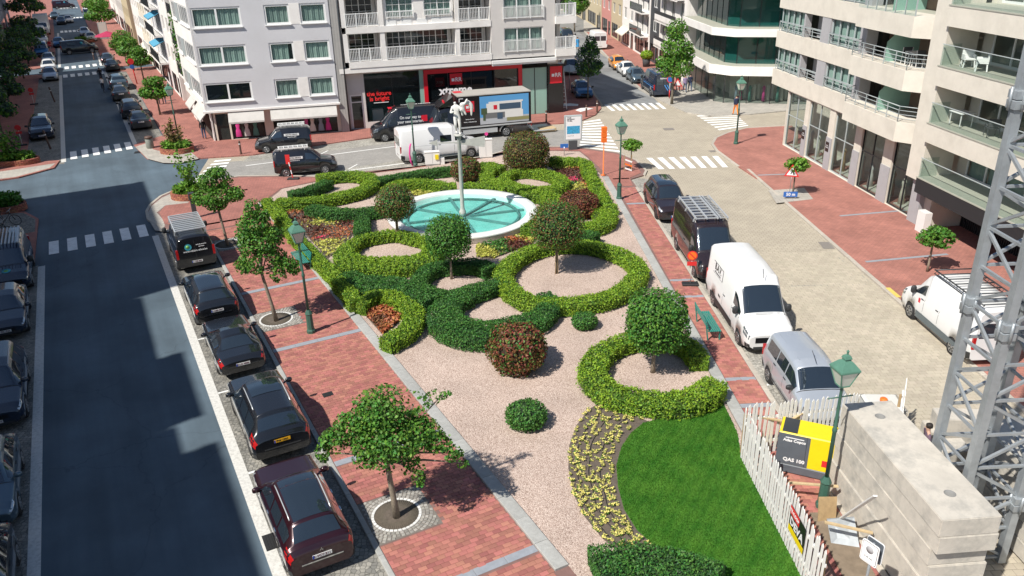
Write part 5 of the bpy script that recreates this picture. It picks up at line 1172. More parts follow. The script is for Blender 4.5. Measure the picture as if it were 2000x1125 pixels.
text('P O R S C H E', .07, 'chrome', v, (B.xr - .014, 0, .98), (R(90), 0, R(-90)), bold=.002); put_mid(v, (424, 622), -1, DL)
v, B = vehicle('roadster', 'low black roadster with hard top parked in the middle of the island row', 'car', 'roadster', 'paint_black', 'E-LO 4000', cladding=False, rim='rim')
put_mid(v, (470, 716), -1, DL)
v, B = vehicle('sports_utility_car', 'black sports utility car with yellow number plate and tilted sunroof', 'car', 'suv', 'paint_black', 'PW 1501', ycol='plate_yellow', rim='rim_dark', rails=(.46, .80))
B.patch(MB(), .47, .66, 7.3, 9, off=.012, nf=6, nk=4).build('sunroof', 'car_glass', v); put_mid(v, (545, 872), -1, DL)
v, B = vehicle('crossover_car', 'maroon crossover car with silver roof rails nearest the camera', 'car', 'coupesuv', 'paint_maroon', '1-VCY-211', glassroof=True, rails=(.46, .82), rim='rim')
put_mid(v, (618, 1085), -1, DL)
tri = MB()
for k in range(3):
    a = PI / 2 + 2 * PI * k / 3; p = Vector((0, math.cos(a), math.sin(a))); q = Vector((0, -math.sin(a), math.cos(a)))
    tri.add([(-.006, 0, 0), tuple(Vector((-.006, 0, 0)) + p * .03 + q * .018), tuple(Vector((-.006, 0, 0)) + p * .065), tuple(Vector((-.006, 0, 0)) + p * .03 - q * .018)], [(0, 1, 2, 3)])
tri.build('emblem', 'chrome', v, (B.xr - .012, 0, .98))
# --- left side of the left street, facing the camera, in the shade
def lrow(root, uv, b=-5.2): 
    a = Lab(g(*uv))[0]; at(root, L(a, b) + DL * root['xf'], -DL)
v, B = vehicle('panel_van', 'dark blue van with white slatted roof rack and round bonnet emblem', 'van', 'midvan', 'paint_navy', '1-XDN-442', wb=3.1)
mb = MB()
for sg in (1, -1): mb.bar((.85, sg * .7, 2.1), (-1.95, sg * .7, 2.1), .05, .07)
for i in range(9): y = -.66 + 1.32 * i / 8; mb.bar((.85, y, 2.13), (-1.95, y, 2.13), .05, .04)
for x in (.6, -.5, -1.7):
    for sg in (1, -1): mb.bar((x, sg * .7, 2.1), (x, sg * .76, 1.84), .05, .05)
mb.build('roof_rack', 'rack_alu', v); em = MB().lathe([(.2, 0), (.2, .008), (.001, .008)], 24).build('emblem', 'globe_blue', v, B.pt(.1, 9) + Vector((0, 0, .008))); em.rotation_euler = (0, R(12), 0); MB().lathe([(.1, .008), (.1, .012), (.001, .012)], 8).build('emblem_leaf', 'globe_green', em)
lrow(v, (50, 573)); 
v, B = vehicle('hatchback', 'dark hatchback in the shade just before the blue van', 'car', 'hatch', 'paint_navy', '1-SBL-320'); lrow(v, (40, 662))
v, B = vehicle('sports_utility_car', 'dark blue family car in the shade third from the crossing', 'car', 'suv', 'paint_navy', '1-HKD-095', rails=(.46, .8), hs=.97); lrow(v, (50, 836))
v, B = vehicle('estate_car', 'grey-blue car in the shade fourth from the crossing', 'car', 'hatch', 'paint_greyblue', '2-AVC-778', cladding=False); lrow(v, (35, 1035))
v2 = copy_tree(v, 'dark car cut off at the lower left frame edge', swap={'paint_greyblue': 'paint_darkgrey'}); lrow(v2, (35, 1270)); 
# --- right street, facing the camera
v, B = vehicle('sports_utility_car', 'dark sports utility car with glossy roof parked beside the street lamp', 'car', 'suv', 'paint_brownblack', '1-WFP-605', glassroof=True, rim='rim_dark'); put(v, (1263, 398), -1, -1, -DR)
rv, B = vehicle('panel_van', 'dark grey high-roof van with aluminium ladder rack', 'van', 'van', 'paint_brownblack', '1-NBT-218')
mb = MB(); z = 2.72
for y in (-.78, -.25, .28): mb.bar((.95, y, z), (-2.6, y, z), .06, .08)
for i in range(9): x = .9 - 3.4 * i / 8; mb.bar((x, -.78, z), (x, .28, z + .002), .05, .05)
for y in (.42, .78): mb.bar((.95, y, z), (-2.6, y, z), .05, .05)
for i in range(15): x = .9 - 3.4 * i / 14; mb.bar((x, .42, z), (x, .78, z + .002), .03, .03)
for x in (.7, -.9, -2.4):
    for sg in (1, -1): mb.bar((x, sg * .78, z), (x, sg * .86, 2.5), .05, .05)
mb.build('roof_rack', 'rack_alu', rv); put(rv, (1322, 489), -1, -1, -DR)
bv, B = vehicle('panel_van', 'white high-roof van with B.A.V. sign parked beside the bench', 'van', 'van', 'paint_white', '1-VRK-904'); put(bv, (1394, 598), -1, -1, -DR)
fA, fB = (B.xf + .85) / B.Ln, (B.xf + 2.25) / B.Ln
sgn = B.patch(MB(), fA, fB, 5.25, 5.68, off=.012, nf=4, nk=2, mirror=False, side=-1).build('sign_panel', 'black_matt', bv); B.patch(MB(), fA + .004, fB - .004, 5.27, 5.66, off=.018, nf=4, nk=2, mirror=False, side=-1).build('sign_face', 'white_sign', sgn)
for tx, k_, s_, dx in (('B.A.V.', 5.52, .4, 0), ('bvba bouwwerken', 5.34, .12, 0)):
    p = B.pt((fA + fB) / 2, k_); n_ = B.nrm((fA + fB) / 2, k_); text(tx, s_, 'black_ink', sgn, (p.x + dx, -(p.y + n_.y * .024), p.z + n_.z * .024), (R(90) - math.atan2(n_.z, n_.y), 0, 0), bold=.01 if s_ > .2 else .002, sx=.95)
text('VKA', .16, 'plastic', bv, (-.9, -1.022, .95), (R(90), 0, 0), bold=.004); both(B, bv, 'side_moulding', 'plastic', .32, .86, 2.05, 3.0, off=.014, nf=8, nk=2)
MB().tube([(1.1, .1, 2.6), (.95, .1, 2.95)], .012, 5).build('aerial', 'black_matt', bv)
kv, B = vehicle('passenger_van', 'silver-grey small van with side windows next to the white picket fence', 'van', 'smallvan', 'paint_silver', '1-KEX-163', sidewin=3); put(kv, (1501, 746), -1, -1, -DR)
rb = MB()
for y in (-.5, -.2, .2, .5): B.patch(rb, .52, .93, 9 - abs(y) / .38, 9 - abs(y) / .38 + .001, nf=1, nk=1) if False else None
for y in (-.45, -.15, .15, .45):
    p0 = B.pt(.46, 9 - abs(y) / .75 * 2); p1 = B.pt(.92, 9 - abs(y) / .75 * 2); rb.bar((p0.x, y, p0.z + .005), (p1.x, y, p1.z + .005), .05, .02)
rb.build('roof_rib', 'paint_silver', kv); MB().tube([(.55, 0, 1.84), (.1, 0, 2.1)], .01, 5).build('aerial', 'black_matt', kv)
iv, B = vehicle('panel_van', 'white van with pipe roof rack seen past the crane mast', 'van', 'van', 'paint_white', '1-BYL-557', hs=.94, wb=3.3, ro=1.15); put(iv, (1777, 620), 1, 1, DR)
mb = MB(); z = 2.62
for y in (-.8, .8):
    mb.tube([(.75, y, z), (-2.7, y, z)], .03, 6); mb.tube([(.75, y, z - .16), (-2.7, y, z - .16)], .02, 6)
    for i in range(18): x = .7 - 3.3 * i / 17; mb.tube([(x, y, z - .16), (x - .09, y, z)], .012, 4)
for i in range(8): x = .7 - 3.3 * i / 7; mb.tube([(x, -.8, z), (x, .8, z)], .026, 6)
mb.build('roof_rack', 'dark_metal', iv); both(B, iv, 'side_moulding', 'paint_greyblue', .27, .86, 2.05, 2.9, off=.014, nf=8, nk=2)
MB().box(1.0, 1.14, .998, 1.004, 1.0, 1.2).build('logo', 'logo_red', iv)
# --- cross street
dv = (g(637, 338) - g(560.5, 345)).normalized()
def doblo(label):
    v, B = vehicle('delivery_van', label, 'van', 'smallvan', 'paint_black', '1-PRQ-336', rearwin=False)
    mb = MB(); z = 1.98
    for y in (-.55, .1): mb.bar((.35, y, z), (-1.75, y, z), .05, .09)
    for i in range(7): x = .3 - 1.95 * i / 6; mb.bar((x, -.55, z), (x, .1, z + .002), .05, .06)
    for x in (.1, -1.5):
        for y in (-.55, .1): mb.bar((x, y, z), (x, y, 1.8), .04, .04)
    mb.build('ladder', 'white_gloss', v)
    for sg in (1, -1):
        pn = MB().box(-1.25, -.1, sg * .898, sg * .904, 1.26, 1.44).build('sign_panel', 'white_sign', v); text('ELECTRO SERVICE', .13, 'black_ink', pn, (-.68, sg * .906, 1.35), (R(90), 0, 0 if sg < 0 else PI), bold=.004, sx=.85)
        text('GSM 0475 46 40 90', .085, 'white_sign', v, (-.68, sg * .912, 1.16), (R(90), 0, 0 if sg < 0 else PI), bold=.003)
    return v
v = doblo('black delivery van with white roof ladder on the park side of the cross street'); put(v, (560.5, 346), -1, -1, dv)
v = doblo('black delivery van with white roof ladder in front of the grey corner building'); put(v, (522, 299.5), 1, 1, -(g(676, 258) - g(425, 277)))
hv = (g(924, 306) - g(819, 318)).normalized()
v, B = vehicle('panel_van', 'white high-roof van behind the statue column with dark sliding-door window', 'van', 'van', 'paint_white', '1-CWS-871', wb=4.035, ro=1.35, hs=.97, sidewin=1, fo=.95); put(v, (819, 318.5), -1, -1, hv)
B.patch(MB(), .385, .52, 5.12, 5.55, off=.01, nf=6, nk=3, mirror=False, side=-1).build('side_window', 'car_glass', v); both(B, v, 'side_moulding', 'paint_greyblue', .30, .84, 1.3, 2.4, off=.014, nf=8, nk=2)
sb = MB(); B.patch(sb, .53, .86, 4.85, 4.92, off=.006, nf=6, nk=1); sb.build('slide_rail', 'plastic', v)
hb = Vector((-math.sin(R(75)), -math.cos(R(75)), 0))
v, B = vehicle('panel_van', 'black high-roof van lettered On our way to your new interior', 'van', 'van', 'paint_black', '1-RRX-450', hs=1.02); put(v, (753, 277), 1, 1, hb)
for tx, x, z, s_ in (('On our way to', -.35, 1.86, .34), ('your new interior.', -.35, 1.52, .34), ('www.rr-interieur.be', -.6, 1.22, .16)): text(tx, s_, 'white_sign', v, (x, 1.03 - .05 * (z - 1.2), z), (R(90 + 6), 0, PI), bold=.008, sx=.85)
MB().box(-1.75, -1.25, .985, 1.0, 1.45, 1.95).build('logo', 'logo_red', v); MB().box(1.0, 1.3, -.3, .3, 2.52, 2.56).build('roof_logo', 'logo_red', v)
text('WWW.RR.BE KEUKENS', .3, 'white_sign', v, (-1.0, 0, 2.71), (0, 0, PI), bold=.006, sx=.8)
# --- box truck
def truck():
    r = thing('box_truck', 'black box truck with RR logo and a photo of a white building on its side', 'truck')
    wr = .42; W = 2.4
    MB().box(-4.2, 1.95, -W / 2, W / 2, 1.12, 3.55).build('cargo_box', 'black_gloss', r)
    MB().box(-4.22, 1.97, -W / 2 - .02, W / 2 + .02, 3.552, 3.62).build('box_roof', 'truck_roof', r)
    MB().box(-4.25, 2.0, -W / 2 - .015, W / 2 + .015, 1.0, 1.12).build('box_sill', 'rack_alu', r)
    lg = MB().box(1.2, 1.9, -1.0, -.2, 3.625, 3.632).build('roof_logo', 'logo_red', r)
    MB().box(-4.1, 2.4, -.45, .45, .72, .98).build('chassis', 'dark_metal', r)
    for sg in (1, -1):
        y = sg * (W / 2 + .006)
        pic = MB(); pic.box(-4.0, .15, y - .004, y + .004, 1.2, 3.45); p = pic.build('picture_panel', 'pic_sky', r)
        def q(x0, x1, z0, z1, m, nm, k): MB().box(x0, x1, sg * (W / 2 + .011 + .004 * k) - .002, sg * (W / 2 + .011 + .004 * k) + .002, z0, z1).build(nm, m, p)
        q(-4.0, .15, 1.2, 1.75, 'pic_pave', 'picture_ground', 0); q(-3.4, -.4, 2.1, 2.85, 'pic_white', 'picture_building', 1); q(-3.5, -.6, 2.85, 2.98, 'pic_white', 'picture_roof', 1); q(-2.6, -.2, 1.65, 2.1, 'pic_grey', 'picture_base', 1); q(-3.5, -1.95, 1.6, 2.2, 'pic_white', 'picture_wall', 2)
        q(-3.3, -1.5, 2.3, 2.78, 'pic_glass', 'picture_window', 3); q(-1.75, -1.3, 1.55, 2.05, 'pic_glass', 'picture_door', 3); q(-1.3, -1.0, 2.35, 2.7, 'logo_red', 'picture_logo', 3); q(-.3, -.1, 1.5, 2.4, 'pic_tree', 'picture_tree', 3); q(-.45, .05, 2.0, 2.5, 'pic_tree', 'picture_tree', 2)
        q(-4.0, -2.1, 1.35, 1.62, 'pic_grass', 'picture_grass', 4)
        lo = MB().box(0.6, 1.45, y - .006, y + .006, 2.3, 3.15).build('logo', 'logo_red', r); MB().box(.75 if sg < 0 else 1.11, .93 if sg < 0 else 1.29, sg * (W / 2 + .018) - .003, sg * (W / 2 + .018) + .003, 2.6, 2.8).build('logo_square', 'white_sign', lo)
        text('RR', .36, 'white_sign', lo, (1.15 if sg < 0 else .89, sg * (W / 2 + .018), 2.7), (R(90), 0, 0 if sg < 0 else PI), bold=.008); text('interieur', .1, 'white_sign', lo, (1.05, sg * (W / 2 + .018), 2.46), (R(90), 0, 0 if sg < 0 else PI))
        text('keukens & meer', .11, 'white_sign', r, (1.0, sg * (W / 2 + .012), 1.72), (R(90), 0, 0 if sg < 0 else PI), bold=.002); text('www.rr-interieur.be', .13, 'white_sign', r, (1.0, sg * (W / 2 + .012), 1.5), (R(90), 0, 0 if sg < 0 else PI), bold=.002)
        ck = MB(); ck.box(1.5, 1.85, y - .004, y + .004, 3.38, 3.43); ck.box(1.8, 1.85, y - .004, y + .004, 3.15, 3.38); ck.build('corner_mark', 'white_sign', r)
        MB().box(-1.3, 1.6, sg * 1.05, sg * 1.15, .48, .86).build('side_skirt', 'rack_alu', r)
        fd = MB()
        for k in range(9): t0, t1 = PI * k / 9, PI * (k + 1) / 9; fd.bar((-2.05 + .54 * math.cos(t0), sg * .98, .46 + .54 * math.sin(t0)), (-2.05 + .54 * math.cos(t1), sg * .98, .46 + .54 * math.sin(t1)), .5, .02, up=(0, 1, 0)) if False else fd.add([(-2.05 + .54 * math.cos(t), sg * y_, .46 + .54 * math.sin(t)) for t in (t0, t1) for y_ in (.72, 1.2)], [(0, 1, 3, 2)])
        fd.build('mudguard', 'rack_alu', r)
    # cab
    B = Body(1.0, .5, .6, 2.3, [(0, 1.3, 1.36, .9, .8), (.04, 1.45, 1.6, .98, .84), (.3, 1.5, 2.6, 1, .88), (.55, 1.5, 2.75, 1, .88), (1, 1.5, 2.75, 1, .88)], .01, zb=.45, n=40)
    c = B.mesh_body().build('cab', 'paint_black', r, (3.1, 0, 0)); B.patch(MB(), .06, .28, 6.6, 9, nf=5, nk=5).build('windscreen', 'car_glass', c); B.patch(MB(), .22, .62, 5.12, 5.8, nf=5, nk=3).build('side_window', 'car_glass', c)
    df = MB(); df.add([(3.5, -1.0, 2.8), (3.5, 1.0, 2.8), (2.3, 1.05, 3.6), (2.3, -1.05, 3.6), (2.2, -1.05, 2.8), (2.2, 1.05, 2.8)], [(0, 1, 2, 3), (3, 2, 5, 4), (0, 3, 4), (1, 5, 2)]); d_ = df.build('wind_deflector', 'paint_black', r)
    MB().box(2.98, 3.04, .3, 1.01, 3.0, 3.3).build('deflector_logo', 'logo_red', d_)
    tm, rm = wheel_mesh(wr, .26, 'rim')
    for x in (3.25, -2.05):
        for sg in (1, -1): wo = link('wheel', tm, r, (x, sg * (1.0), wr), 0 if sg > 0 else PI); link('rim', rm, wo)
    for sg in (1, -1): MB().box(-4.27, -4.2, sg * .95, sg * 1.15, .75, .95).build('tail_light', 'lamp_red', r)
    tl = MB(); tl.box(-6.3, -4.5, -1.1, 1.1, .2, .26); tl.bar((-4.25, -.6, .7), (-4.6, -.6, .24), .08); tl.bar((-4.25, .6, .7), (-4.6, .6, .24), .08); tl.build('tail_lift', 'rack_alu', r)
    r['wbx'] = 6.8; r['wd'] = 2.4; return r
mat('truck_roof', (.40, .38, .34), .6, var=.15, vs=1, dirt=.5, ds=1); mat('pic_sky', (.10, .33, .62), .4); mat('pic_white', (.72, .70, .66), .5); mat('pic_pave', (.45, .46, .48), .5); mat('pic_grey', (.16, .16, .16), .5); mat('pic_glass', (.05, .09, .14), .3); mat('pic_tree', (.06, .09, .04), .6); mat('pic_grass', (.26, .24, .10), .6)
tr = truck(); p = g(989, 267); hT = Vector((-math.sin(R(74)), -math.cos(R(74)), 0)); lT = Vector((-hT.y, hT.x, 0)); c = p + hT * 2.05 - lT * 1.1; tr.location = (c.x, c.y, .012); tr.rotation_euler = (0, 0, head(hT))
tag(MB().bbox(-.7, .7, -.45, .45, 0, .28, .02).build('pallet_load', 'wood_pale', None, g(1068, 255, .05), R(14)), 'low pale wooden load on the truck tail lift', 'crate')

# --- far traffic (one of each kind, then copies)
far_h, _ = vehicle('parked_car', 'dark blue car with bright headlights parked alone on the far left side', 'car', 'suv', 'paint_navy', '1-MFL-274', far=True, hs=.95); frontat(far_h, (84, 276), -DL)
FG = 'cars along the far part of the left street'
hb_, _ = vehicle('parked_car', 'silver hatchback first of the three pale cars parked far left', 'car', 'hatch', 'paint_silver', far=True, group=FG); frontat(hb_, (100, 160), -DL)
c = copy_tree(hb_, 'pale hatchback in the middle of the three parked far left', group=FG, swap={'paint_silver': 'paint_white'}); frontat(c, (97, 143), -DL); c = copy_tree(hb_, 'dark-windowed pale car last of the three parked far left', swap={'paint_silver': 'paint_silver'}); frontat(c, (97, 128), -DL)
c = copy_tree(hb_, 'blue car driving toward the camera at the second crossing', swap={'paint_silver': 'paint_blue'}); frontat(c, (117, 94), -DL); c = copy_tree(hb_, 'white hatchback parked before the white delivery truck', swap={'paint_silver': 'paint_white'}); frontat(c, (84, 87), -DL)
sa_, _ = vehicle('parked_car', 'dark saloon parked nearest in the far right row', 'car', 'saloon', 'paint_darkgrey', '1-JDV-690', far=True, group=FG); rearat(sa_, (279, 256), DL)
c = copy_tree(far_h, 'dark off-roader second in the far right row', group=FG, swap={'paint_navy': 'paint_darkgrey'}); rearat(c, (262, 234), DL); c = copy_tree(sa_, 'black saloon with red lights third in the far right row'); rearat(c, (240, 199), DL)
c = copy_tree(far_h, 'pale-roofed off-roader fourth in the far right row', group=FG, swap={'paint_navy': 'paint_greyblue'}); rearat(c, (236, 178), DL); c = copy_tree(sa_, 'black saloon fifth in the far right row'); rearat(c, (222, 141), DL); c = copy_tree(sa_, 'black car sixth in the far right row'); rearat(c, (214, 128), DL)
c = copy_tree(sa_, 'white saloon driving away beyond the second crossing', swap={'paint_darkgrey': 'paint_white'}); frontat(c, (135, 46), Vector((-DL.x, -DL.y, 0))); c = copy_tree(hb_, 'dark blue car coming with lights beside the white saloon', swap={'paint_silver': 'paint_navy'}); frontat(c, (121, 49), -DL); c = copy_tree(hb_, 'grey car parked farthest on the left side', swap={'paint_silver': 'paint_greyblue'}); frontat(c, (108, 38), -DL)
mv, _ = vehicle('moving_van', 'black van with logo turning across the second crossing', 'van', 'midvan', 'paint_black', far=True); p = g(158, 104); at(mv, p, NL.copy() + DL * .05)
pn = MB().box(-1.6, -.5, -.985, -.978, 1.35, 1.75).build('sign_panel', 'pic_glass', mv); MB().lathe([(.2, -.99), (.2, -1.0), (.001, -1.0)], 16, (.3, 0, 1.55), axis='y').build('emblem', 'globe_blue', mv)
c = copy_tree(mv, 'blue van parked behind the three pale cars far left', swap={'paint_black': 'paint_blue'}); frontat(c, (84, 113), -DL); c = copy_tree(mv, 'maroon van crossing far up the left street', swap={'paint_black': 'paint_maroon'}); at(c, g(126, 17), NL)
c = copy_tree(mv, 'white van parked far right behind the dense trees', swap={'paint_black': 'paint_white'}); frontat(c, (174, 36), -DL); c = copy_tree(mv, 'white van parked before the box truck on the left', swap={'paint_black': 'paint_white'}); frontat(c, (80, 77), -DL)
c = copy_tree(hb_, 'white and red emergency-style car by the far planter', swap={'paint_silver': 'paint_white'}); frontat(c, (180, 83), -DL); c = copy_tree(hb_, 'silver car parked behind the white and red car'); frontat(c, (168, 72), -DL)
bt = thing('box_truck', 'white box truck parked far left under the dark trees', 'truck'); MB().box(-4, 1.6, -1.2, 1.2, .9, 3.3).build('cargo_box', 'paint_white', bt)
B = Body(1.0, .5, .6, 2.2, [(0, 1.1, 1.2, .9, .8), (.05, 1.25, 1.4, .98, .84), (.35, 1.3, 2.2, 1, .88), (1, 1.3, 2.3, 1, .88)], .01, zb=.4, n=30); cb = B.mesh_body().build('cab', 'paint_white', bt, (2.7, 0, 0)); B.patch(MB(), .08, .33, 6.6, 9, nf=4, nk=4).build('windscreen', 'car_glass', cb)
tm, rm = wheel_mesh(.42, .26, 'rim')
for x in (2.8, -2.6):
    for sg in (1, -1): wo = link('wheel', tm, bt, (x, sg, .42), 0 if sg > 0 else PI); link('rim', rm, wo)
bt['xf'] = 3.8; frontat(bt, (86, 70), -DL)
# --- right side street
DS = (g(1253, 165) - g(1168, 100)).normalized()
c = copy_tree(sa_, 'white saloon parked facing the camera on the side street', swap={'paint_darkgrey': 'paint_white'}); frontat(c, (1233, 152), DS); c = copy_tree(hb_, 'orange car with black roof parked on the side street', swap={'paint_silver': 'paint_orange'}); frontat(c, (1214, 139), DS)
c = copy_tree(hb_, 'small grey car between the white saloon and the dark van', swap={'paint_silver': 'paint_greyblue'}); frontat(c, (1252, 166), DS)
dv_, B = vehicle('panel_van', 'dark van with blue stripes parked under the tall tree', 'van', 'van', 'paint_navy', far=True, hs=.92); put(dv_, (1271, 188), -1, 1, -DS); mat('stripe_blue', (.08, .3, .7), .4)
st = MB()
for y in (-.75, -.5): st.add([(B.xr - .014, y, .75), (B.xr - .014, y + .1, .75), (B.xr - .014, y + .45, 1.3), (B.xr - .014, y + .35, 1.3)], [(3, 2, 1, 0)])
B.patch(st, .3, .98, 4.2, 4.3, off=.008, nf=6, nk=1); B.patch(st, .3, .98, 3.7, 3.8, off=.008, nf=6, nk=1); st.build('stripe', 'stripe_blue', dv_); text('tomco', .28, 'white_sign', dv_, (B.xr - .016, 0, 1.95), (R(90), 0, R(-90)), bold=.006)
c = copy_tree(iv, 'white high-roof van far up the side street'); rearat(c, (1172, 99), -DS); 
for k_ in list(c.children):
    if k_.name.split('.')[0] in ('roof_rack', 'logo', 'aerial'): bpy.data.objects.remove(k_)
c = copy_tree(hb_, 'dark blue car half hidden by the tree beside the ladder', swap={'paint_silver': 'paint_blue'}); frontat(c, (1143, 195), DS * 1.0)
c = copy_tree(far_h, 'dark car beside the balconies on the side street', swap={'paint_navy': 'paint_darkgrey'}); frontat(c, (1122, 150), DS); c = copy_tree(mv, 'dark van parked farthest left on the side street', swap={'paint_black': 'paint_darkgrey'}); frontat(c, (1112, 88), DS)
# ================================================================== buildings
mat('stucco_lilac', (.60, .595, .61), .9, var=.05, vs=1, bump=.25, bs=70, dirt=.22, ds=.5); mat('stucco_white', (.80, .77, .73), .9, var=.04, vs=1, bump=.2, bs=60, dirt=.2, ds=.6); mat('stucco_grey', (.60, .57, .54), .9, var=.05, vs=1.5, bump=.3, bs=60)
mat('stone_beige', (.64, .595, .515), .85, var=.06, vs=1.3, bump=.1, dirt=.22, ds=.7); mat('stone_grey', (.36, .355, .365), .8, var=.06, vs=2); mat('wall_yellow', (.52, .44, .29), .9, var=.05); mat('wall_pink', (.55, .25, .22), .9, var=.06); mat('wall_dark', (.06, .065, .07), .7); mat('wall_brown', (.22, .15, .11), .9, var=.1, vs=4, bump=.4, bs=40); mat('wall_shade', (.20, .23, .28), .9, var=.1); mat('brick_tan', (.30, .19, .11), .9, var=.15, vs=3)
mat('frame_white', (.76, .76, .74), .45); mat('frame_dark', (.02, .022, .025), .4); mat('frame_grey', (.38, .42, .42), .45); mat('cream', (.66, .60, .50), .85, var=.05); mat('roof_grey', (.18, .18, .19), .9, var=.2); mat('interior', (.055, .05, .045), .95, var=.4, vs=2); mat('interior_light', (.62, .58, .50), .9, var=.25, vs=2); mat('deck', (.36, .36, .30), .8, var=.1)
mat('curtain', (.55, .66, .60), .9, trans=.3, var=.08, vs=3, island=.14); mat('awning_blue', (.08, .30, .45), .8); mat('sign_red', (.62, .01, .025), .4); mat('sign_text', (.85, .85, .85), .5); mat('text_red', (.8, .03, .03), .45)
glassmat('pane', (.012, .030, .032), .55); glassmat('pane_clear', (.03, .06, .06), .22); glassmat('pane_teal', (.014, .085, .075), .82, .05); glassmat('pane_shop', (.012, .03, .032), .34); glassmat('pane_dark', (.008, .012, .014), .86); glassmat('rail_glass', (.10, .14, .13), .10, tint=(.95, .985, .975, 1))
mat('pane_mint', (.30, .50, .42), .2, trans=.1)
pavmat('brick_grey', (.40, .385, .36), (.33, .32, .30), (.22, .21, .20), .22, .07, 0, .008, patch=.1)
def bld(name, label, p, d, cat='building'): return thing(name, label, cat, (p.x, p.y, 0), dirz(d))
def wall(root, s0, s1, z0, z1, ops, m, y=0, rev=.25, name='wall', back=None):
    """front skin at depth y with openings (s0,s1,z0,z1) and their reveals; local x along, y inward"""
    xs = sorted(set([s0, s1] + [v for o in ops for v in o[:2] if s0 < v < s1])); zs = sorted(set([z0, z1] + [v for o in ops for v in o[2:4] if z0 < v < z1])); mb = MB()
    for i in range(len(xs) - 1):
        for j in range(len(zs) - 1):
            cx, cz = (xs[i] + xs[i + 1]) / 2, (zs[j] + zs[j + 1]) / 2
            if any(o[0] < cx < o[1] and o[2] < cz < o[3] for o in ops): continue
            mb.add([(xs[i], y, zs[j]), (xs[i + 1], y, zs[j]), (xs[i + 1], y, zs[j + 1]), (xs[i], y, zs[j + 1])], [(0, 1, 2, 3)])
    b = y + rev
    for o in ops:
        a0, a1, c0, c1 = max(o[0], s0), min(o[1], s1), max(o[2], z0), min(o[3], z1)
        mb.add([(a0, y, c0), (a1, y, c0), (a1, y, c1), (a0, y, c1), (a0, b, c0), (a1, b, c0), (a1, b, c1), (a0, b, c1)], [(0, 4, 5, 1), (1, 5, 6, 2), (2, 6, 7, 3), (3, 7, 4, 0)])
    e = y + (back or rev)
    mb.add([(s0, y, z0), (s0, e, z0), (s0, e, z1), (s0, y, z1)], [(3, 2, 1, 0)]); mb.add([(s1, y, z0), (s1, e, z0), (s1, e, z1), (s1, y, z1)], [(0, 1, 2, 3)]); mb.add([(s0, y, z0), (s1, y, z0), (s1, e, z0), (s0, e, z0)], [(3, 2, 1, 0)]); mb.add([(s0, y, z1), (s1, y, z1), (s1, e, z1), (s0, e, z1)], [(0, 1, 2, 3)])
    return mb.build(name, m, root)
def block(root, s0, s1, y0, y1, z0, z1, m, front='interior', name='core'):
    """mass of the building behind the facade: dark rooms to the front"""
    mb = MB(); mb.box(s0, s1, y0, y1, z0, z1); mb.m = [1, 2, 0 if False else 3, 1, 1, 1]; return mb.build(name, [m, m, 'roof_grey', front], root)
def window(root, s0, s1, z0, z1, n=1, y=.12, fm='frame_white', fw=.09, pm='pane', curtain=None, sill=None, tr=None, mull=None, name='window'):
    mb = MB(); d = .07
    mb.box(s0, s1, y, y + d, z1 - fw, z1); mb.box(s0, s1, y, y + d, z0, z0 + fw); mb.box(s0, s0 + fw, y, y + d, z0 + fw, z1 - fw); mb.box(s1 - fw, s1, y, y + d, z0 + fw, z1 - fw)
    w_ = (s1 - s0 - fw * (n + 1)) / n; px = []
    for i in range(n):
        a = s0 + fw + i * (w_ + fw); px.append((a, a + w_))
        if i: mb.box(a - fw, a, y + .002, y + d, z0 + fw, z1 - fw)
    if tr: mb.box(s0 + fw, s1 - fw, y + .004, y + d - .004, tr - fw * .35, tr + fw * .35)
    if mull:
        for a, b in px:
            for k in range(1, mull[0]): x = a + (b - a) * k / mull[0]; mb.box(x - .014, x + .014, y + .012, y + .04, z0 + fw, z1 - fw)
            for k in range(1, mull[1]): z = z0 + (z1 - z0) * k / mull[1]; mb.box(a, b, y + .014, y + .042, z - .014, z + .014)
    wo = mb.build(name, fm, root)
    if curtain and pm == 'pane': pm = 'pane_clear'
    for a, b in px: MB().add([(a - .01, y + .045, z0 + fw - .01), (b + .01, y + .045, z0 + fw - .01), (b + .01, y + .045, z1 - fw + .01), (a - .01, y + .045, z1 - fw + .01)], [(0, 1, 2, 3)]).build('pane', pm, wo)
    if curtain:
        for a, b in ((px[0][0], px[-1][1]),) if curtain < 3 else px:
            if curtain == 2: b = a + (b - a) * .82
            c = MB(); k = max(8, int((b - a) / .05)); vs = []
            for i in range(k + 1):
                x = a + (b - a) * i / k; yy = y + .17 + .035 * math.sin(i * 1.9) + .02 * math.sin(i * .7)
                vs += [(x, yy, z0 + .03), (x, yy, z1 - .03)]
            c.add(vs, [(2 * i, 2 * i + 2, 2 * i + 3, 2 * i + 1) for i in range(k)], 0, True); c.build('curtain', 'curtain', wo)
    if sill: MB().box(s0 - .06, s1 + .06, -.07 + (y - .12), y, z0 - .07, z0 - .005).build('sill', sill, wo)
    return wo
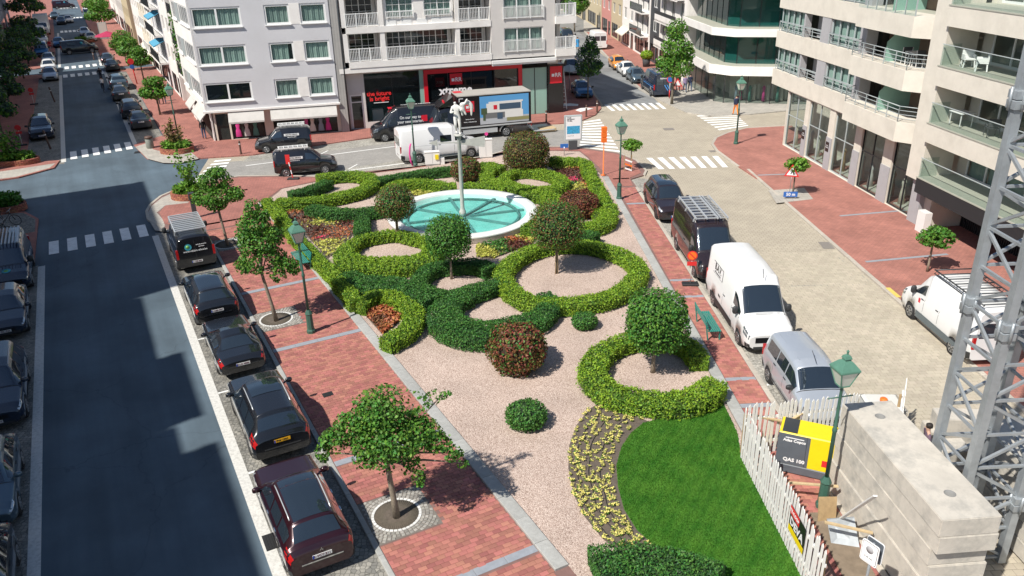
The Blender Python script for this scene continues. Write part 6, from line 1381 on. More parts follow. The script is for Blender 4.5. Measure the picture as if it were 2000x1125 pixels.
def railing(root, s0, s1, z0, h, y, m='frame_white', st='bal', gap=.13, name='railing', ends=None):
    mb = MB(); mb.box(s0, s1, y - .03, y + .03, z0 + h - .06, z0 + h)
    if st == 'bal':
        mb.box(s0, s1, y - .025, y + .025, z0 + .08, z0 + .13); n = int((s1 - s0) / gap)
        for i in range(n + 1): x = s0 + (s1 - s0) * i / n; mb.box(x - .02, x + .02, y - .015, y + .015, z0 + .13, z0 + h - .06)
        for k in range(int((s1 - s0) / 1.3) + 2): x = s0 + (s1 - s0) * k / (int((s1 - s0) / 1.3) + 1); mb.box(x - .035, x + .035, y - .034, y + .034, z0, z0 + h + .03)
    elif st == 'bars':
        for k in range(3): mb.tube([(s0, y, z0 + .25 + k * .25), (s1, y, z0 + .25 + k * .25)], .018, 6)
        n = max(1, int((s1 - s0) / 1.1))
        for k in range(n + 1): x = s0 + (s1 - s0) * k / n; mb.box(x - .025, x + .025, y - .02, y + .02, z0, z0 + h)
    return mb.build(name, m, root)
mat('awning_grey', (.50, .48, .45), .85, var=.06, dirt=.2, ds=1)
def awning(root, s0, s1, z0, z1, y0, y1, m='awning_grey'):
    mb = MB(); mb.add([(s0, y0, z1), (s1, y0, z1), (s1, y1, z0 + .14), (s0, y1, z0 + .14), (s1, y1, z0), (s0, y1, z0), (s0, y0, z1 - .03), (s1, y0, z1 - .03), (s0, y1 + .01, z0), (s1, y1 + .01, z0)], [(3, 2, 1, 0), (5, 4, 2, 3), (6, 7, 9, 8), (0, 6, 8, 3), (1, 2, 9, 7)]); return mb.build('awning', m, root)
# ---- A: lilac-grey corner building
A0, A1 = g(425, 277), g(676, 258); dA = (A1 - A0).normalized()
A = bld('apartment_building', 'lilac-grey corner apartment building with white-framed windows and cream awnings', A0, dA)
FL = [3.35, 6.25, 9.15, 12.05]; ops = []
for z in FL: ops += [(-.28, 3.45, z, z + 1.52), (5.25, 7.2, z, z + 1.52), (8.0, 10.05, z, z + 1.52)]
wall(A, -.5, 10.3, 2.65, 15, ops, 'stucco_lilac', -.35, .25)
for i, z in enumerate(FL):
    cu = 0 if i == 0 else 3
    window(A, -.28, 3.45, z, z + 1.52, 2, -.3, fw=.15, curtain=cu, sill='frame_white', pm='pane' if i else 'pane_dark')
    window(A, 5.25, 7.2, z, z + 1.52, 1, -.3, fw=.15, curtain=2 if i == 1 else 1, sill='frame_white'); window(A, 8.0, 10.05, z, z + 1.52, 1, -.3, fw=.15, curtain=1, sill='frame_white')
    MB().box(7.2, 8.0, -.37, -.345, z - .02, z + 1.55).build('panel', 'stucco_white', A)
block(A, 0, 10.25, .1, 10, .02, 15, 'stucco_lilac'); block(A, -.45, .0, -.1, 10, 2.7, 15, 'stucco_lilac')
MB().box(-.66, 10.4, -.5, .1, 2.5, 2.648).build('cornice', 'stucco_white', A)
MB().box(10.302, 10.95, -.3, 10, 0, 15).build('brick_pier', 'brick_grey', A); MB().tube([(11.02, -.28, 0), (11.02, -.28, 15)], .07, 8).build('drain_pipe', 'dark_metal', A)
wall(A, 0, 10.3, 0, 2.5, [(.15, 1.15, .02, 2.3), (1.3, 4.0, .12, 2.3), (4.7, 10.0, .12, 2.3)], 'cream', -.05, .15)
window(A, .15, 1.15, .02, 2.3, 1, .05, 'frame_dark', .07, 'pane_shop', name='door'); window(A, 1.3, 4.0, .12, 2.3, 1, .05, 'frame_dark', .05, 'pane_shop'); window(A, 4.7, 10.0, .12, 2.3, 3, .05, 'frame_dark', .05, 'pane_shop')
cl = [(.6, .05, .25), (.62, .6, .58), (.1, .25, .2), (.55, .1, .3), (.7, .68, .6), (.25, .3, .35)]
for i, c_ in enumerate(cl): mat('cloth%d' % i, c_, .9)
for i, x in enumerate((1.8, 2.5, 3.2, 7.4, 7.9, 8.6, 9.2)): MB().lathe([(.26, .3), (.2, .8), (.12, 1.0), (.18, 1.3), (.05, 1.42)], 10, (x, .085, 0)).build('display_garment', 'cloth%d' % (i % 6), A).scale = (1, .25, 1)
awning(A, 1.25, 4.1, 1.6, 2.48, -.36, -1.0); awning(A, 4.62, 10.05, 1.6, 2.48, -.36, -1.0)
# street side of A
SL = 11.5; AS = A0 + DL * SL; As = bld('building_side_wing', 'white street side of the lilac-grey corner building with long window rows', AS, -DL)
ops = []
for z in FL: ops += [(.6, 3.4, z, z + 1.52), (5.3, 10.8, z, z + 1.52)]
wall(As, 0, SL + .25, 2.65, 15, ops, 'stucco_white', -.5, .25)
for z in FL: window(As, .6, 3.4, z, z + 1.52, 3, -.45, fw=.13, pm='pane_dark', sill='frame_white'); window(As, 5.3, 10.8, z, z + 1.52, 5, -.45, fw=.13, pm='pane_dark', sill='frame_white'); MB().box(3.4, 5.3, -.53, -.49, z, z + 1.52).build('panel', 'frame_grey', As)
block(As, .02, SL - .6, -.2, 5, .02, 15, 'stucco_white'); wall(As, 0, SL, 0, 2.6, [(2, 5, .1, 2.2), (6, 11, .1, 2.2)], 'stucco_white', -.22, .1)
window(As, 2, 5, .1, 2.2, 2, -.18, 'frame_dark', .06, 'pane_dark'); window(As, 6, 11, .1, 2.2, 3, -.18, 'frame_dark', .06, 'pane_dark'); awning(As, 6, 11, 1.65, 2.55, -.3, -1.0); awning(As, 2, 5, 1.65, 2.55, -.3, -1.0)
# ---- B: white balcony building with showroom
dB = Vector((math.sin(R(75)), math.cos(R(75)), 0)); B0 = g(690, 255) - dB * .1
Bb = bld('showroom_building', 'white balcony apartment building over a dark glass showroom', B0, dB)
wall(Bb, -.55, 18.9, 0, 4.95, [(.1, 1.2, .02, 3.05), (1.42, 17.95, .05, 4.75)], 'stucco_grey', 0, .2)
window(Bb, .1, 1.2, .02, 3.05, 1, .04, 'frame_white', .12, 'pane_dark', tr=2.4, name='door')
window(Bb, 1.42, 6.2, .62, 4.75, 2, .06, 'frame_dark', .06, 'pane_shop', name='shop_window'); window(Bb, 6.6, 15.1, .3, 4.4, 4, .06, 'frame_dark', .05, 'pane_dark', name='shop_window'); window(Bb, 15.5, 17.9, .05, 4.3, 2, .06, 'frame_dark', .05, 'pane_mint', name='shop_window'); MB().box(1.42, 6.2, .0, .06, .05, .62).build('plinth', 'stucco_grey', Bb)
MB().box(6.2, 6.56, .02, .1, .05, 4.75).build('glass_pier', 'pane_mint', Bb)
rf = MB(); rf.box(6.6, 15.5, -.06, .02, 4.35, 4.72); rf.box(6.56, 6.9, -.06, .02, .1, 4.35); rf.box(15.15, 15.5, -.06, .02, .1, 4.35); rf.build('red_frame', 'sign_red', Bb)
MB().box(17.95, 19.4, -.12, .35, 0, 4.5).build('black_column', 'black_gloss', Bb); sg_ = MB().box(18.1, 19.25, -.16, -.12, 2.8, 4.3).build('red_sign', 'sign_red', Bb); MB().box(18.25, 18.5, -.18, -.16, 3.4, 3.65).build('logo_square', 'sign_text', sg_); text('RR', .5, 'sign_text', sg_, (18.85, -.17, 3.52), (R(90), 0, 0), bold=.01)
sg_ = MB().box(8.9, 10.0, -.03, .03, 3.3, 4.25).build('red_sign', 'sign_red', Bb); MB().box(9.05, 9.3, -.05, -.03, 3.6, 3.85).build('logo_square', 'sign_text', sg_); text('RR', .48, 'sign_text', sg_, (9.65, -.04, 3.72), (R(90), 0, 0), bold=.01)
text('xtreme', 1.0, 'sign_text', Bb, (9.4, .035, 2.8), (R(90), 0, 0), bold=.035); text('store', .95, 'text_red', Bb, (9.2, .035, 1.98), (R(90), 0, 0), bold=.03)
text('the future', .52, 'text_red', Bb, (2.62, .045, 3.0), (R(90), 0, 0), bold=.015); text('is bright', .52, 'text_red', Bb, (2.62, .045, 2.56), (R(90), 0, 0), bold=.015); MB().box(2.1, 3.4, .035, .045, 2.2, 2.25).build('underline', 'sign_text', Bb)
block(Bb, -.5, 19.2, 2.2, 14, .02, 15.5, 'stucco_white'); MB().box(1.0, 18, .4, 2.2, .02, .06).build('shop_floor', 'interior_light', Bb)
MB().box(-.5, 19.2, .2, 2.2, 4.75, 4.94).build('shop_ceiling', 'stucco_white', Bb)
for k in range(10): x = 2 + k * 1.6; MB().box(x, x + random.uniform(.7, 1.2), 1.0, 1.6, .06, random.uniform(.7, 1.5)).build('display_unit', random.choice(['interior_light', 'frame_white', 'wood', 'cloth5']), Bb)
for fi, zf in enumerate((5.85, 8.62, 11.4)):
    z0 = zf - .5
    def slabp(s0, s1, y0, nm='balcony_slab', zb=z0, zt=zf): return MB().box(s0, s1, y0, 1.2, zb, zt).build(nm, 'stucco_white', Bb)
    def rec(s0, s1, n, mull=(2, 4), yb=1.0, cu=None):
        wall(Bb, s0, s1, zf, zf + 2.25, [(s0 + .25, s1 - .25, zf + .05, zf + 2.1)], 'stucco_grey', yb, .15, name='recess_wall'); window(Bb, s0 + .25, s1 - .25, zf + .05, zf + 2.1, n, yb + .05, mull=mull, fw=.07, pm='pane_dark', curtain=cu)
    slabp(.3, 3.05, -.75); railing(Bb, .35, 3.0, zf, 1.08, -.68); rec(.3, 3.05, 2)
    slabp(3.05, 9.75, -.75, zb=z0 + .002)
    if fi == 0: railing(Bb, 3.5, 9.45, zf, 1.08, -.68); rec(3.5, 9.4, 5, (2, 4), 1.0, 1)
    else:
        wall(Bb, 3.5, 9.4, zf - .2, zf + 2.25, [(3.7, 6.0, zf + .6, zf + 2.1), (6.9, 9.2, zf + .6, zf + 2.1)], 'stucco_white', -.55, .2)
        for a in (3.7, 6.9): window(Bb, a, a + 2.3, zf + .6, zf + 2.1, 2, -.5, mull=(2, 3), fw=.08, pm='pane', curtain=1); railing(Bb, a, a + 2.3, zf + .55, .55, -.66)
        for a in (3.6, 4.9, 6.2, 7.5, 8.4): MB().box(a, a + .9, -.585, -.553, zf - .1, zf + .42).build('panel', 'frame_white', Bb)
    slabp(9.75, 12.6, -.75); railing(Bb, 9.8, 12.5, zf, 1.08, -.68); rec(9.8, 12.5, 2, (2, 4), 1.0)
    for s_ in (-.0, 3.08, 9.48): MB().box(s_, s_ + .38, -.7, 1.2, zf, zf + 2.26).build('pier', 'stucco_white', Bb)
    wall(Bb, 12.6, 18.4, z0, z0 + 2.77, [(13.75, 17.3, zf + .05, zf + 2.05)], 'stucco_grey', -.7, .2, back=1.9); window(Bb, 13.75, 17.3, zf + .05, zf + 2.05, 3, -.62, fw=.1, curtain=3, mull=(1, 2)); railing(Bb, 13.7, 17.35, zf - .02, 1.02, -.78, gap=.11)
    slabp(18.4, 20.3, -.9, zb=z0 - .1); railing(Bb, 18.45, 20.25, zf, 1.08, -.82); rb = railing(Bb, -.8, .9, zf, 1.08, 0); rb.rotation_euler = (0, 0, R(90)); rb.location = (20.22, 0, 0); rec(18.4, 19.3, 1, None, .6); MB().box(18.4, 19.3, 1.0, 2, zf, zf + 2.3).build('recess_wall', 'stucco_grey', Bb)
MB().box(12.55, 18.45, -.95, -.05, 4.95, 5.22).build('cornice', 'frame_white', Bb); MB().box(12.6, 18.4, -.85, -.05, 4.78, 4.948).build('cornice', 'frame_white', Bb); MB().box(-.55, 12.5, -.7, .02, 4.952, 5.34).build('soffit', 'stucco_white', Bb); MB().box(18.45, 20.2, -.8, 1.6, 4.955, 5.2).build('soffit', 'stucco_white', Bb); MB().box(-.55, -.02, -.3, 2.2, 4.96, 15).build('edge_wall', 'stucco_white', Bb)
# ---- D: glass corner building
D0, D1, D2 = g(1398.1, 202.5), g(1530, 205.5), g(1339.5, 164.3)
def sub(P, Q_): return (Q_ - P).normalized()
Dn = bld('glass_corner_building', 'glass corner building with white bands over a clothes shop', D0, sub(D0, D1)); dl = 9.5
ang = dirz(sub(D0, D1))
def loc2(p): d = p - D0; return (d.x * math.cos(-ang) - d.y * math.sin(-ang), d.x * math.sin(-ang) + d.y * math.cos(-ang))
X2 = loc2(D2); ux, uy = X2[0] / math.hypot(*X2), X2[1] / math.hypot(*X2); far = 11.5
def ring(o, ch=1.2):     # outline pushed out by o with a cut corner
    nx, ny = -uy, ux
    if nx > 0: nx, ny = -nx, -ny
    fx, fy = ux * far, uy * far
    return [(dl + 6, -o), (ch, -o), (nx * o + ux * ch, ny * o + uy * ch - .0), (nx * o + fx, ny * o + fy), (fx + 12, fy)] + [(dl + 6, fy)]
for z0, z1 in ((2.72, 3.55), (6.2, 6.88), (9.5, 10.2), (12.8, 13.5)):
    MB().prism(ring(.55), z0, z1, bottom=True).build('white_band', 'stucco_white', Dn); MB().prism(ring(.4), z1, z1 + .05).build('band_top', 'deck', Dn)
for z0, z1 in ((3.6, 6.2), (6.93, 9.5), (10.25, 12.8)):
    rg = ring(-1.0, 1.6); MB().prism(ring(-1.25, 1.6), z0 - .0, z1, top=False).build('core', 'interior', Dn)
    for i in range(4 - 1):
        p, q = Vector((*rg[i], 0)), Vector((*rg[i + 1], 0)); n = max(1, int((p - q).length / 1.6)); d = (q - p).normalized(); nn = Vector((d.y, -d.x, 0))
        for k in range(n):
            a, b = lerp(p, q, k / n), lerp(p, q, (k + 1) / n); a2, b2 = a + d * .04, b - d * .04
            MB().add([(a2.x, a2.y, z0), (b2.x, b2.y, z0), (b2.x, b2.y, z1), (a2.x, a2.y, z1)], [(3, 2, 1, 0)]).build('pane', 'pane_teal', Dn); MB().bar((a.x, a.y, z0), (a.x, a.y, z1), .07, .07).build('mullion', 'frame_dark', Dn)
rg = ring(0, .7)
MB().prism(ring(-2.6, 1.2), 0, 2.72, top=False).build('shop_back', 'interior_light', Dn)
for i in range(3):
    p, q = Vector((*rg[i], 0)), Vector((*rg[i + 1], 0)); n = max(1, int((p - q).length / 1.9)); d = (q - p).normalized()
    for k in range(n):
        a, b = lerp(p, q, k / n) + d * .04, lerp(p, q, (k + 1) / n) - d * .04
        MB().add([(a.x, a.y, .15), (b.x, b.y, .15), (b.x, b.y, 2.7), (a.x, a.y, 2.7)], [(3, 2, 1, 0)]).build('pane', 'pane_shop', Dn); MB().bar((a.x, a.y, 0), (a.x, a.y, 2.72), .08, .08).build('mullion', 'frame_dark', Dn)
for i in range(14): x = 1.8 + i * .42; MB().lathe([(.16, .2), (.13, .9), (.1, 1.2), (.17, 1.45), (.06, 1.65)], 8, (x, .7 + (i % 3) * .5, 0)).build('display_garment', 'cloth%d' % random.choice((0, 1, 1, 2, 4, 4, 5)), Dn)
# ---- E: beige building at the right
E0, E1 = g(1528, 285), g(1795, 440); dE = (E1 - E0).normalized()
Eb = bld('apartment_building', 'long beige stone apartment building with shop windows at the right', E0, dE); LE = 17.7
sh = [(.05, 3.0), (3.6, 6.6), (7.35, 10.15), (10.95, 13.55), (14.55, 17.4)]
wall(Eb, -.02, LE, 0, 4.3, [(a, b, .12, 4.15) for a, b in sh], 'stone_beige', 0, .3)
for i, (a, b) in enumerate(sh):
    window(Eb, a, b, .12, 4.15, 2, .12, 'frame_grey' if i < 3 else 'frame_dark', .07, 'pane_shop', tr=2.45, name='shop_window'); MB().box(a + .1, b - .1, .5, 2.4, .1, .16).build('shop_floor', 'interior_light', Eb)
    for k in range(4): MB().lathe([(.2, .16), (.15, .9), (.1, 1.2), (.16, 1.5), (.06, 1.7)], 8, (a + .4 + k * .65, .8 + .3 * (k % 2), 0)).build('display_garment', ['cream', 'cloth4', 'wood', 'cloth1'][(k + i) % 4], Eb)
for a, b in ((3.0, 3.6), (6.6, 7.35), (10.15, 10.95), (13.55, 14.55), (17.4, 17.7)): MB().box(a + .002, b - .002, -.05, -.002, 0, 2.3).build('grey_pilaster', 'stone_grey', Eb)
MB().box(-.6, LE + 20, 2.45, 12, .02, 15.5).build('core', ['stone_beige'], Eb)
MB().box(0, LE, .3, 2.45, .015, .09).build('shop_floor', 'interior_light', Eb); MB().box(0, LE, 2.4, 2.44, .1, 4.2).build('shop_back', 'interior_light', Eb)
for k, x in enumerate((3.05, 6.7)): pn = MB().box(x, x + .42, -.075, -.052, 1.35, 2.0).build('sign_panel', 'black_gloss', Eb); text('TEN\nTOON', .13, 'white_sign', pn, (x + .21, -.08, 1.68), (R(90), 0, 0))
for fi, z in enumerate((5.4, 8.2, 11.0)):
    MB().box(-2.9, 9.6, -.12, .35, z - 1.15, z).build('parapet_band', 'stone_beige', Eb); zt = z + 1.66
    window(Eb, -2.6, 1.25, z + .02, zt, 4, .05, 'frame_grey', .1, 'pane', curtain=3, name='window'); railing(Eb, -2.6, 1.25, z, .72, -.08, 'frame_grey', 'bars')
    MB().box(1.25, 1.5, -.05, .4, z, zt).build('pier', 'stone_grey', Eb); wall(Eb, 1.5, 4.0, z, zt, [(2.0, 3.6, z + .05, zt - .1)], 'stone_grey', .9, .1, name='recess_wall'); window(Eb, 2.0, 3.6, z + .05, zt - .1, 1, .93, 'frame_grey', .06, 'pane_dark'); railing(Eb, 1.5, 4.0, z, .72, -.08, 'frame_grey', 'bars')
    MB().box(4.0, 5.2, -.09, .4, z, zt).build('pier', 'stone_grey', Eb); window(Eb, 5.2, 9.15, z + .02, zt, 4, .05, 'frame_grey', .1, 'pane', curtain=3); railing(Eb, 5.2, 9.15, z, .72, -.08, 'frame_grey', 'bars'); MB().box(9.15, 9.95, -.12, .6, z, zt).build('pier', 'stone_grey', Eb)
    # projecting balcony with slanted end
    pl = [(9.602, .35), (9.602, -.25), (10.1, -1.05), (16.0, -1.05), (17.0, -.25), (17.0, .35)]; MB().prism(pl, z - 1.1, z, bottom=True).build('balcony', 'stone_beige', Eb)
    if fi < 2:
        for a, b in ((pl[1], pl[2]), (pl[2], pl[3]), (pl[3], pl[4])):
            mb = MB(); a3, b3 = Vector((a[0], a[1] + .06, z)), Vector((b[0], b[1] + .06, z)); n = max(1, int((b3 - a3).length / 1.1))
            for h_ in (.2, .42, .64): mb.tube([a3 + Vector((0, 0, h_)), b3 + Vector((0, 0, h_))], .018, 6)
            mb.tube([a3 + Vector((0, 0, .86)), b3 + Vector((0, 0, .86))], .026, 6)
            for k in range(n + 1): c = lerp(a3, b3, k / n); mb.bar(c, c + Vector((0, 0, .86)), .04, .04)
            mb.build('railing', 'frame_grey', Eb)
    else:
        for k in range(6): x = 10.15 + k * .98; MB().box(x, x + .92, -1.03, -1.01, z, z + 1.05).build('glass_panel', 'rail_glass', Eb); MB().box(x + .93, x + .98, -1.05, -.99, z, z + 1.1).build('post', 'frame_grey', Eb)
    MB().box(9.6, 17.0, .35, 1.6, z - .2, z + .0).build('deck', 'deck', Eb); wall(Eb, 9.6, 17.0, z, zt, [(10.4, 12.3, z + .04, zt - .05), (14.0, 16.6, z + .04, zt - .05)], 'wall_brown', 1.55, .12, name='recess_wall', back=.5)
    window(Eb, 10.4, 12.3, z + .04, zt - .05, 1, 1.6, 'frame_grey', .07, 'pane'); window(Eb, 14.0, 16.6, z + .04, zt - .05, 2, 1.6, 'frame_grey', .07, 'pane'); MB().add([(12.9, 1.5, z), (12.9, -.5, z), (12.9, -.5, z + 1.1), (12.9, -.1, z + 1.5), (12.9, 1.5, z + 1.5)], [(0, 1, 2, 3, 4)]).build('privacy_screen', 'pane_mint', Eb)
    MB().box(-2.9, 9.6, .35, 2.45, zt, zt + .06).build('ceiling', 'stone_beige', Eb); MB().box(9.6, 17.0, .35, 2.4, zt, zt + .06).build('ceiling', 'stone_beige', Eb); MB().box(-2.9, 9.6, .9 if False else 1.1, 2.44, z - .3, zt).build('room', 'interior', Eb)
MB().box(17.0, 18.3, -.55, 1.2, 2.6, 15.5).build('pier', 'stone_beige', Eb); MB().box(17.42, 18.3, -.3, 1.2, 0, 2.6).build('pier', 'stone_grey', Eb)
# glazed balconies over the garage entrance
MB().box(18.3, 34, -.75, .3, 2.05, 2.85).build('garage_beam', 'black_matt', Eb); MB().box(18.3, 34, 2.0, 2.4, 0, 2.05).build('garage_back', 'black_matt', Eb); MB().box(18.3, 18.9, .0, 2.0, 0, 2.05).build('garage_jamb', 'stone_beige', Eb)
gr = MB()
for k in range(60): gr.box(18.95 + k * .16, 19.0 + k * .16, 1.9, 1.95, .05, 2.0)
gr.build('garage_grille', 'dark_metal', Eb)
for fi, z in enumerate((2.88, 5.85, 8.8, 11.75)):
    if fi: MB().box(18.3, 34, -.75, .3, z - 1.0, z - .03).build('parapet_band', 'stone_beige', Eb)
    MB().box(18.3, 34, -.78, 1.9, z - .028, z + .03).build('deck', 'deck', Eb); wall(Eb, 18.3, 34, z + .03, z + 1.97, [(19.0, 23.6, z + .08, z + 1.93), (25.0, 30.5, z + .08, z + 1.93)], 'stone_beige', 1.5, .15, name='recess_wall', back=.6); window(Eb, 19.0, 23.6, z + .08, z + 1.93, 3, 1.52, 'frame_white', .12, 'pane', curtain=3 if fi == 0 else None); window(Eb, 25.0, 30.5, z + .08, z + 1.93, 3, 1.52, 'frame_white', .12, 'pane', curtain=3 if fi % 2 == 0 else None)
    for k in range(8): x = 18.4 + k * 1.9; MB().box(x, x + 1.86, -.72, -.70, z + .04, z + 1.06).build('glass_panel', 'rail_glass', Eb)
    MB().box(18.35, 34, -.735, -.685, z + 1.06, z + 1.09).build('hand_rail', 'frame_grey', Eb); MB().box(18.38, 18.4, -.7, .3, z + .04, z + 1.06).build('glass_panel', 'rail_glass', Eb)
# balcony furniture: parts stand free on the decks
def wpt(root, x, y, z): return root.matrix_basis @ Vector((x, y, z))
bpy.context.view_layer.update()
def chair(label, p, rz, m, kind, name='garden_chair'):
    r = thing(name, label, 'chair', p, rz, 'balcony chairs')
    if kind == 'tub':
        MB().bbox(-.28, .28, -.27, .27, .38, .46, .02).build('seat', m, r); MB().bbox(-.28, .28, .2, .27, .46, .82, .02).build('backrest', m, r)
        for sg in (1, -1):
            MB().bbox(sg * .25 - .03, sg * .25 + .03, -.27, .2, .46, .64, .01).build('armrest', m, r)
            for y in (-.22, .22): MB().bar((sg * .22, y, .38), (sg * .27, y * 1.15, 0), .06).build('leg', m, r)
    else:
        MB().box(-.25, .25, -.25, .25, .42, .45).build('seat', 'wall_dark', r); MB().box(-.25, .25, .23, .26, .5, .9).build('backrest', 'wall_dark', r)
        for sg in (1, -1): MB().bar((sg * .26, -.25, 0), (sg * .26, -.22, .62), .03).build('leg', m, r); MB().bar((sg * .26, .3, 0), (sg * .26, .2, .9), .03).build('leg', m, r); MB().bar((sg * .26, -.25, .62), (sg * .26, .22, .62), .03).build('armrest', m, r)
    return r
def table(label, p, m, sx=.5, sy=.4):
    r = thing('garden_table', label, 'table', p, dirz(dE)); MB().bbox(-sx, sx, -sy, sy, .69, .73, .01).build('top', m, r)
    for a, b in ((1, 1), (1, -1), (-1, 1), (-1, -1)): MB().bar((a * sx * .85, b * sy * .8, 0), (a * sx * .85, b * sy * .8, .69), .035).build('leg', m, r)
for k, (x, y, z, rz, m, kd, lb) in enumerate(((19.4, .1, 8.84, 1.2, 'frame_white', 'tub', 'white tub chair left of the pair behind the upper glass balcony'), (20.6, .0, 8.84, -.6, 'frame_white', 'tub', 'white tub chair right of the pair behind the upper glass balcony'), (14.1, .2, 8.21, 1.4, 'frame_white', 'wire', 'white-framed chair at the left of the stone balcony table'), (15.0, .2, 8.21, -1.5, 'frame_white', 'wire', 'white-framed chair at the right of the stone balcony table'), (15.7, .5, 8.21, 0, 'frame_white', 'wire', 'white-framed chair farthest right on the stone balcony'), (21.9, .3, 5.9, -1.9, 'dark_metal', 'wire', 'black lounge chair on the middle glass balcony'))): chair(lb, wpt(Eb, x, y, z), dirz(dE) + rz, m, kd)
table('white balcony table behind the middle glass rail', wpt(Eb, 19.5, .3, 5.89), 'frame_white'); table('white-legged table on the stone balcony', wpt(Eb, 14.5, .3, 8.205), 'frame_white', .4, .35)
tag(MB().box(-.35, .35, -.2, .2, 0, 1.15).build('utility_cabinet', 'white_paint', None, g(1800, 452, .1), dirz(dE)), 'white utility cabinet at the garage corner', 'cabinet')
# ---- generic town houses
def house(label, p, d, W, floors, wm, fm='frame_white', z1=3.2, fh=2.9, dep=10, n=3, balc=None, shop='frame_dark', awn=None, fw=.08, pm='pane_dark', pz=.85, wh=1.5, name='town_house', gap=.28, shopm='cream', roof=None):
    r = bld(name, label, p, d); ops = []; H_ = z1 + floors * fh + .4; cw = W / n
    for f in range(floors):
        for k in range(n): a = k * cw + cw * gap; ops.append((a, (k + 1) * cw - cw * gap, z1 + f * fh + (pz if not balc else .1), z1 + f * fh + pz + wh))
    wall(r, 0, W, z1, H_, ops, wm, 0, .2, back=.3)
    for o in ops: window(r, *o, 2 if o[1] - o[0] > 1.3 else 1, .1, fm, fw, pm)
    block(r, .01, W - .01, .31, dep, .02, H_ - .01, wm)
    wall(r, 0, W, 0, z1 - .002, [(W * .06, W * .62, .3, z1 - .6), (W * .7, W * .92, .02, z1 - .7)], shopm, .02, .15, back=.29); window(r, W * .06, W * .62, .3, z1 - .6, 3, .06, shop, .07, 'pane_dark', name='shop_window'); window(r, W * .7, W * .92, .02, z1 - .7, 1, .06, shop, .07, 'pane_dark', name='door')
    if balc:
        for f in range(floors):
            z = z1 + f * fh; MB().box(W * .1, W * .9, -.95, 0, z - .18, z).build('balcony_slab', 'stucco_white', r)
            if balc == 'dark': MB().box(W * .1, W * .9, -.95, -.9, z, z + .95).build('balcony_front', 'pane_dark', r)
            elif balc == 'cream': MB().box(W * .1, W * .9, -.95, -.8, z - .3, z + .55).build('balcony_front', 'stucco_white', r); MB().box(W * .1, W * .9, -.9, -.86, z + .55, z + .95).build('balcony_rail', 'frame_dark', r)
            else: railing(r, W * .1, W * .9, z, 1.0, -.9, balc, 'bal', .16)
    if awn: awning(r, W * .04, W * .64, z1 - 1.2, z1 - .3, -.02, -1.1, awn)
    MB().box(-.05, W + .05, -.18, .3, H_, H_ + .16).build('cornice', 'stucco_white', r)
    return r
# left street, right side beyond the corner building (from near to far)
a = 70.1 + SL; rowF = [(9, 4, 'stucco_grey', 'dark_metal', None, 'narrow shaded house with plants on its balconies next to the corner building', 3.1), (7, 4, 'stucco_white', None, None, 'slim cream house with tall windows on the left street', 3.0), (11, 4, 'stucco_lilac', 'dark_metal', 'awning_blue', 'pale house with blue awnings on the left street', 3.0), (8, 3, 'stucco_white', 'frame_white', 'cream', 'white house with bay windows on the left street', 3.0), (10, 4, 'cream', None, 'cream', 'cream house with open awning farther along the left street', 3.0), (12, 3, 'stucco_white', None, None, 'pale low house before the second far crossing', 3.0), (14, 4, 'wall_yellow', None, None, 'yellowish house beyond the far crossing on the right', 3.0), (16, 5, 'stucco_grey', None, None, 'grey apartment block near the end of the left street', 3.0), (24, 5, 'stucco_white', None, None, 'white apartment block at the end of the left street', 3.0)]
for i, (W, fl_, wm, bl_, aw, lb, z1) in enumerate(rowF):
    if i == 6: a += 8
    p = L(a + W, 9.0 + (.9 if i == 0 else 0)); h_ = house(lb, p, -DL, W, fl_, wm, balc=bl_, awn=aw if aw != 'awning_blue' else None, n=max(2, int(W / 2.6)), z1=z1, dep=14, shopm=wm)
    if aw == 'awning_blue':
        for f in range(4): awning(h_, W * .45, W * .9, z1 + f * 2.9 + 1.7, z1 + f * 2.9 + 2.35, -.02, -1.2, 'awning_blue')
    a += W + .05
# left side row: the near part stands outside the frame and shades the road
rowG = [(1, 20.7, 14.1, 'stucco_white', 4, 'white apartment block lining the left pavement nearest the camera'), (21.8, 1.9, 12.7, 'cream', 3, 'narrow cream link added between white blocks to notch their shadow'), (23.8, 5.4, 13.9, 'stucco_white', 4, 'slim white house lining the left pavement'), (29.3, 7.0, 12.7, 'brick_tan', 3, 'lower brick house between two blocks on the left'), (36.4, 20.9, 15.2, 'stucco_grey', 4, 'grey corner block at the left crossroads'), (69, 13, 18, 'wall_shade', 5, 'shaded grey block on the far left corner'), (82.2, 16, 17, 'brick_tan', 5, 'shaded brown brick block on the far left'), (98.4, 20, 18, 'wall_shade', 5, 'shaded block with bay window behind the silvery tree'), (128, 30, 18, 'brick_tan', 5, 'tall brown block beyond the second crossing on the left'), (158.5, 45, 19, 'wall_shade', 5, 'long dark block toward the end of the left street')]  # narrow low link is unseen, added for a lit notch in the road shadow
for a, W, H_, wm, fl_, lb in rowG:
    house(lb, L(a, -10.2), DL, W, fl_, wm, n=max(1, int(W / 3)), z1=3.3, fh=(H_ - 3.7) / fl_, dep=12, shopm=wm)
    hs_ = [o for o in bpy.data.objects if o.get('label') == lb][0]
    for k in range(int(W / 2.4)):
        x = random.uniform(.3, W - .9); MB().box(x, x + random.uniform(.4, .8), .4, 1.2, H_ - .02, H_ + random.uniform(.3, .95)).build('shade_chimney', wm, hs_)  # roof boxes added along the eaves to make the cast shadow edge jagged
# buildings that close the views
house('pale block closing the far end of the left street', L(300, -25), NL, 60, 5, 'stucco_white', n=14, dep=12)
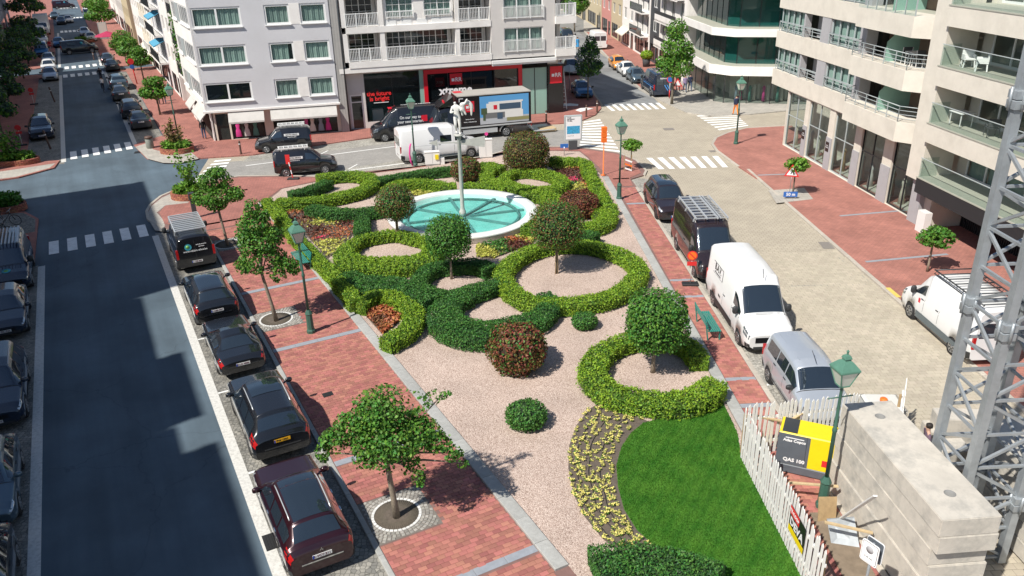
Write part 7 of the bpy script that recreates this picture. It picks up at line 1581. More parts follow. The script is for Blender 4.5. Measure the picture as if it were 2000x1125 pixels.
# side street, right side beyond the glass building
q = D2 - DS * 1.2
rowC = [(11, 4, 'stucco_white', 'cream', 'white house with deep balconies next to the glass building'), (4.5, 4, 'wall_dark', None, 'dark glass slice between two white houses'), (8.5, 4, 'stucco_white', 'dark', 'white house with black glass balconies on the side street'), (8, 3, 'stucco_white', None, 'old white house with arched gable and two awnings'), (8, 4, 'wall_yellow', None, 'yellow corner house with narrow windows'), (8, 1, 'wall_pink', None, 'low pink house with sloping roof'), (14, 4, 'wall_yellow', None, 'yellow brick apartment house with wide windows'), (18, 4, 'wall_yellow', None, 'farther ochre apartment house on the side street'), (30, 4, 'stucco_grey', None, 'grey block at the far end of the side street')]
dS = DS
for i, (W, fl_, wm, bl_, lb) in enumerate(rowC):
    q = q - dS * (W + .05); h_ = house(lb, q, dS, W, fl_, wm, balc=bl_, n=max(1, int(W / 2.8)), z1=2.9, fh=2.8, awn='cream' if i == 3 else None, dep=10, shopm=wm if i != 3 else 'stucco_white')
    if i == 5: MB().add([(0, -.3, 6.1), (W, -.3, 6.1), (W, 5, 8.4), (0, 5, 8.4), (0, -.3, 6.0), (W, -.3, 6.0)], [(0, 1, 2, 3), (4, 5, 1, 0)]).build('roof', 'wall_pink', h_)
# left side of the side street behind the showroom
pB = B0 + dB * 20 - DS * 15
p_ = B0 + dB * 19.3 + Vector((-dB.y, dB.x, 0)) * 15
for i, (W, fl_, wm, lb) in enumerate(((14, 4, 'stucco_grey', 'grey house behind the showroom on the side street'), (22, 4, 'wall_brown', 'brown house farther along the left of the side street'))):
    house(lb, p_, -DS, W, fl_, wm, n=5, dep=8); p_ = p_ - DS * (W + .1)
house('tan block closing the view up the side street', g(1040, 22), NR, 60, 4, 'brick_tan', n=16, dep=10)
# ================================================================== street furniture
mat('lamp_glass', (.55, .58, .50), .25, coat=.5); mat('bin_grey', (.24, .25, .22), .6, var=.1); mat('bollard', (.10, .055, .04), .6); mat('red_white', (.75, .75, .73), .5); mat('pink', (.75, .06, .30), .5); mat('bench_green', (.03, .21, .17), .4, var=.08, vs=5); mat('skin', (.50, .30, .22), .6); mat('hair_dark', (.02, .015, .012), .7); mat('shoe', (.02, .02, .02), .6)
for n_, c_ in dict(cl_black=(.012, .012, .014), cl_grey=(.42, .42, .42), cl_white=(.7, .68, .65), cl_navy=(.02, .03, .07), cl_orange=(.85, .22, .02), cl_blue=(.05, .28, .55), cl_lilac=(.28, .22, .36), cl_plum=(.13, .085, .12), cl_jean=(.05, .08, .15)).items(): mat(n_, c_, .85, var=.1, vs=8)
def street_lamp(label, uv, rz=.4, h=5.1, pos=None):
    r = thing('street_lamp', label, 'street lamp', pos or g(uv[0], uv[1], .1), rz, 'green lantern street lamps')
    MB().lathe([(.19, 0), (.19, .12), (.15, .18), (.14, .85), (.17, .9), (.12, 1.0), (.075, 1.08)], 8, sm=False).build('base', 'green_iron', r)
    MB().lathe([(.06, 1.0), (.055, 2.6), (.07, 2.63), (.07, 2.72), (.05, 2.75), (.04, h - 1.05), (.06, h - 1.0), (.09, h - .95)], 12).build('post', 'green_iron', r)
    MB().tube([(-.38, 0, h - 1.35), (.38, 0, h - 1.35)], .02, 6).build('ladder_bar', 'green_iron', r)
    z = h - .95; gl = MB(); b, t = .13, .27
    P = [(b, b, z), (-b, b, z), (-b, -b, z), (b, -b, z), (t, t, z + .5), (-t, t, z + .5), (-t, -t, z + .5), (t, -t, z + .5)]
    for i in range(4): MB().add([P[i], P[(i + 1) % 4], P[4 + (i + 1) % 4], P[4 + i]], [(0, 1, 2, 3)]).build('glass_pane', 'lamp_glass', r)
    fr = MB()
    for i in range(4): fr.bar(P[i], P[4 + i], .03, .03); fr.bar(P[i], P[(i + 1) % 4], .035, .035); fr.bar(P[4 + i], P[4 + (i + 1) % 4], .045, .045)
    fr.build('lantern_frame', 'green_lamp', r)
    MB().lathe([(.42, z + .5), (.40, z + .54), (.2, z + .72), (.12, z + .76), (.12, z + .80), (.15, z + .82), (.10, z + .9), (.03, z + .93), (.03, z + 1.0), (.045, z + 1.02), (.005, z + 1.07)], 4, sm=False).build('lantern_roof', 'green_lamp', r).rotation_euler = (0, 0, PI / 4)
    return r
for lb, uv, rz in (('green lantern post on the red pavement before the narrow street tree', (608, 649), .5), ('green lantern post on the strip beside the dark sports utility car', (1209, 389), .3), ('green lantern post on the rounded pavement corner at the right crossroads', (1437, 281), .2), ('green lantern post on the far corner behind the brick planter', (352, 286), .6), ('green lantern post inside the picket fence beside the concrete stack', (1605, 989), .2), ('green lantern post with pink hose behind the park hedge', (811, 323), .3)): street_lamp(lb, uv, rz)
tag(MB().tube([(0, 0, 0), (-.12, 0, .4), (-.16, 0, .9), (-.1, 0, 1.4), (-.02, 0, 1.65)], .06, 8).build('pink_hose', 'pink', None, g(806, 324, .1)), 'curved pink sleeve standing against the lamp post behind the hedge', 'hose')
# advertising panel
mp = thing('advertising_panel', 'grey-framed advertising panel with blue swimming poster on the corner', 'sign', g(1119, 292, .1), R(8))
MB().bbox(-.32, .32, -.12, .12, 0, .72, .02).build('foot', 'wall_dark', mp); MB().bbox(-.68, .68, -.11, .11, .74, 2.65, .03).build('frame', 'frame_grey', mp)
ps = MB().box(-.58, .58, -.118, -.112, .84, 2.55).build('poster', 'white_sign', mp); mat('pool_pic', (.05, .33, .55), .4, var=.5, vs=9); MB().box(-.5, .5, -.122, -.119, 1.25, 1.85).build('poster_picture', 'pool_pic', ps); text('YOUR\nGATEWAY\nTO SEA', .12, 'black_ink', ps, (-.5, -.124, 2.36), (R(90), 0, 0), align='LEFT', bold=.003); text('summer in the city', .07, 'black_ink', ps, (-.5, -.124, 1.1), (R(90), 0, 0), align='LEFT')
# temporary orange signal
os_ = thing('traffic_signal', 'covered orange temporary traffic signal on a thin orange pole', 'traffic signal', g(1178, 342, .1), R(10)); MB().lathe([(.16, 0), (.16, .03), (.035, .06), (.035, 2.3)], 8).build('pole', 'orange', os_)
for k in range(3): MB().bbox(-.17, .17, -.13, .13, 2.3 + k * .36, 2.64 + k * .36, .03).build('signal_head', 'orange', os_)
# bench
def bench(label, p, rz):
    r = thing('bench', label, 'bench', p, rz, 'green park benches')
    for k in range(6): y = -.24 + k * .085; MB().bbox(-.95, .95, y - .03, y + .03, .42, .455, .008).build('slat', 'bench_green', r)
    for k in range(4): z = .52 + k * .1; MB().bbox(-.95, .95, .26 + k * .03, .29 + k * .03, z, z + .075, .004).build('back_slat', 'bench_green', r)
    for x in (-.85, .85): mb = MB(); mb.bar((x, -.24, 0), (x, -.24, .44), .05); mb.bar((x, .24, 0), (x, .38, .92), .05); mb.bar((x, -.26, .41), (x, .26, .41), .05, .04); mb.build('leg', 'bench_green', r)
bench('green slatted bench facing the parked white van', Q(DR.dot(g(1366, 650)), 9.25, .1), dirz(NR) + R(90)); bench('green bench half hidden behind the narrow street tree', L(Lab(g(592, 520))[0], 8.05, .1), dirz(NL) - R(90))
# parking meter
pm_ = thing('parking_meter', 'dark parking meter with red screen at the island corner', 'parking meter', g(382, 425, .1), dirz(NL)); MB().bbox(-.13, .13, -.11, .11, 0, 1.15, .02).build('column', 'wall_dark', pm_); MB().bbox(-.17, .17, -.15, .15, 1.15, 1.6, .04).build('head', 'dark_metal', pm_); MB().box(-.1, .1, -.156, -.15, 1.28, 1.5).build('screen', 'red_sign', pm_)
# signs
def disc(mb, c, r, th, mi=0, n=20): return mb.lathe([(r, -th / 2), (r, th / 2), (.001, th / 2 + .001)], n, c, mi, False, 'y')
def temp_sign(label, uv, ori, col='orange', h=1.15, lean=0):
    r = thing('parking_sign', label, 'sign', g(uv[0], uv[1], .1), ori, 'temporary no-parking signs'); MB().bbox(-.38, .38, -.2, .2, 0, .1, .03).build('foot', 'black_matt', r)
    MB().tube([(0, 0, .1), (lean, 0, h + .5)], .022, 6).build('pole', 'red_white', r); d_ = disc(MB(), (lean, -.04, h + .35), .24, .02).build('disc', 'red_sign', r); disc(MB(), (lean, -.055, h + .35), .19, .015).build('disc_face', col, d_); b_ = MB(); b_.bar((lean - .14, -.068, h + .49), (lean + .14, -.068, h + .21), .05, .01, up=(0, 1, 0)); b_.build('bar', 'red_sign', d_)
    MB().box(-.22 + lean * .8, .22 + lean * .8, -.05, -.03, h - .15, h + .05).build('board', 'red_sign', r)
temp_sign('orange no-parking sign on a black foot beside the bench', (1348, 556), R(-5)); temp_sign('red no-parking sign on the shaded far left pavement beyond the dark car', (67, 204), R(25), 'red_sign'); temp_sign('red no-parking sign nearest on the shaded far left pavement', (44, 284), R(25), 'red_sign'); temp_sign('red sign beside the blue van far left', (101, 104), R(25), 'red_sign')
rp = thing('marker_post', 'red and white marker post on a black foot beside the parked black van', 'post', g(573, 350, .1), 0); MB().bbox(-.4, .4, -.18, .18, 0, .1, .03).build('foot', 'black_matt', rp)
for k in range(5): MB().bar((-.02 - .035 * k, 0, .1 + .28 * k), (-.02 - .035 * (k + 1), 0, .1 + .28 * (k + 1)), .06).build('band', ['red_sign', 'white_sign'][k % 2], rp)
MB().box(-.36, -.06, -.02, .02, 1.1, 1.75).build('blade', 'red_sign', rp)
def tri(mb, c, s, y, mi=0): h = s * .866; mb.add([(c[0] - s / 2, y, c[1] - h / 3), (c[0] + s / 2, y, c[1] - h / 3), (c[0], y, c[1] + 2 * h / 3), (c[0] - s / 2, y + .015, c[1] - h / 3), (c[0] + s / 2, y + .015, c[1] - h / 3), (c[0], y + .015, c[1] + 2 * h / 3)], [(0, 1, 2), (5, 4, 3), (0, 3, 4, 1), (1, 4, 5, 2), (2, 5, 3, 0)], mi)
ws_ = thing('road_works_sign', 'red triangular road works sign before the little tree', 'sign', g(1541, 384, .1), R(-22)); MB().tube([(0, .05, 0), (0, .05, 1.5)], .02, 6).build('pole', 'steel', ws_)
m1 = MB(); tri(m1, (0, 1.55), .9, 0); t1 = m1.build('plate', 'red_sign', ws_); m1 = MB(); tri(m1, (0, 1.55), .62, -.012); m1.build('plate_face', 'white_sign', t1); m1 = MB(); m1.bar((-.06, -.02, 1.45), (.02, -.02, 1.66), .05, .01, up=(0, 1, 0)); m1.bar((.02, -.02, 1.6), (.12, -.02, 1.45), .03, .01, up=(0, 1, 0)); m1.lathe([(.035, -.02), (.001, -.021)], 8, (.03, -.005, 1.71), axis='y'); m1.add([(.06, -.022, 1.42), (.2, -.022, 1.42), (.13, -.022, 1.5)], [(0, 1, 2)]); m1.build('digger_symbol', 'black_ink', t1)
db = thing('distance_board', 'blue board reading 50 m at the foot of the road works sign', 'sign', g(1543, 388, .1), R(-5)); bd = MB().bbox(-.42, .42, -.03, .03, .12, .44, .01).build('board', 'blue_sign', db); text('50 m', .27, 'white_sign', bd, (0, -.036, .28), (R(90), 0, 0), bold=.008); MB().bar((-.3, 0, 0), (-.3, 0, .12), .04).build('foot', 'steel', db); MB().bar((.3, 0, 0), (.3, 0, .12), .04).build('foot', 'steel', db)
ns = thing('no_parking_sign', 'round no-parking sign on a red and white post under the tall tree', 'sign', g(1307, 192, .1), R(-5)); MB().tube([(0, 0, 0), (0, 0, .8)], .05, 8).build('post', 'red_sign', ns); MB().tube([(0, 0, .8), (0, 0, 2.1)], .045, 8).build('post', 'white_sign', ns); d_ = disc(MB(), (0, -.06, 1.85), .34, .02).build('disc', 'red_sign', ns); disc(MB(), (0, -.075, 1.85), .26, .015).build('disc_face', 'blue_sign', d_)
ns = thing('warning_sign', 'red triangular warning sign on a grey post beside the walkers', 'sign', g(1322, 187, .1), R(-5)); MB().tube([(0, 0, 0), (0, 0, 1.0)], .03, 6).build('post', 'steel', ns); m1 = MB(); tri(m1, (0, 1.2), .95, -.05); t1 = m1.build('plate', 'red_sign', ns); m1 = MB(); tri(m1, (0, 1.2), .6, -.062); m1.build('plate_face', 'white_sign', t1)
ns = thing('no_parking_sign', 'red post with red and blue discs on the far right pavement', 'sign', g(268, 164, .1), R(25)); MB().tube([(0, 0, 0), (-.15, 0, 2.2)], .06, 8).build('post', 'red_sign', ns); disc(MB(), (-.2, -.08, 2.6), .35, .03).build('disc', 'red_sign', ns); disc(MB(), (-.17, -.08, 2.0), .25, .03).build('disc', 'blue_sign', ns)
ns = thing('street_sign', 'small blue pointer sign at the back of the park', 'sign', g(1102, 304, .1), R(5)); MB().tube([(0, 0, 0), (0, 0, .7)], .03, 6).build('post', 'steel', ns); MB().bbox(-.3, .3, -.02, .02, .6, .9, .01).build('board', 'blue_sign', ns)
gd = thing('tree_guard', 'white and orange boards tied round the little crossroads tree', 'tree guard', g(1226, 333, .1), 0)
for k in range(3): MB().bar((-.28, -.15, .25 + k * .3), (.25, -.2, .05 + k * .3), .1, .02, up=(0, 1, 0)).build('board', ['white_sign', 'orange', 'white_sign'][k], gd)
for x in (-.28, .22): MB().bar((x, -.17, 0), (x, -.17, 1.15), .05).build('stake', 'wood', gd)
# bins, bollards, cabinets
b_ = thing('litter_bin', 'grey-green litter bin on the far corner pavement', 'bin', g(294, 289, .1)); MB().lathe([(.26, 0), (.3, .05), (.3, .75), (.27, .8)], 16).build('body', 'bin_grey', b_); MB().lathe([(.32, .8), (.3, .95), (.1, 1.0), (.001, 1.0)], 16).build('lid', 'bollard', b_)
bol = None
for u, v, lb in ((471, 301, 'brown bollard before the grey corner building'), (1067, 239, 'brown bollard in front of the showroom glass'), (1145, 228, 'brown bollard at the zebra beside the advertising panel'), (1166, 219, 'brown bollard at the side street corner'), (107, 199, 'dark leaning bollard in the far left parking lane'), (99, 291, 'dark leaning bollard before the far left dark car'), (184, 117, 'slim dark bollard at the second crossing on the right')):
    if bol is None:
        bol = thing('bollard', lb, 'bollard', g(u, v, .1), 0, 'bollards'); MB().lathe([(.09, 0), (.08, .06), (.075, .9), (.085, .93), (.085, 1.0), (.05, 1.06), (.001, 1.08)], 10).build('post', 'bollard', bol); MB().lathe([(.083, .78), (.083, .84)], 10).build('band', 'red_white', bol); o = bol
    else: o = copy_tree(bol, lb, g(u, v, .1))
    if 'leaning' in lb: o.rotation_euler = (R(4), R(-6), 0); o.scale = (1, 1, 1.5)
for lb, uv, wdt, hh in (('low white utility cabinet with yellow meter box behind the hedge', (845, 322), 1.05, .98), ('tall white utility cabinet beside the white van', (949, 308), .95, 1.4)):
    c = thing('utility_cabinet', lb, 'cabinet', g(uv[0], uv[1], .1), R(9)); MB().bbox(-wdt / 2, wdt / 2, -.2, .2, .1, hh, .02).build('body', 'white_paint', c); MB().box(-wdt / 2 + .03, wdt / 2 - .03, -.18, .18, 0, .1).build('plinth', 'kerb_stone', c); MB().bbox(-wdt / 2 - .03, wdt / 2 + .03, -.23, .23, hh, hh + .05, .015).build('lid', 'white_paint', c); MB().box(-.006, .006, -.204, -.2, .15, hh - .05).build('door_seam', 'plastic', c)
    if hh < 1.2: MB().bbox(.2, .45, -.28, -.21, .45, .8, .01).build('meter_box', 'yellow', c); MB().bbox(wdt / 2 + .01, wdt / 2 + .35, -.15, .15, 0, .5, .01).build('side_box', 'white_paint', c)
    else: disc(MB(), (.1, 0, hh + .4), .13, .02).build('disc', 'pink', c); MB().tube([(.1, 0, hh), (.1, 0, hh + .3)], .012, 5).build('disc_stem', 'steel', c)
ld = thing('ladder', 'aluminium ladder leaning on the showroom corner', 'ladder', g(1103, 214, .1), R(20)); mb = MB()
for sg in (1, -1): MB().bar((sg * .2, 0, 0), (sg * .2, 1.0, 4.6), .06).build('rail', 'rack_alu', ld)
for k in range(14): MB().bar((-.2, .07 * (k + .5), .33 * (k + .6)), (.2, .07 * (k + .5), .33 * (k + .6)), .035).build('rung', 'rack_alu', ld)
for i, (u, v) in enumerate(((1112, 205), (1140, 214))): tag(MB().add([(-.9, -.4, .0), (.8, -.5, .04), (.9, .3, .0), (.1, .5, .06), (-.7, .4, .02), (0, 0, .14), (-.9, -.4, -.02), (.8, -.5, -.02), (.9, .3, -.02), (.1, .5, -.02), (-.7, .4, -.02)], [(0, 1, 5), (1, 2, 5), (2, 3, 5), (3, 4, 5), (4, 0, 5), (0, 6, 7, 1), (1, 7, 8, 2), (2, 8, 9, 3), (3, 9, 10, 4), (4, 10, 6, 0)]).build('dust_sheet', 'white_paint', None, g(u, v, .12), i * .8), ['crumpled white sheet at the foot of the ladder', 'crumpled white sheet under the leafy tree at the corner'][i], 'sheet')
pr = thing('parasol', 'pink parasol on the far right pavement', 'parasol', g(216, 98, .1)); MB().tube([(0, 0, 0), (0, 0, 2.5)], .03, 6).build('pole', 'steel', pr); MB().lathe([(1.9, 2.1), (1.85, 2.2), (.05, 2.8), (.001, 2.82)], 8, sm=False).build('canopy', 'petal_pink', pr)
mat('parasol_pink', (.65, .22, .38), .8); pr.children[1].data.materials[0] = MATS['parasol_pink']
mp2 = thing('advertising_panel', 'pale advertising panel on the far right pavement', 'sign', g(205, 76, .1), R(28)); MB().bbox(-.7, .7, -.1, .1, 0, 2.7, .03).build('frame', 'frame_grey', mp2); MB().box(-.6, .6, -.11, -.102, .7, 2.6).build('poster', 'pic_white', mp2)
um = thing('parasol', 'grey shop parasol beside the showroom ladder', 'parasol', g(1112, 178, .1)); MB().tube([(0, 0, 0), (0, 0, 2.4)], .03, 6).build('pole', 'steel', um); MB().lathe([(1.5, 2.15), (1.45, 2.25), (.05, 2.7), (.001, 2.72)], 4, sm=False).build('canopy', 'frame_grey', um)
bu = thing('potted_bush', 'bright green round bush in a black pot on the side street', 'plant', g(1262, 130, .1)); MB().lathe([(.4, 0), (.5, .9), (.45, .95)], 12).build('pot', 'wall_dark', bu); P, Nn = blob_pts(900, (0, 0, 1.35), (.75, .75, .55), .3); link('foliage', leafmesh('foliage', P, Nn, np.full(len(P), .14), ['leaf_lime']), bu)

# ================================================================== building site
mat('concrete', (.53, .49, .425), .9, var=.16, vs=1.2, bump=.3, bs=30, dirt=.7, ds=1.3, dcol=(.25, .245, .225)); mat('mud_wood', (.20, .155, .11), .9, var=.3, vs=3); mat('hole_shade', (.20, .20, .195), .9, var=.2)
sdir = (Vector((9.78, 14.41, 0)) - Vector((9.42, 19.4, 0))).normalized(); perp = Vector((-sdir.y, sdir.x, 0))
def hole_block(name, ln, wd_, h, holes):
    bm = bmesh.new(); bmesh.ops.create_cube(bm, size=1); bmesh.ops.scale(bm, vec=(ln, wd_, h), verts=bm.verts); bmesh.ops.translate(bm, vec=(ln / 2, wd_ / 2, h / 2), verts=bm.verts); bmesh.ops.bevel(bm, geom=list(bm.edges), offset=.018, segments=2, affect='EDGES')
    me = bpy.data.meshes.new(name); bm.to_mesh(me); bm.free(); o = bpy.data.objects.new(name, me); COL.objects.link(o); cut = MB()
    if holes:
        for x in holes: cut.lathe([(.14, h - .35), (.14, h + .1)], 24, (x, wd_ / 2, 0))
        co_ = cut.build('cut', 'hole_shade'); md = o.modifiers.new('b', 'BOOLEAN'); md.object = co_; md.operation = 'DIFFERENCE'; md.solver = 'EXACT'
        me2 = bpy.data.meshes.new_from_object(o.evaluated_get(bpy.context.evaluated_depsgraph_get())); bpy.data.objects.remove(co_)
    else: me2 = me.copy()
    bpy.data.objects.remove(o); me2.materials.clear(); me2.materials.append(MATS['concrete']); me2.materials.append(MATS['hole_shade']); me2.name = name
    for p in me2.polygons:
        if holes and any(math.hypot(p.center.x - x, p.center.y - wd_ / 2) < .145 for x in holes): p.material_index = 1  # faces inside the holes get a darker colour standing in for shade
    return me2
tm_ = hole_block('concrete_block', 5.0, 1.46, .5, (.75, 4.1)); pm2 = hole_block('concrete_block', 5.0, 1.46, .5, None)
for k in range(6):
    sh = (0 if k == 5 else random.uniform(-.07, .05)) + (-.12 if k < 4 else 0); o = link('concrete_block', tm_ if k == 5 else pm2, None, (9.42 + sdir.x * sh + perp.x * random.uniform(-.03, .03), 19.4 + sdir.y * sh, .1 + k * .502), dirz(sdir))
    tag(o, ['bottom concrete ballast slab of the near stack', 'second concrete slab from the ground in the near stack', 'third concrete slab from the ground in the near stack', 'third concrete slab from the top of the near stack', 'concrete slab just under the top of the near stack', 'top concrete ballast slab with two round lifting holes'][k], 'concrete block', 'concrete ballast slabs')
for k in range(5):
    o = link('concrete_block', pm2, None, (13.15 + .02 * (k % 2), 19.1, .1 + k * .502), dirz(sdir)); tag(o, ['bottom slab of the ballast stack right of the mast', 'second slab of the ballast stack right of the mast', 'middle slab of the ballast stack right of the mast', 'fourth slab of the ballast stack right of the mast', 'top slab of the ballast stack right of the mast'][k], 'concrete block', 'concrete ballast slabs')
sm_ = hole_block('concrete_block', 1.9, .7, .5, None)
for k, (x, y, z) in enumerate(((11.75, 19.6, .1), (11.85, 19.7, .602), (13.1, 20.6, .1), (13.0, 20.7, .602), (13.15, 20.65, 1.104))): tag(link('concrete_block', sm_, None, (x, y, z), -.1 + .1 * (k % 2)), ['lower small concrete block behind the mast foot', 'upper small concrete block behind the mast foot', 'bottom small block of the pile beyond the mast', 'middle small block of the pile beyond the mast', 'top small block of the pile beyond the mast'][k], 'concrete block', 'concrete ballast slabs')
# lattice mast
X0, Y0, WM = 11.34, 16.2, 1.45
ms_ = thing('crane_mast', 'grey steel lattice crane mast at the right edge', 'crane', (X0, Y0, .1), AZR * -1)
for x in (0, WM):
    for y in (0, WM):
        mb = MB(); mb.bbox(x - .1, x + .1, y - .1, y + .1, 0, 17, .01); mb.build('leg', 'galv', ms_)
        for zz in (zat(X0, Y0, 652), zat(X0, Y0, 652) - 5.0, zat(X0, Y0, 652) + 5.0):
            fl_ = MB(); fl_.bbox(x - .16, x + .16, y - .16, y + .16, zz - .22, zz - .02, .02); fl_.bbox(x - .16, x + .16, y - .16, y + .16, zz + .0, zz + .2, .02)
            for a_ in (-1, 1): fl_.tube([(x + a_ * .19, y, zz - .26), (x + a_ * .19, y, zz + .26)], .035, 8); fl_.tube([(x, y + a_ * .19, zz - .26), (x, y + a_ * .19, zz + .26)], .035, 8)
            fl_.build('joint_flange', 'galv', ms_)
SP = .98; zj = zat(X0, Y0, 652) % SP
for k in range(17):
    z = .15 + k * SP
    for p, q in (((0, 0), (WM, 0)), ((WM, 0), (WM, WM)), ((WM, WM), (0, WM)), ((0, WM), (0, 0))):
        MB().bar((p[0], p[1], z), (q[0], q[1], z), .065).build('strut', 'galv', ms_); a_, b_ = (p, q) if k % 2 else (q, p); MB().bar((a_[0], a_[1], z + .05), (b_[0], b_[1], z + SP - .05), .07).build('diagonal', 'galv', ms_)
# picket fence
def picket_mesh(h):
    w2 = .045; return MB().add([(-w2, -.01, 0), (w2, -.01, 0), (w2, -.01, h - .09), (0, -.01, h), (-w2, -.01, h - .09), (-w2, .012, 0), (w2, .012, 0), (w2, .012, h - .09), (0, .012, h), (-w2, .012, h - .09)], [(0, 1, 2, 3, 4), (9, 8, 7, 6, 5), (0, 5, 6, 1), (1, 6, 7, 2), (2, 7, 8, 3), (3, 8, 9, 4), (4, 9, 5, 0)]).mesh('picket', 'white_paint')
pk = [picket_mesh(h) for h in (1.84, 1.9, 1.96)]
def fence(label, p, q, n, z=.1):
    d = q - p; r = thing('picket_fence', label, 'fence', (p.x, p.y, z), dirz(d), 'white picket fences'); ln = d.length
    for i in range(n): o = link('picket', pk[random.choice((0, 1, 1, 2))], r, (ln * (i + .5) / n + random.uniform(-.012, .012), -.03, random.uniform(-.02, .02))); o.rotation_euler = (0, random.uniform(-.03, .03), 0)
    for zz in (.4, 1.3): MB().box(0, ln, -.016, .03, zz, zz + .09).build('rail', 'white_paint', r)
    for k in range(int(ln / 2) + 1): MB().box(k * 2, k * 2 + .08, .032, .11, 0, 1.5).build('post', 'wood', r)
    return r
fence('long white picket fence along the lawn edge', g(1447, 898), g(1447, 898) + (g(1560, 1121) - g(1447, 898)) * 1.25, 38); fence('short white picket fence behind the generator', g(1447, 898) + Vector((.03, .12, 0)), Vector((11.0, 21.75, 0)), 26); fence('white picket fence panel behind the mast', Vector((11.7, 20.3, 0)), Vector((12.9, 22.6, 0)), 14)
sgn = thing('site_banner', 'red, black and yellow site banner tied to the picket fence', 'banner', g(1548, 1098, .1) + Vector((0, 0, .75)), dirz(g(1560, 1121) - g(1447, 898))); MB().box(-.5, .5, -.03, -.02, .0, .78).build('sheet', 'black_gloss', sgn); MB().box(-.5, .1, -.036, -.031, .52, .78).build('red_field', 'red_sign', sgn); MB().box(-.5, .5, -.036, -.031, -.02, .16).build('yellow_strip', 'yellow', sgn); text('DEVA', .34, 'white_sign', sgn, (0, -.04, .34), (R(90), 0, 0), bold=.01); text('TE KOOP', .14, 'white_sign', sgn, (-.2, -.042, .64), (R(90), 0, 0), bold=.004)
# generator
mat('gen_grey', (.10, .115, .135), .5, dirt=.2, ds=3); ge_ = thing('generator', 'yellow and grey site generator behind the picket fence', 'generator', (9.0, 20.42, .1), R(-25))
MB().bbox(-.85, .85, -.48, .48, .05, .32, .02).build('base', 'gen_grey', ge_); MB().bbox(-.82, .82, -.45, .45, .322, 1.45, .03).build('housing', 'yellow', ge_); MB().box(-.825, .1, -.456, -.45, .33, 1.42).build('front_panel', 'gen_grey', ge_); MB().box(-.835, -.822, -.45, -.36, .33, 1.42).build('end_post', 'gen_grey', ge_); MB().box(-.835, -.822, .36, .45, .33, 1.42).build('end_post', 'gen_grey', ge_)
for k in range(5): MB().box(-.832, -.823, -.2, .25, 1.0 + k * .06, 1.03 + k * .06).build('vent', 'black_matt', ge_)
MB().box(-.74, -.3, -.4, .4, 1.452, 1.462).build('roof_vent', 'dark_metal', ge_); MB().box(.0, .0 + .012, -.46, -.45, .33, 1.42).build('door_seam', 'plastic', ge_); MB().box(.5, .7, -.458, -.451, .5, .72).build('label', 'red_sign', ge_)
text('QAS 100', .17, 'white_sign', ge_, (-.3, -.46, .5), (R(90), 0, 0), bold=.006); text('Atlas Copco', .13, 'white_sign', ge_, (-.35, -.46, 1.2), (R(90), 0, 0), bold=.005); MB().box(-.62, -.08, -.46, -.457, 1.28, 1.31).build('stripe', 'white_sign', ge_)
# tank in wire cage
tk = thing('water_tank', 'white plastic tank in a wire cage with orange cap', 'tank', (12.25, 22.5, .1), R(-4)); mat('tank_white', (.72, .72, .68), .45, trans=.2); MB().bbox(-.58, .58, -.48, .48, .14, 1.05, .08).build('tank', 'tank_white', tk); MB().lathe([(.12, 1.05), (.12, 1.13), (.1, 1.15), (.001, 1.15)], 14).build('cap', 'orange', tk); MB().box(-.6, .6, -.5, .5, 0, .13).build('pallet', 'wood', tk); cg = MB()
for k in range(9):
    x = -.6 + 1.2 * k / 8
    for y in (-.5, .5): cg.tube([(x, y, .13), (x, y, 1.0)], .01, 4)
for z in (.3, .6, .98):
    for y in (-.5, .5): cg.tube([(-.6, y, z), (.6, y, z)], .01, 4)
    for x in (-.6, .6): cg.tube([(x, -.5, z), (x, .5, z)], .01, 4)
cg.build('cage', 'steel', tk)
# site odds and ends
for i, (p, q, wd_, lb) in enumerate((((7.4, 21.3, 1.55), (8.6, 21.2, 1.3), .09, 'tan plank lying across the top of the fence corner'), ((8.55, 21.15, 1.28), (9.4, 21.6, 1.5), .09, 'tan plank leaning against the short fence'), ((7.95, 18.9, .75), (9.3, 18.6, .8), .09, 'pale timber brace between fence and concrete stack'), ((8.3, 17.0, .9), (9.5, 16.7, .75), .09, 'second timber brace lower between fence and stack'), ((9.05, 17.9, .1), (8.75, 15.6, 2.9), .1, 'white perforated steel bar leaning on the concrete stack'))): tag(MB().bar(p, q, wd_, .04).build('plank', 'wood_pale' if i < 4 else 'white_paint'), lb, 'plank' if i < 4 else 'bar')
tag(MB().add([(0, 0, 0), (.55, .1, 0), (.6, .35, .6), (.05, .3, .65), (0, .03, 0), (.55, .13, 0), (.6, .38, .6), (.05, .33, .65)], [(0, 1, 2, 3), (7, 6, 5, 4), (0, 4, 5, 1), (1, 5, 6, 2), (2, 6, 7, 3), (3, 7, 4, 0)]).build('board', 'wood', None, (8.55, 17.9, .1)), 'brown board propped before the lamp foot', 'board')
tag(MB().add([(0, 0, 0), (.7, -.2, 0), (.75, .5, .5), (.0, .5, .45), (0, .04, 0), (.7, -.16, 0), (.75, .54, .5), (0, .54, .45)], [(0, 1, 2, 3), (7, 6, 5, 4), (0, 4, 5, 1), (1, 5, 6, 2), (2, 6, 7, 3), (3, 7, 4, 0)]).build('metal_sheet', 'galv', None, (8.6, 17.0, .1)), 'grey metal sheet lying below the brown board', 'sheet')
tag(MB().box(8.45, 9.3, 14.6, 18.3, .102, .13).build('plywood_floor', 'mud_wood', None), 'muddy plywood floor between fence and concrete stack', 'board')
pp = g(1700, 1085, 1.95); sp = thing('information_sign', 'pair of white and dark site signs on a steel post', 'sign', (pp.x, pp.y, .1), R(-60)); MB().tube([(0, .04, 0), (0, .04, 2.2)], .035, 8).build('post', 'galv', sp)
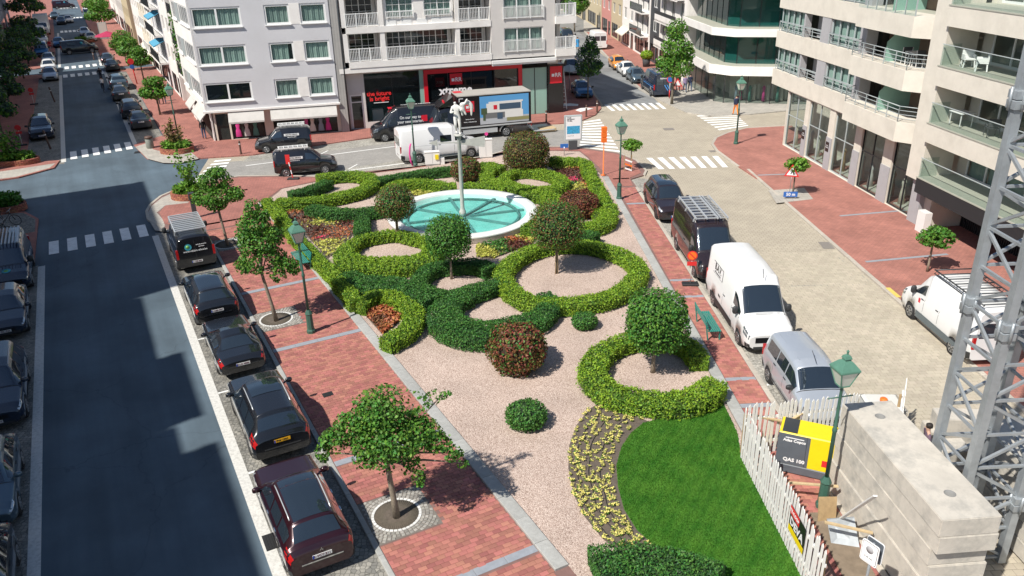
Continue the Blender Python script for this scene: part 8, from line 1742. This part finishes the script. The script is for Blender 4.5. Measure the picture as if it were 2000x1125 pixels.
def rplate(mb, w_, h_, y, z, r_=.06, th=.02):
    pts = []
    for cx, cz, t0 in ((w_ / 2 - r_, h_ / 2 - r_, 0), (-w_ / 2 + r_, h_ / 2 - r_, 90), (-w_ / 2 + r_, -h_ / 2 + r_, 180), (w_ / 2 - r_, -h_ / 2 + r_, 270)):
        for k in range(5): t = R(t0 + k * 22.5); pts.append((cx + r_ * math.cos(t), cz + r_ * math.sin(t)))
    n = len(pts); mb.add([(x, y, zz + z) for x, zz in pts] + [(x, y + th, zz + z) for x, zz in pts], [tuple(range(n)), tuple(range(n, 2 * n))[::-1]] + [(i, n + i, n + (i + 1) % n, (i + 1) % n) for i in range(n)])
    return mb
w1 = rplate(MB(), .46, .62, -.06, 1.95).build('plate', 'white_sign', sp); rplate(MB(), .41, .57, -.064, 1.95, .05, .003).build('plate_border', 'dark_metal', w1); rplate(MB(), .39, .55, -.068, 1.95, .045, .003).build('plate_face', 'white_sign', w1); MB().lathe([(.1, -.069), (.1, -.072), (.001, -.072)], 14, (0, 0, 2.05), axis='y').build('pictogram', 'stone_grey', w1); text('P 30 min', .06, 'black_ink', w1, (0, -.072, 1.82), (R(90), 0, 0))
o = rplate(MB(), .46, .62, .12, 1.95).build('plate', 'white_sign', sp); rplate(MB(), .43, .59, .112, 1.95, .05, .006).build('plate_back', 'gen_grey', o)

# ================================================================== people and bicycles
def person(label, p, hdg, top, legs, pose='walk', hair='hair_dark', h=1.72, sk='skin', name='person', dress=False):
    sw = .2 if pose == 'walk' else .03
    V = [(0, 0, .95), (0, 0, 1.15), (.0, 0, 1.36), (.0, 0, 1.49), (.02, 0, 1.58), (.02, 0, 1.68)]; E_ = [(0, 1), (1, 2), (2, 3), (3, 4), (4, 5)]; rd = [(.13, .15), (.115, .14), (.12, .17), .055, .085, .075]
    for sg in (1, -1):
        b = len(V); sw_ = sw * sg; arm = -sw_ * .8
        V += [(0, sg * .19, 1.4), (arm * .3 - .02, sg * .24, 1.13), (arm + .05, sg * .23, .9), (arm + .08, sg * .22, .82)]; E_ += [(2, b), (b, b + 1), (b + 1, b + 2), (b + 2, b + 3)]; rd += [.065, .05, .038, .035]
        V += [(0, sg * .09, .9), (sw_ * .55 + .04, sg * .1, .5), (sw_ * 1.1 - (.08 if sg < 0 else 0), sg * .1, .1), (sw_ * 1.1 + .14, sg * .11, .04)]; E_ += [(0, b + 4), (b + 4, b + 5), (b + 5, b + 6), (b + 6, b + 7)]; rd += [.1, .068, .05, .04]
    if pose == 'ride':
        V = [(-.12, 0, 1.0), (.02, 0, 1.16), (.14, 0, 1.36), (.19, 0, 1.47), (.23, 0, 1.55), (.24, 0, 1.64)]
        for sg in (1, -1): V += [(.16, sg * .18, 1.4), (.3, sg * .22, 1.16), (.48, sg * .22, 1.08), (.54, sg * .22, 1.07), (-.08, sg * .09, .97), (.26, sg * .11, .8 if sg > 0 else .68), (.1 if sg > 0 else .05, sg * .11, .45 if sg > 0 else .28), (.22, sg * .11, .4 if sg > 0 else .22)]
    k = h / 1.75; V = [(x * k, y * k, z * k) for x, y, z in V]; rd = [tuple(a * k for a in r_) if isinstance(r_, tuple) else r_ * k for r_ in rd]
    ht_ = V[4][2]
    def mf(c):
        if c.z > ht_ - .12 * k: return 2
        if pose != 'ride':
            if c.z < .1 * k: return 3
            if abs(c.y) > .17 * k and c.z < .93 * k: return 2
            return 1 if c.z < (.94 if not dress else .45) * k else 0
        if c.z < .3 * k: return 3
        if c.x > .42 * k and c.z > 1.0 * k: return 2
        return 1 if (c.z < 1.02 * k and c.x < .5) else 0
    r = thing(name, label, 'person', p, dirz(hdg)); me = skin_mesh('body', V, E_, rd, [top, legs, sk, 'shoe'], 1, mf); b_ = link('body', me, r)
    hx, hz = V[5][0], V[5][2]; hm = MB(); rbox(hm, (hx - .02 * k, 0, hz - .01 * k), .095 * k, .088 * k, .085 * k); link('hair', hm.mesh('hair', hair), r)
    fm = MB(); fm.bar((hx + .075 * k, 0, hz - .04 * k), (hx + .1 * k, 0, hz - .065 * k), .02, .02)
    for sg in (1, -1):
        wv = V[9 if sg > 0 else 17]
        for q in range(4): fm.tube([(wv[0] + (q - 1.5) * .018, wv[1], wv[2]), (wv[0] + (q - 1.5) * .02 + .01, wv[1], wv[2] - (.07 - abs(q - 1.3) * .008)), (wv[0] + (q - 1.5) * .02 + .02, wv[1] - sg * .015, wv[2] - .1)], .009, 5)
        fm.tube([(wv[0] + .03, wv[1] - sg * .01, wv[2] + .02), (wv[0] + .055, wv[1] - sg * .02, wv[2] - .03)], .01, 5)
    link('hands_and_nose', fm.mesh('hands_and_nose', sk), r)
    if dress: MB().lathe([(.15 * k, 1.0 * k), (.19 * k, .85 * k), (.27 * k, .42 * k)], 14, cap=False).build('skirt', top, r)
    return r
PL = DL; person('person in pale top and dark trousers walking on the far right pavement', g(322, 203, .1), DL, 'cl_white', 'cl_navy'); person('person in black walking beside the pale-topped walker', g(310, 204, .1), DL, 'cl_black', 'cl_black', h=1.78)
person('person in black with cap standing at the grey building corner', g(400, 271, .1), DL, 'cl_black', 'cl_jean', 'stand')
person('worker in orange trousers walking to the right crossing', g(1436, 225, .1), Vector((-.2, 1, 0)), 'cl_navy', 'cl_orange', h=1.8); person('person in lilac top walking past the clothes shop', g(1337, 180, .1), -DR, 'cl_lilac', 'cl_jean'); person('person in navy jacket beside the lilac-topped walker', g(1347, 178, .1), -DR, 'cl_navy', 'cl_jean', h=1.75); person('person in black near the red warning sign', g(1324, 178, .1), DR, 'cl_black', 'cl_black')
person('woman in a blue dress on the side street', g(1128, 97, .1), DS, 'cl_blue', 'skin', dress=True); person('person in white far along the side street', g(1121, 50, .1), DS, 'cl_white', 'cl_grey')
mp_ = g(1814, 839, 1.58); person('worker in a dark purple shirt standing behind the concrete stack', Vector((mp_.x, mp_.y, .02)), Vector((-1, .25, 0)), 'cl_plum', 'cl_jean', 'stand', h=1.78); person('second worker beside the purple-shirted man', Vector((mp_.x - .75, mp_.y + .9, .02)), Vector((1, -.3, 0)), 'cl_black', 'cl_jean', 'stand', h=1.7)
person('person walking far up the left street in dark clothes', g(133, 12, .02), DL, 'cl_black', 'cl_navy')
def bicycle(label, p, hdg, m='black_gloss', lean=0):
    r = thing('bicycle', label, 'bicycle', p, dirz(hdg)); r.rotation_euler = (lean, 0, dirz(hdg))
    for x in (.52, -.52):
        w_ = MB(); w_.tube([(x + .33 * math.cos(t), 0, .34 + .33 * math.sin(t)) for t in [2 * PI * i / 28 for i in range(29)]], .02, 6); wo = w_.build('wheel', 'tyre', r); sp_ = MB()
        for i in range(12): t = 2 * PI * i / 12; sp_.tube([(x, 0, .34), (x + .32 * math.cos(t), 0, .34 + .32 * math.sin(t))], .004, 3)
        sp_.build('spoke', 'steel', wo)
    f = MB(); A_, B_, C_, D_, E2 = (-.52, 0, .34), (-.08, 0, .3), (-.22, 0, .85), (.36, 0, .82), (.52, 0, .34)
    for p_, q_ in ((A_, B_), (A_, C_), (B_, C_), (B_, D_), (C_, D_), (D_, E2)): f.tube([p_, q_], .018, 6)
    f.build('frame', m, r); MB().tube([(.34, -.28, 1.02), (.4, -.1, 1.04), (.36, 0, 1.0), (.4, .1, 1.04), (.34, .28, 1.02)], .014, 6).build('handlebar', 'steel', r); MB().tube([(.36, 0, .8), (.36, 0, 1.0)], .016, 6).build('stem', 'steel', r); s_ = MB(); rbox(s_, (-.24, 0, .93), .13, .08, .035); s_.build('saddle', 'black_matt', r); return r
bicycle('dark bicycle parked by the brick planter at the left edge', g(16, 440, .1), L(0, 1) - L(0, 0) + DL * -.4, 'dark_metal', .15)
bicycle('second dark bicycle nearest the blue van at the left edge', g(4, 462, .1), L(0, 1) - L(0, 0) + DL * -.6, 'dark_metal', .12)
for uv, tp, lb in (((203, 180), 'cl_white', 'pale top'), ((199, 160), 'cl_black', 'black top')):
    p = g(uv[0], uv[1], .012); bicycle('bicycle ridden by the cyclist in a ' + lb, p, DL); person('cyclist in a %s riding up the left street' % lb, p, DL, tp, 'cl_navy', 'ride', name='person')
# planter boxes of leaves on the narrow house balconies
bx = thing('climbing_plant', 'green climbing plant on the narrow balcony house', 'plant', L(83, 9.3, 3.2)); P, Nn = blob_pts(2200, (0, 0, 4), (.6, 1.6, 4), .5, 2.5, 5, .3); link('foliage', leafmesh('foliage', P, Nn, rng.uniform(.15, .3, len(P)), ['leaf_tree']), bx)
